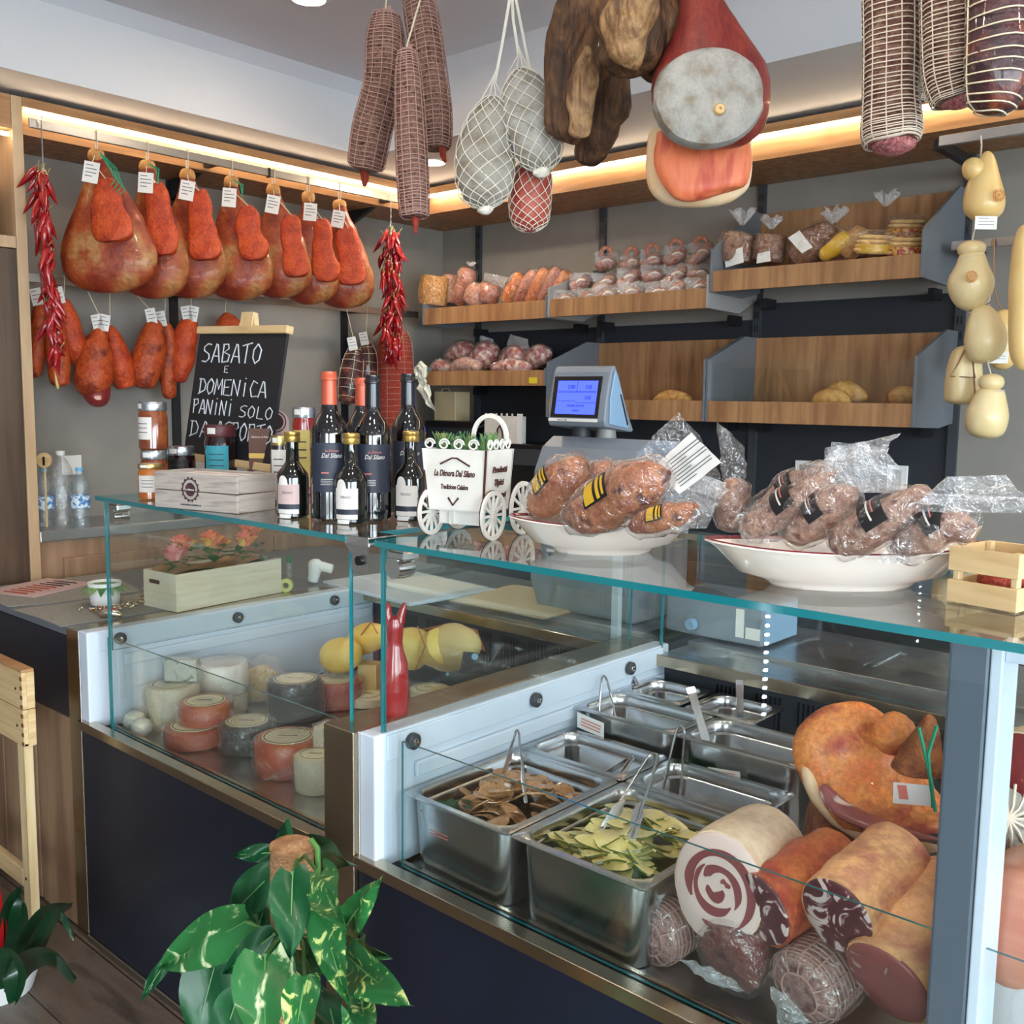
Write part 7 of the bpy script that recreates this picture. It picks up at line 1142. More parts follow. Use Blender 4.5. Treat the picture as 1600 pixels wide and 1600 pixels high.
# ---------------------------------------------------------------- steel pans in the right case
def rrect(x0, x1, y0, y1, r_, z, n=5):
    o = []
    for cx, cy, a in ((x1 - r_, y1 - r_, 0), (x0 + r_, y1 - r_, PI / 2), (x0 + r_, y0 + r_, PI), (x1 - r_, y0 + r_, 1.5 * PI)):
        for k in range(n + 1): b = a + PI / 2 * k / n; o.append((cx + r_ * math.cos(b), cy + r_ * math.sin(b), z))
    return o
gp = 'steel pans in the meat case'
def pan(label, x0, x1, y0, y1, zr, dep):
    t = thing('steel_pan', ((x0 + x1) / 2, (y0 + y1) / 2, zr - dep), label, 'pan', gp); f = .016
    R = [rrect(x0 + f + .004, x1 - f - .004, y0 + f + .004, y1 - f - .004, .03, zr - dep), rrect(x0 + f, x1 - f, y0 + f, y1 - f, .035, zr - dep * .85), rrect(x0 + f - .005, x1 - f + .005, y0 + f - .005, y1 - f + .005, .035, zr - .024), rrect(x0 + f - .004, x1 - f + .004, y0 + f - .004, y1 - f + .004, .035, zr - .004), rrect(x0 + .001, x1 - .001, y0 + .001, y1 - .001, .008, zr - .005), rrect(x0, x1, y0, y1, .009, zr - .003), rrect(x0 + .002, x1 - .002, y0 + .002, y1 - .002, .009, zr),
         rrect(x0 + f - .002, x1 - f + .002, y0 + f - .002, y1 - f + .002, .036, zr), rrect(x0 + f + .002, x1 - f - .002, y0 + f + .002, y1 - f - .002, .034, zr - .006), rrect(x0 + f + .002, x1 - f - .002, y0 + f + .002, y1 - f - .002, .034, zr - .024), rrect(x0 + f + .007, x1 - f - .007, y0 + f + .007, y1 - f - .007, .03, zr - .028), rrect(x0 + f + .010, x1 - f - .010, y0 + f + .010, y1 - f - .010, .03, zr - dep + .012), rrect(x0 + f + .03, x1 - f - .03, y0 + f + .03, y1 - f - .03, .02, zr - dep + .003)]
    G().rings(R).obj('pan', 'steel_pan', t, ang=50)
    return t
def fill(t, x0, x1, y0, y1, z, m, nm='liquid'): G().rings([rrect(x0 + .024, x1 - .024, y0 + .024, y1 - .024, .03, z - .006), rrect(x0 + .022, x1 - .022, y0 + .022, y1 - .022, .03, z)]).obj(nm, m, t, smooth=False)
t = thing('pan_riser', (-1.09, 1.92, .598), 'steel step under the rear pans of the meat case', 'stand'); G().box(-1.362, -.80, 1.76, 2.09, .5985, .648).obj('step', 'steel', t, smooth=False, bev=.003)
PZ, PR = .752, .80
p1 = pan('front left steel pan with grilled mushrooms', -1.362, -1.091, 1.222, 1.556, PZ, .152); fill(p1, -1.362, -1.091, 1.222, 1.556, PZ - .062, 'brown_oil', 'oil')
p2 = pan('front right steel pan with courgette slices in oil', -1.085, -.805, 1.222, 1.556, PZ, .152); fill(p2, -1.085, -.805, 1.222, 1.556, PZ - .062, 'oil_bath', 'oil')
p3 = pan('empty narrow steel pan behind the mushrooms', -1.362, -1.091, 1.562, 1.738, PZ, .152)
p6 = pan('empty narrow steel pan behind the courgettes', -1.085, -.805, 1.562, 1.738, PZ, .152)
p4 = pan('raised steel pan with a dark sauce and a white label', -1.362, -1.091, 1.744, 1.918, PR, .151); fill(p4, -1.362, -1.091, 1.744, 1.918, PR - .075, 'brown_oil', 'sauce')
p5 = pan('raised steel pan at the right of the rear row, nearly empty', -1.085, -.805, 1.744, 1.918, PR, .151)
p7 = pan('small square steel pan in the back left corner', -1.362, -1.19, 1.925, 2.085, PR, .151); fill(p7, -1.362, -1.19, 1.925, 2.085, PR - .07, 'pan_dark', 'leftovers')
p8 = pan('small square steel pan at the back, with a spoon', -1.176, -1.0, 1.925, 2.085, PR, .151)
for p, q, lab in ((p4, [(-1.344, 1.742, 0.7919), (-1.268, 1.742, 0.7826), (-1.267, 1.742, 0.7474), (-1.343, 1.742, 0.756)], 0), (p5, [(-1.003, 1.742, 0.7521), (-0.9296, 1.742, 0.7608), (-0.9259, 1.742, 0.7404), (-0.9987, 1.742, 0.7313)], 0), (p1, [(-1.307, 1.236, 0.709), (-1.238, 1.236, 0.7101), (-1.238, 1.236, 0.6781), (-1.303, 1.236, 0.6774)], 0)):
    l = sheet_film('pan_label', q, 'paper', p, .001, 1, 2, 2); g = G(frame(V(q[3]), V(q[2]) - V(q[3]), V(q[0]) - V(q[3])))
    w_ = (V(q[2]) - V(q[3])).length; h_ = (V(q[0]) - V(q[3])).length
    for k in range(3): g.box(w_ * .12, w_ * .85, h_ * (.25 + .2 * k), h_ * (.32 + .2 * k), .0012, .0016)
    g.obj('printed_lines', 'pink_print', l, smooth=False)
def slices(name, label, cat, grp, n, box, z, ms, shape, seed):
    r = random.Random(seed); me = {}
    for v in range(4):
        L_, W_2 = shape; g = G(); rr = random.Random(seed * 9 + v); cv = rr.uniform(-.9, .9); R = []
        for i in range(9):
            u = i / 8; w_ = W_2 * math.sqrt(max(.02, 1 - (2 * u - 1) ** 2 * .97)); R.append([(L_ * (u - .5), cv * .4 * L_ * (u - .5) ** 2 + s * w_ / 2, .010 * math.sin(3 * u + v) + dz + .004 * abs(s)) for s, dz in ((-1, -.0015), (1, -.0015), (1, .0015), (-1, .0015))])
        g.mi = 0; g.rings(R); m = bpy.data.meshes.new(name); m.from_pydata(g.v, [], g.f)
        for q in ms: m.materials.append(MATS[q])
        m.polygons.foreach_set('material_index', [(1 if (len(ms) > 1 and (k % 4) in (1, 3)) else 0) for k in range(len(g.f))]); m.polygons.foreach_set('use_smooth', [True] * len(g.f)); m.set_sharp_from_angle(angle=.6); me[v] = m
    for k in range(n):
        o = bpy.data.objects.new(name, me[k % 4]); COL.objects.link(o); x0, x1, y0, y1 = box; u, v = r.random(), r.random()
        hump = .038 * (1 - (2 * u - 1) ** 2) * (1 - (2 * v - 1) ** 2)
        o.location = (x0 + (x1 - x0) * u, y0 + (y1 - y0) * v, z + hump + .012 * k / n); o.rotation_euler = (r.uniform(-.4, .4), r.uniform(-.35, .35), r.uniform(0, PI)); s = r.uniform(.8, 1.15); o.scale = (s, s, s); tag(o, label, cat, grp)
slices('mushroom_slice', 'brown grilled mushroom slice in the front left steel pan', 'mushroom', 'grilled mushroom slices', 62, (-1.315, -1.135, 1.275, 1.505), PZ - .048, ['mushroom'], (.062, .040), 5)
slices('courgette_slice', 'pale green-edged courgette slice in the front right steel pan', 'courgette', 'courgette slices', 76, (-1.035, -.855, 1.275, 1.505), PZ - .046, ['zucchini', 'zucchini_skin'], (.080, .038), 6)
r = random.Random(9)
g = G()
for k in range(40): c = V(-1.29 + r.gauss(0, .02), 1.285 + r.gauss(0, .016), PZ - .035 + r.uniform(0, .012)); a = r.uniform(0, 6.28); g.sheet(2, 3, lambda u, v, c=c, a=a: c + V(math.cos(a), math.sin(a), .2) * .022 * v + V(-math.sin(a), math.cos(a), 0) * (u - .5) * .014 * math.sin(PI * (.15 + .8 * v)))
o = g.obj('parsley', 'parsley'); o['kind'] = 'stuff'; tag(o, 'chopped parsley leaves on the grilled mushrooms', 'parsley')
# tongs and spoons
gt = 'serving tools in the steel pans'
def tong(label, top, ends, r_=.0026, blade=None, bow=.012):
    t = thing('serving_tongs', ends[0], label, 'tongs', gt); tp = V(top); e0, e1 = V(ends[0]), V(ends[1]); d = (e1 - e0).normalized()
    up = (tp - (e0 + e1) / 2).normalized()
    pts = [e0, e0 * .5 + (tp - d * bow) * .5, tp - d * bow - up * .01, tp - d * bow * .6 + up * .004, tp + up * .008, tp + d * bow * .6 + up * .004, tp + d * bow - up * .01, e1 * .5 + (tp + d * bow) * .5, e1]
    P = [V(crm([tuple(q) for q in pts], k / 32)) for k in range(33)]; G().tube(P, r_, 8).obj('bent_rod', 'tongs', t)
    if blade:
        for k, e in enumerate((e0, e1)): u = (tp - e).normalized(); w_ = u.cross(CN).normalized() * blade; g = G(); g.add([e + w_ * .8, e - w_ * .8, e - w_ + u * .05, e + w_ + u * .05, e + w_ * .2 + u * .07, e - w_ * .2 + u * .07] + [q + CN * .0016 for q in (e + w_ * .8, e - w_ * .8, e - w_ + u * .05, e + w_ + u * .05, e + w_ * .2 + u * .07, e - w_ * .2 + u * .07)], [(0, 1, 2, 3), (3, 2, 5, 4), (9, 8, 7, 6), (10, 11, 8, 9), (0, 6, 7, 1), (1, 7, 8, 2), (2, 8, 11, 5), (5, 11, 10, 4), (4, 10, 9, 3), (3, 9, 6, 0)]); g.obj('blade', 'tongs', t, smooth=False)
    return t
tong('tongs standing in the grilled mushrooms', (-1.243, 1.42, 0.8428), ((-1.264, 1.4, 0.7552), (-1.166, 1.36, 0.7448)), blade=.004, bow=.012)
tong('large tongs with flat blades in the courgettes', (-0.9528, 1.46, 0.8601), ((-0.9894, 1.36, 0.742), (-0.9267, 1.36, 0.7478)), blade=.010, bow=.012)
tong('tongs in the narrow pan behind the courgettes', (-1.019, 1.66, 0.8447), ((-1.044, 1.64, 0.7214), (-1.004, 1.64, 0.7166)), bow=.010)
tong('tongs in the raised pan with the dark sauce', (-1.342, 1.84, 0.8468), ((-1.34, 1.82, 0.7685), (-1.292, 1.82, 0.7702)), bow=.010)
tong('short tongs resting in the narrow pan behind the mushrooms', (-1.151, 1.68, 0.7469), ((-1.187, 1.64, 0.7176), (-1.137, 1.62, 0.7285)), blade=.006, bow=.012)
tong('broad tongs in the small pan in the back corner', (-1.38, 2, 0.819), ((-1.372, 1.99, 0.7737), (-1.341, 1.99, 0.777)), blade=.010, bow=.012)
for lab, a, b in (('flat steel server standing in the raised right pan', (-1.095, 1.82, 0.8783), (-1.038, 1.8, 0.7718)), ('flat steel spoon handle in the small back pan', (-1.077, 2, 0.8614), (-1.067, 1.99, 0.7784))):
    a, b = V(a), V(b); u = (b - a).normalized(); w_ = u.cross(CN).normalized() * .009; t = thing('steel_server', b, lab, 'server', gt)
    g = G(); R = [[p + w_ * k + CN * .001, p - w_ * k + CN * .001, p - w_ * k - CN * .001, p + w_ * k - CN * .001] for p, k in ((a - CN * .016, .9), (a - u * .004 - CN * .004, .95), (a + u * .006, 1), (a * .5 + b * .5, .85), (b - u * .02, 1.0), (b, .7))]; g.rings(R).obj('handle', 'tongs', t, smooth=False)
# ---------------------------------------------------------------- cured meats in the right case
gm = 'cured meats in the right case'
def roll(name, label, a, b, r0, r1, m, face=None, fm=None, seed=0, nett=None, film_=False, amp=.006, sq=1.0, cap1=.18, tie=False, fl=.96):
    """a cured roll from its front face a to its back end b"""
    a, b = V(a), V(b); d = (b - a); st = [tuple(a) + (r0 * sq, r0 * fl), tuple(a + d * .3) + (r0 * 1.03 * sq, r0 * 1.03 * fl), tuple(a + d * .7) + ((r0 + r1) / 2 * sq, (r0 + r1) / 2), tuple(b) + (r1 * sq, r1)]
    t = thing(name, (a + d * .5) - V(0, 0, r0), label, 'cured meat', gm); G().sweep(st, 26, 28, V(0, 0, 1), amp, 16, seed, cap=((.0 if face else .2), cap1)).obj('roll', m, t)
    if nett: netted(t, st, nett[0], nett[1], .0016, nett[2], seed, seg=24, ref=V(0, 0, 1), cap=(.2 if not face else .01, cap1))
    if face:
        n = -d.normalized(); u = (V(0, 0, 1) - n * n.z).normalized(); T = frame(a + n * .0005, n.cross(u) * -1, u)
        T = Matrix.Translation(a + n * .001) @ frame((0, 0, 0), u.cross(n), u); s = r0 * .985
        g = G(T); g.rings([[(s * fl * k * (1 + .02 * math.sin(3 * x)) * math.cos(x), s * sq * k * (1 + .02 * math.sin(3 * x)) * math.sin(x), z) for x in [2 * PI * j / 32 for j in range(32)]] for k, z in ((1, -.004), (1, .0), (.96, .0022), (.5, .003), (.02, .003))]); f = g.obj('cut_face', face, t, ang=60)
        if fm: fm(T @ Matrix.Translation((0, 0, .0028)), s, f)
    if film_: G().sweep(st, 22, 24, V(0, 0, 1), .006, 22, seed + 9, grow=.006, cap=(.12, .12)).obj('film_wrap', 'film', t)
    return t
def spiral(T, s, par):                                               # rolled lean and fat of pancetta
    def rib(a0, a1, r0, r1, w0, w1, m, n=30):
        g = G(T); R = []
        for k in range(n + 1):
            u = k / n; a = a0 + (a1 - a0) * u; r_ = (r0 + (r1 - r0) * u) * s; w_ = (w0 + (w1 - w0) * u) * s * (1 + .25 * math.sin(9 * u + a0)) * min(1, 6 * u + .2, 6 * (1 - u) + .2)
            R.append([((r_ - w_) * math.cos(a) * .92, (r_ - w_) * math.sin(a), 0), ((r_ + w_) * math.cos(a) * .92, (r_ + w_) * math.sin(a), 0), ((r_ + w_) * math.cos(a) * .92, (r_ + w_) * math.sin(a), .0009), ((r_ - w_) * math.cos(a) * .92, (r_ - w_) * math.sin(a), .0009)])
        g.rings(R).obj('lean_streak', m, par)
    rib(-1.0, 3.6, .80, .62, .07, .10, 'pancetta_lean'); rib(2.2, 5.6, .50, .42, .05, .09, 'pancetta_lean'); rib(-.6, 2.6, .50, .34, .06, .09, 'pancetta_lean'); rib(3.0, 6.4, .20, .12, .09, .09, 'pancetta_lean'); rib(.3, 1.2, .28, .2, .05, .05, 'pancetta_lean'); rib(4.3, 5.2, .72, .76, .05, .04, 'pancetta_lean', 14)
t = roll('rolled_pancetta', 'rolled pancetta with a white rind and spiral cut face', (-0.7143, 1.285, 0.7631), (-0.7268, 1.47, 0.7542), 0.082, 0.075, 'pancetta_skin', 'pancetta_fat', spiral, 1, amp=.002, sq=1.08, cap1=.1, fl=.9)
roll('netted_roll', 'small netted roll in a clear bag beside the courgette pan', (-0.8258, 1.27, 0.6453), (-0.8131, 1.38, 0.6507), .047, .043, 'netted_roll', None, None, 2, (13, 10, 'net_pale'), True, .004)
roll('dark_roll', 'dark red shiny cured piece in film at the front', (-0.6902, 1.27, 0.6555), (-0.6828, 1.36, 0.6806), .054, .052, 'dark_roll', None, None, 3, None, True)
roll('speck_piece', 'orange-red cured piece with a ragged cut end, behind the dark one', (-0.6439, 1.29, 0.7542), (-0.5939, 1.46, 0.7905), .056, .06, 'speck_orange', 'coppa_face', None, 4, amp=.008)
roll('coppa', 'coppa with a marbled cut face and wrinkled brown skin', (-0.5212, 1.27, 0.7962), (-0.4992, 1.44, 0.8369), .056, .054, 'coppa_skin', 'coppa_face', None, 5, amp=.005, sq=1.05, cap1=.12)
roll('coppa', 'large loin roll with a pink cut face at the bottom right', (-0.4501, 1.275, 0.7274), (-0.42, 1.46, 0.8091), .062, .060, 'coppa_skin', 'loin_face', None, 6, amp=.006, sq=1.05, cap1=.12)
roll('netted_roll', 'netted roll in cloudy film at the bottom edge', (-0.5688, 1.265, 0.6651), (-0.5524, 1.37, 0.6862), .052, .050, 'netted_roll', None, None, 7, (14, 10, 'net_pale'), True, .004)
t = thing('film_scrap', V(-0.7287, 1.24, 0.6302), 'clear torn film end lying between the rolls at the front', 'plastic film'); sheet_film('film', [(-0.7667, 1.245, 0.6486), (-0.6998, 1.245, 0.6605), (-0.6305, 1.245, 0.6448), (-0.6879, 1.245, 0.6351)], 'film_bright', t, .012, 3); sheet_film('film', [(-0.6012, 1.235, 0.6718), (-0.5624, 1.235, 0.6742), (-0.5329, 1.235, 0.6496), (-0.5843, 1.235, 0.6261)], 'film_bright', t, .012, 5)
t = thing('film_scrap', V(-0.8622, 1.27, 0.6596), 'clear bag end sticking out left of the small netted roll', 'plastic film'); sheet_film('film', [(-0.9058, 1.27, 0.6185), (-0.8426, 1.27, 0.6344), (-0.8032, 1.27, 0.7245), (-0.8694, 1.27, 0.6876)], 'film_bright', t, .02, 4)
# big spiced ham half with its tag
t = thing('spiced_ham', V(-0.6368, 1.62, 0.7663), 'large orange spiced ham with a dark pink cut and white tag', 'ham')
G().sweep([(-0.6658, 1.62, 0.9911, 0.0603, 0.0181), (-0.657, 1.62, 0.932, 0.0905, 0.0272), (-0.6316, 1.62, 0.8762, 0.1036, 0.0311), (-0.5804, 1.62, 0.8399, 0.0911, 0.0273), (-0.522, 1.62, 0.8262, 0.0629, 0.0176), (-0.4818, 1.62, 0.8276, 0.0361, 0.009)], 26, 26, CR, .014, 7, 3, 2.4, cap=(.14, .12)).obj('ham', 'speck_rub', t)
G().sweep([(-0.6657, 1.53, 0.8691, 0.0064, 0.0038), (-0.6333, 1.53, 0.8388, 0.0179, 0.0089), (-0.571, 1.53, 0.8272, 0.0226, 0.0113), (-0.5105, 1.53, 0.8292, 0.015, 0.0075), (-0.4739, 1.53, 0.8345, 0.0059, 0.003)], 18, 14, CR, .003, 20, 2, cap=(.1, .1)).obj('cut_lean', 'loin_face', t); G().sweep([(-0.7054, 1.545, 0.8876, 0.0087, 0.0087), (-0.6706, 1.545, 0.8299, 0.0129, 0.0129), (-0.6073, 1.545, 0.8002, 0.0126, 0.0126), (-0.5342, 1.545, 0.7996, 0.0102, 0.0102), (-0.4758, 1.545, 0.8143, 0.006, 0.006)], 18, 12, CR, .003, 20, 4, cap=(.1, .1)).obj('rind_edge', 'fat', t)
G().sweep([(-0.605, 1.6, 0.9771, 0.0319, 0.0255), (-0.5762, 1.6, 0.9567, 0.0389, 0.0311), (-0.5703, 1.6, 0.9255, 0.0294, 0.0235)], 16, 18, CR, .006, 12, 6, cap=(.25, .25)).obj('ham_lobe', 'speck_rub', t)
q = [(-0.5425, 1.515, 0.8775), (-0.4817, 1.515, 0.8901), (-0.4818, 1.515, 0.9226), (-0.5434, 1.515, 0.9116)]; l = sheet_film('white_tag', q, 'white', t, .001, 1, 2, 2); G(frame(V(q[0]), V(q[1]) - V(q[0]), V(q[3]) - V(q[0]))).box(.012, .026, .008, .030, .001, .0014).obj('red_print', 'pink_print', l, smooth=False)
t = thing('ham_wedge', V(-0.5162, 1.56, 0.9135), 'brown ham wedge tied with green cord on the spiced ham', 'ham'); G().sweep([(-0.5106, 1.56, 1.018, 0.008, 0.0064), (-0.513, 1.56, 0.9925, 0.0181, 0.0144), (-0.5186, 1.56, 0.9547, 0.0312, 0.0219), (-0.5244, 1.56, 0.9165, 0.0426, 0.0255)], 18, 18, CR, .004, 14, 3, 2.6, cap=(.15, .08)).obj('meat', 'rub_brown', t); G().tube([(-0.5098, 1.515, 1.008), (-0.4977, 1.515, 0.9669), (-0.4857, 1.515, 0.9245), (-0.4816, 1.515, 0.8882)], .003, 6).obj('green_cord', 'green_twine', t); G().tube([(-0.4836, 1.515, 1.017), (-0.4941, 1.515, 0.9698), (-0.4875, 1.515, 0.924), (-0.4775, 1.515, 0.8833)], .003, 6).obj('green_cord', 'green_twine', t)
roll('rubbed_ham', 'brown peppered ham lying under the spiced ham', (-0.7068, 1.58, 0.7226), (-0.595, 1.66, 0.7315), .090, .085, 'rub_brown', None, None, 9, amp=.006)
roll('coppa', 'pale wrinkled coppa right of the pillar', (-0.3891, 1.36, 0.8207), (-0.347, 1.5, 0.839), .058, .058, 'coppa_skin', None, None, 11)
t = roll('ham_slice_block', 'cut raw ham with a pale fat edge at the right border', (-0.3607, 1.52, 0.9673), (-0.3512, 1.62, 0.9664), .066, .06, 'fat', 'meat_cut', None, 12, amp=.002)
roll('mortadella', 'reddish-brown smooth roll right of the pillar, at the border', (-0.3097, 1.27, 0.8522), (-0.3017, 1.45, 0.8359), .075, .075, 'mortadella', None, None, 13, amp=.002)
t = roll('lard_piece', 'pale larded meat with a grey-white cut face at the bottom right corner', (-0.3002, 1.285, 0.7568), (-0.2848, 1.4, 0.7632), .072, .07, 'mortadella', 'lard_face', None, 14, amp=.002)
t = thing('netted_end', V(-0.387, 1.46, 0.9066), 'white knotted net end of a salami right of the pillar', 'salami'); c = V(-0.3794, 1.46, 0.9353)
G().sweep([tuple(c + V(0, 0, -.06)) + (.04, .03), tuple(c + V(0, 0, -.02)) + (.045, .035), tuple(c + V(0, 0, .03)) + (.03, .025)], 14, 16, CR, .005, 20, 2, cap=(.2, .2)).obj('salami', 'mold', t)
for k in range(14): a = 2 * PI * k / 14; G().tube([c + CN * .036, c + CN * .038 + CR * .02 * math.cos(a) + V(0, 0, .02 * math.sin(a)), c + CN * .03 + CR * .042 * math.cos(a) + V(0, 0, .048 * math.sin(a))], .0022, 5).obj('net_strand', 'net_white', t)
roll('speck_piece', 'small orange meat end behind the knotted net, right of the pillar', (-0.4467, 1.66, 0.9305), (-0.437, 1.75, 0.9195), .04, .036, 'speck_orange', None, None, 15)
gw = 'bottle stand-ins for a reflection in the meat case glass'  # modelled bottles imitate the fridge bottles mirrored in the front glass
for k, (lab, q) in enumerate((('small clear bottle standing in for a reflection in the meat case glass, left', (-0.9704, 2, 0.7601)), ('small clear bottle standing in for a reflection in the meat case glass, middle', (-0.9277, 2, 0.7589)), ('small clear bottle standing in for a reflection in the meat case glass, right', (-0.9013, 2.02, 0.7573)))):
    c = V(q[0], q[1], .599); t = thing('small_bottle', c, lab, 'bottle', gw); G().lathe([(.018, 0), (.02, .004), (.02, .08), (.014, .11), (.009, .135)], 18, c).obj('bottle', 'pet', t); G().lathe([(.011, .135), (.012, .16), (.0001, .16)], 14, c).obj('cap', 'water_blue', t)
t = thing('display_riser', (.6, 1.66, .598), 'stepped steel riser under the meats right of the pillar', 'stand')
G().box(-.285, 1.5, 1.235, 1.459, .5985, .686).obj('front_step', 'steel', t, smooth=False, bev=.003); G().box(-.285, 1.5, 1.46, 2.08, .5985, .845).obj('rear_step', 'steel', t, smooth=False, bev=.003)
# ---------------------------------------------------------------- pothos on a coir pole in front of the cases
pc = V(-1.122, 0.8, 0.7899); base = V(pc.x, pc.y, 0)
t = thing('pothos_plant', base, 'variegated climbing pothos on a coir pole before the cases', 'potted plant')
G().lathe([(.0001, 0), (.085, 0), (.11, .22), (.115, .225), (.105, .225), (.10, .20), (.0001, .20)], 32, base).obj('pot', 'dark_grey', t); G().lathe([(.0001, .201), (.099, .201), (.099, .204), (.0001, .206)], 24, base).obj('soil', 'soil', t)
zt2 = 0.873; rp = 0.03
G().sweep([(base.x, base.y, .16, rp, rp), (base.x, base.y, .5, rp, rp), (base.x, base.y, zt2 - .04, rp * 1.05, rp * 1.05), (base.x, base.y, zt2 - .012, rp * .95, rp * .95), (base.x, base.y, zt2, rp * .4, rp * .4)], 30, 24, CR, .003, 60, 2).obj('coir_pole', 'coir', t)
def heart(t, a, b, w_, m, seed, fold=.25, curl=.12, stem_to=None, nrm=None):
    """heart-shaped leaf from the stalk end a to the tip b"""
    a, b = V(a), V(b); d = b - a; L_ = d.length; n = (nrm or (CN + V(0, 0, .35))).normalized(); sd = d.normalized().cross(n).normalized(); n = sd.cross(d.normalized())
    def pr(v): return math.sin(PI * min(1, (v * .94 + .06)) ** .62) ** .85 if v < 1 else 0
    def fn(u, v):
        s = 2 * u - 1; w2 = w_ / 2 * pr(v); back = -.10 * L_ * abs(s) * max(0, 1 - v * 3.5)
        return a + d * v + d.normalized() * back + sd * s * w2 + n * (fold * w2 * abs(s) - curl * L_ * (v - .4) ** 2 + .006 * math.sin(seed * 3 + v * 7 + s * 3))
    o = G().sheet(10, 14, fn).obj('leaf', m, t)
    G().tube([a + d * (k / 6) + n * (-curl * L_ * (k / 6 - .4) ** 2 + .0012) for k in range(6)], [.0011, .001, .0009, .0007, .0005, .0003], 5).obj('midrib', 'midrib', o)
    if stem_to is not None: s2 = V(stem_to); G().tube([s2, (s2 + a) / 2 + V(0, 0, .02), a], .0026, 6).obj('leaf_stalk', 'stem', t)
LV = [((-1.023, 0.73, 0.8838), (-0.9608, 0.68, 0.8112), 0.05335) + ('pothos_dark', 1), ((-0.997, 0.75, 0.8873), (-0.887, 0.7, 0.8752), 0.05082) + ('pothos', 2), ((-0.9758, 0.77, 0.803), (-0.8453, 0.72, 0.9359), 0.04114) + ('pothos', 3), ((-0.9817, 0.74, 0.8531), (-0.8646, 0.69, 0.7934), 0.0487) + ('pothos', 4), ((-0.9405, 0.75, 0.7958), (-0.7733, 0.7, 0.825), 0.05799) + ('pothos', 5),
      ((-1.029, 0.69, 0.7852), (-0.9575, 0.64, 0.7152), 0.08287) + ('pothos_white', 6), ((-0.9437, 0.69, 0.7905), (-0.9003, 0.64, 0.7424), 0.04592) + ('pothos', 7), ((-1.196, 0.77, 0.7357), (-1.368, 0.72, 0.6131), 0.07709) + ('pothos_white', 8), ((-1.217, 0.83, 0.779), (-1.27, 0.78, 0.7035), 0.06022) + ('pothos_dark', 9), ((-1.096, 0.75, 0.7628), (-1.146, 0.7, 0.7065), 0.04229) + ('pothos_dark', 10), ((-1.302, 0.79, 0.6407), (-1.302, 0.74, 0.4996), 0.0871) + ('pothos_dark', 11),
      ((-1.239, 0.85, 0.7995), (-1.277, 0.8, 0.8002), 0.02948) + ('pothos_dark', 12), ((-1.284, 0.91, 0.7596), (-1.222, 0.86, 0.8467), 0.04439) + ('pothos_dark', 13), ((-1.142, 0.85, 0.8412), (-0.9938, 0.8, 0.8792), 0.04127) + ('pothos_dark', 14), ((-1.498, 0.81, 0.5354), (-1.504, 0.76, 0.4793), 0.02395) + ('pothos_dark', 15), ((-0.9374, 0.77, 0.7359), (-0.8555, 0.72, 0.7227), 0.035) + ('pothos', 16), ((-0.9517, 0.73, 0.7483), (-0.8657, 0.68, 0.7384), 0.04371) + ('pothos_dark', 17),
      ((-1.156, 0.73, 0.6559), (-1.13, 0.68, 0.603), 0.05333) + ('pothos_dark', 18), ((-0.9638, 0.79, 0.7887), (-0.8551, 0.74, 0.828), 0.02414) + ('pothos', 19), ((-1.06, 0.77, 0.7502), (-0.9543, 0.72, 0.7553), 0.03363) + ('pothos_dark', 20), ((-1.254, 0.85, 0.7232), (-1.224, 0.8, 0.6821), 0.04909) + ('pothos_dark', 21), ((-1.136, 0.87, 0.6872), (-1.001, 0.82, 0.7151), 0.05145) + ('pothos_dark', 22), ((-1.195, 0.83, 0.6089), (-1.11, 0.78, 0.551), 0.07554) + ('pothos_dark', 23)]
for a, b, w_, m, k in LV: heart(t, a, b, w_, m, k, stem_to=(base.x + .02 * math.cos(k), base.y - .01 + .02 * math.sin(k), max(.3, a[2] - .06)))
G().tube([(-1.037, 0.77, 0.9113), (-1.023, 0.77, 0.9041), (-1.022, 0.77, 0.8732), (-1.03, 0.77, 0.8165), (-1.048, 0.77, 0.7362), (-1.065, 0.77, 0.6355)], .0038, 8).obj('vine', 'stem', t)
for k in range(9):                                                    # lower leaves round the pole
    a = 2 * PI * k / 9 + .4; z = .62 - .035 * k; d = V(math.cos(a), math.sin(a), 0); p0 = V(base.x, base.y, z) + d * .06
    heart(t, p0, p0 + d * .05 + V(0, 0, -.115), .075, ('pothos', 'pothos_dark')[k % 2], 40 + k, nrm=d + V(0, 0, .4), stem_to=(base.x + d.x * .02, base.y + d.y * .02, z - .03))
# red-flowered strap-leaf plant at the lower left corner
c = V(-2.504, 0.9, -0.0854); pot_r = .115; zt3 = 0.098
base = V(c.x - .02, .90, 0); t = thing('potted_bromeliad', base, 'dark green strap-leaved plant with red flowers in a white pot, lower left', 'potted plant')
G().lathe([(.0001, 0), (.085, 0), (pot_r, zt3 - .005), (pot_r + .003, zt3), (pot_r - .006, zt3), (pot_r - .012, zt3 - .03), (.0001, zt3 - .03)], 36, base).obj('pot', 'white', t); G().lathe([(.0001, zt3 - .029), (pot_r - .013, zt3 - .029), (pot_r - .013, zt3 - .026), (.0001, zt3 - .026)], 24, base).obj('soil', 'soil', t)
def strap(pts, w_, m='dark_leaf'):
    P = [V(p) for p in pts]
    def fn(u, v):
        q = V(crm([tuple(p) for p in P], v)); d = (V(crm([tuple(p) for p in P], min(1, v + .05))) - V(crm([tuple(p) for p in P], max(0, v - .05)))).normalized(); sd = d.cross(CN).normalized()
        return q + sd * (2 * u - 1) * w_ / 2 * (math.sin(PI * min(.97, .22 + .76 * v)) ** .7) + CN * .25 * w_ * abs(2 * u - 1)
    return G().sheet(6, 16, fn).obj('leaf', m, t)
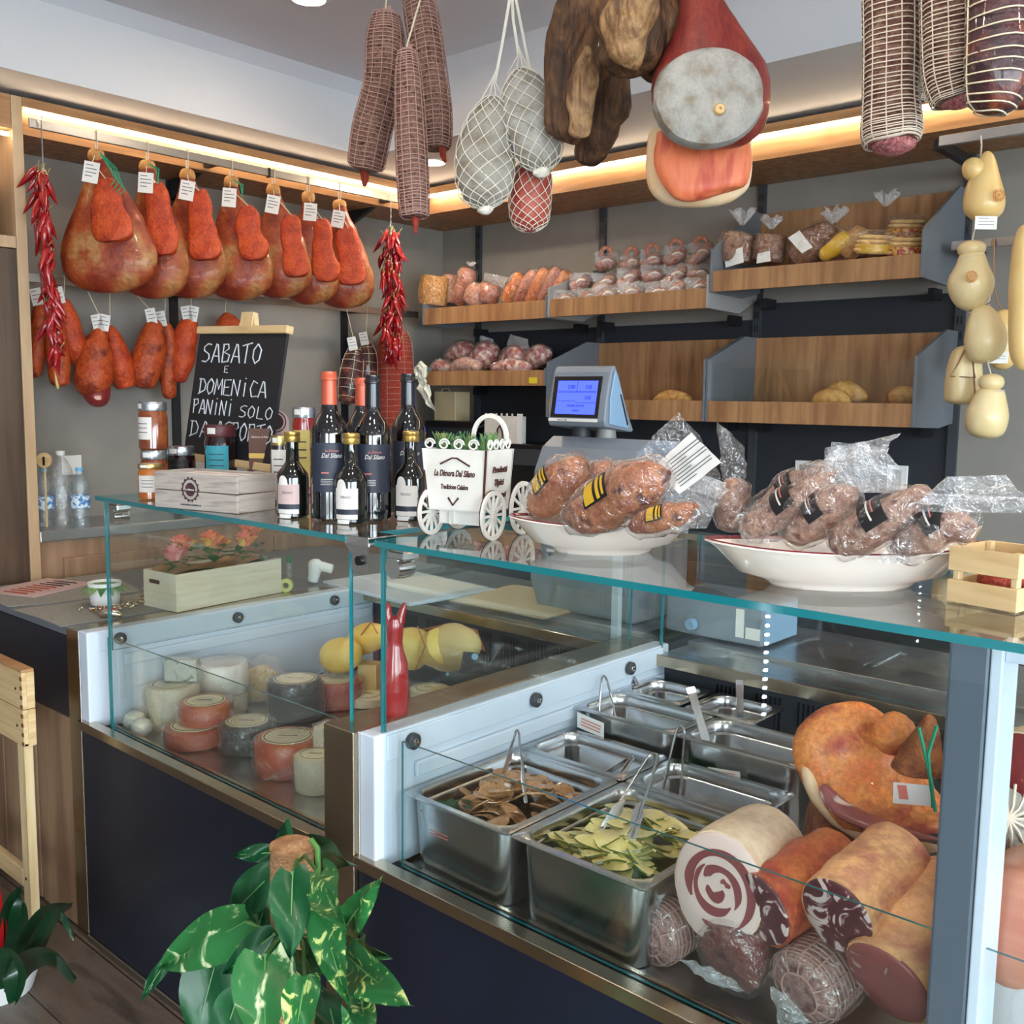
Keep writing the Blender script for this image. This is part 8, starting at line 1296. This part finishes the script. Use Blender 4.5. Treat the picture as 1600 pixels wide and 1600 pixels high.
for k, (a, w_) in enumerate((([(-2.28, 0.84, 0.1328), (-2.175, 0.84, 0.2764), (-2.049, 0.84, 0.4055), (-1.927, 0.84, 0.4714)], .045), ([(-2.212, 0.82, 0.1717), (-2.092, 0.82, 0.2887), (-1.954, 0.82, 0.4488), (-1.876, 0.82, 0.4241)], .030), ([(-2.164, 0.8, 0.2088), (-2.058, 0.8, 0.3115), (-1.93, 0.8, 0.3774), (-1.832, 0.8, 0.3666)], .048), ([(-2.088, 0.76, 0.2738), (-2.052, 0.76, 0.3385), (-2.013, 0.76, 0.3197), (-2.033, 0.76, 0.2494)], .062), ([(-2.437, 0.88, 0.0471), (-2.393, 0.88, 0.1728), (-2.343, 0.88, 0.2885), (-2.285, 0.88, 0.3646)], .05), ([(-2.413, 0.88, 0.0575), (-2.321, 0.88, 0.217), (-2.291, 0.88, 0.3078), (-2.302, 0.88, 0.335)], .05), ([(-2.35, 0.84, 0.1031), (-2.401, 0.84, 0.1866), (-2.515, 0.84, 0.2243), (-2.698, 0.84, 0.1382)], .05), ([(-2.223, 0.8, 0.176), (-2.256, 0.8, 0.2003), (-2.335, 0.8, 0.1514), (-2.405, 0.8, 0.0576)], .05))): strap(a, w_)
for k, a in enumerate(([(-2.413, 0.86, 0.075), (-2.391, 0.86, 0.1981), (-2.377, 0.86, 0.2836), (-2.358, 0.86, 0.3541)], [(-2.457, 0.87, 0.0514), (-2.413, 0.87, 0.169), (-2.381, 0.87, 0.2461), (-2.375, 0.87, 0.2727)])):
    o = strap(a, .04, 'red_flower'); o.name = 'red_bract'
# pine crate stand at the left edge
x1, zt4, zb4 = [-2.591, 0.782, 0.584]
t = thing('pine_crate_stand', (x1 - .2, 1.035, 0), 'narrow pine wine-crate stand at the left edge, before the low counter', 'stand')
n = 2; hz = (zt4 - zb4) / n
for k in range(n):
    G().box(x1 - .45, x1, 1.02, 1.032, zb4 + hz * k, zb4 + hz * (k + 1) - .002).obj('front_plank', 'pine', t, smooth=False, bev=.001); G().box(x1 - .012, x1 + .001, 1.032, 1.052, zb4 + hz * k, zb4 + hz * (k + 1) - .002).obj('side_plank', 'pine', t, smooth=False, bev=.001)
    for j in range(4): G().box(x1 - .010, x1 + .0015, 1.0185, 1.0202, zb4 + hz * (k + j * .25) + .002, zb4 + hz * (k + j * .25 + .12)).obj('finger_joint', 'bread', t, smooth=False)
    G(TR((x1 - .038, 1.0195, zb4 + hz * (k + .5))) @ Matrix.Rotation(PI / 2, 4, 'X')).lathe([(.004, 0), (.004, .001), (.0001, .001)], 10).obj('nail', 'ink', t)
G().box(x1 - .45, x1, 1.02, 1.052, zt4 - .002, zt4 + .006).obj('top_board', 'oak_h', t, smooth=False, bev=.001)
G().box(x1 - .05, x1 - .006, 1.022, 1.045, 0, zb4 - .002).obj('leg', 'pine_v', t, smooth=False, bev=.002); G().box(x1 - .44, x1 - .40, 1.022, 1.05, 0, zb4 - .002).obj('leg', 'pine_v', t, smooth=False, bev=.002); G().box(x1 - .45, x1, 1.022, 1.05, zb4 - .001, zb4 + .006).obj('bottom_board', 'pine', t, smooth=False)
zz = 0.214; G().box(x1 - .45, x1 - .052, 1.022, 1.04, zz - .03, zz + .02).obj('cross_bar', 'pine', t, smooth=False, bev=.002); G(TR((x1 - .03, 1.0215, zz)) @ Matrix.Rotation(PI / 2, 4, 'X')).lathe([(.004, 0), (.004, .001), (.0001, .001)], 10).obj('nail', 'ink', t)
# ---------------------------------------------------------------- drinks fridge across the shop, seen only as a reflection in the case glass
fx, fy = -2.02, -1.55
t = thing('drinks_fridge', (fx, fy, 0), 'upright drinks fridge with a dotted light strip, reflected in the case glass', 'fridge')
for n, b in (('side', (fx - .62, fx - .60, fy - .5, fy, 0, 1.95)), ('side', (fx + .02, fx + .04, fy - .5, fy, 0, 1.95)), ('back', (fx - .6, fx + .02, fy - .5, fy - .48, 0, 1.95)), ('top', (fx - .62, fx + .04, fy - .5, fy, 1.95, 2.0)), ('plinth', (fx - .6, fx + .02, fy - .48, fy, 0, .08))): G().box(*b).obj(n, 'slate', t, smooth=False)
for k in range(4): G().box(fx - .6, fx + .02, fy - .46, fy - .05, .40 + .38 * k, .41 + .38 * k).obj('shelf', 'steel', t, smooth=False)
g = G()
for k in range(44): g.box(fx + .022, fx + .036, fy + .001, fy + .006, .12 + k * .04, .132 + k * .04)
g.obj('light_dots', 'led_cool', t, smooth=False)['kind'] = 'stuff'
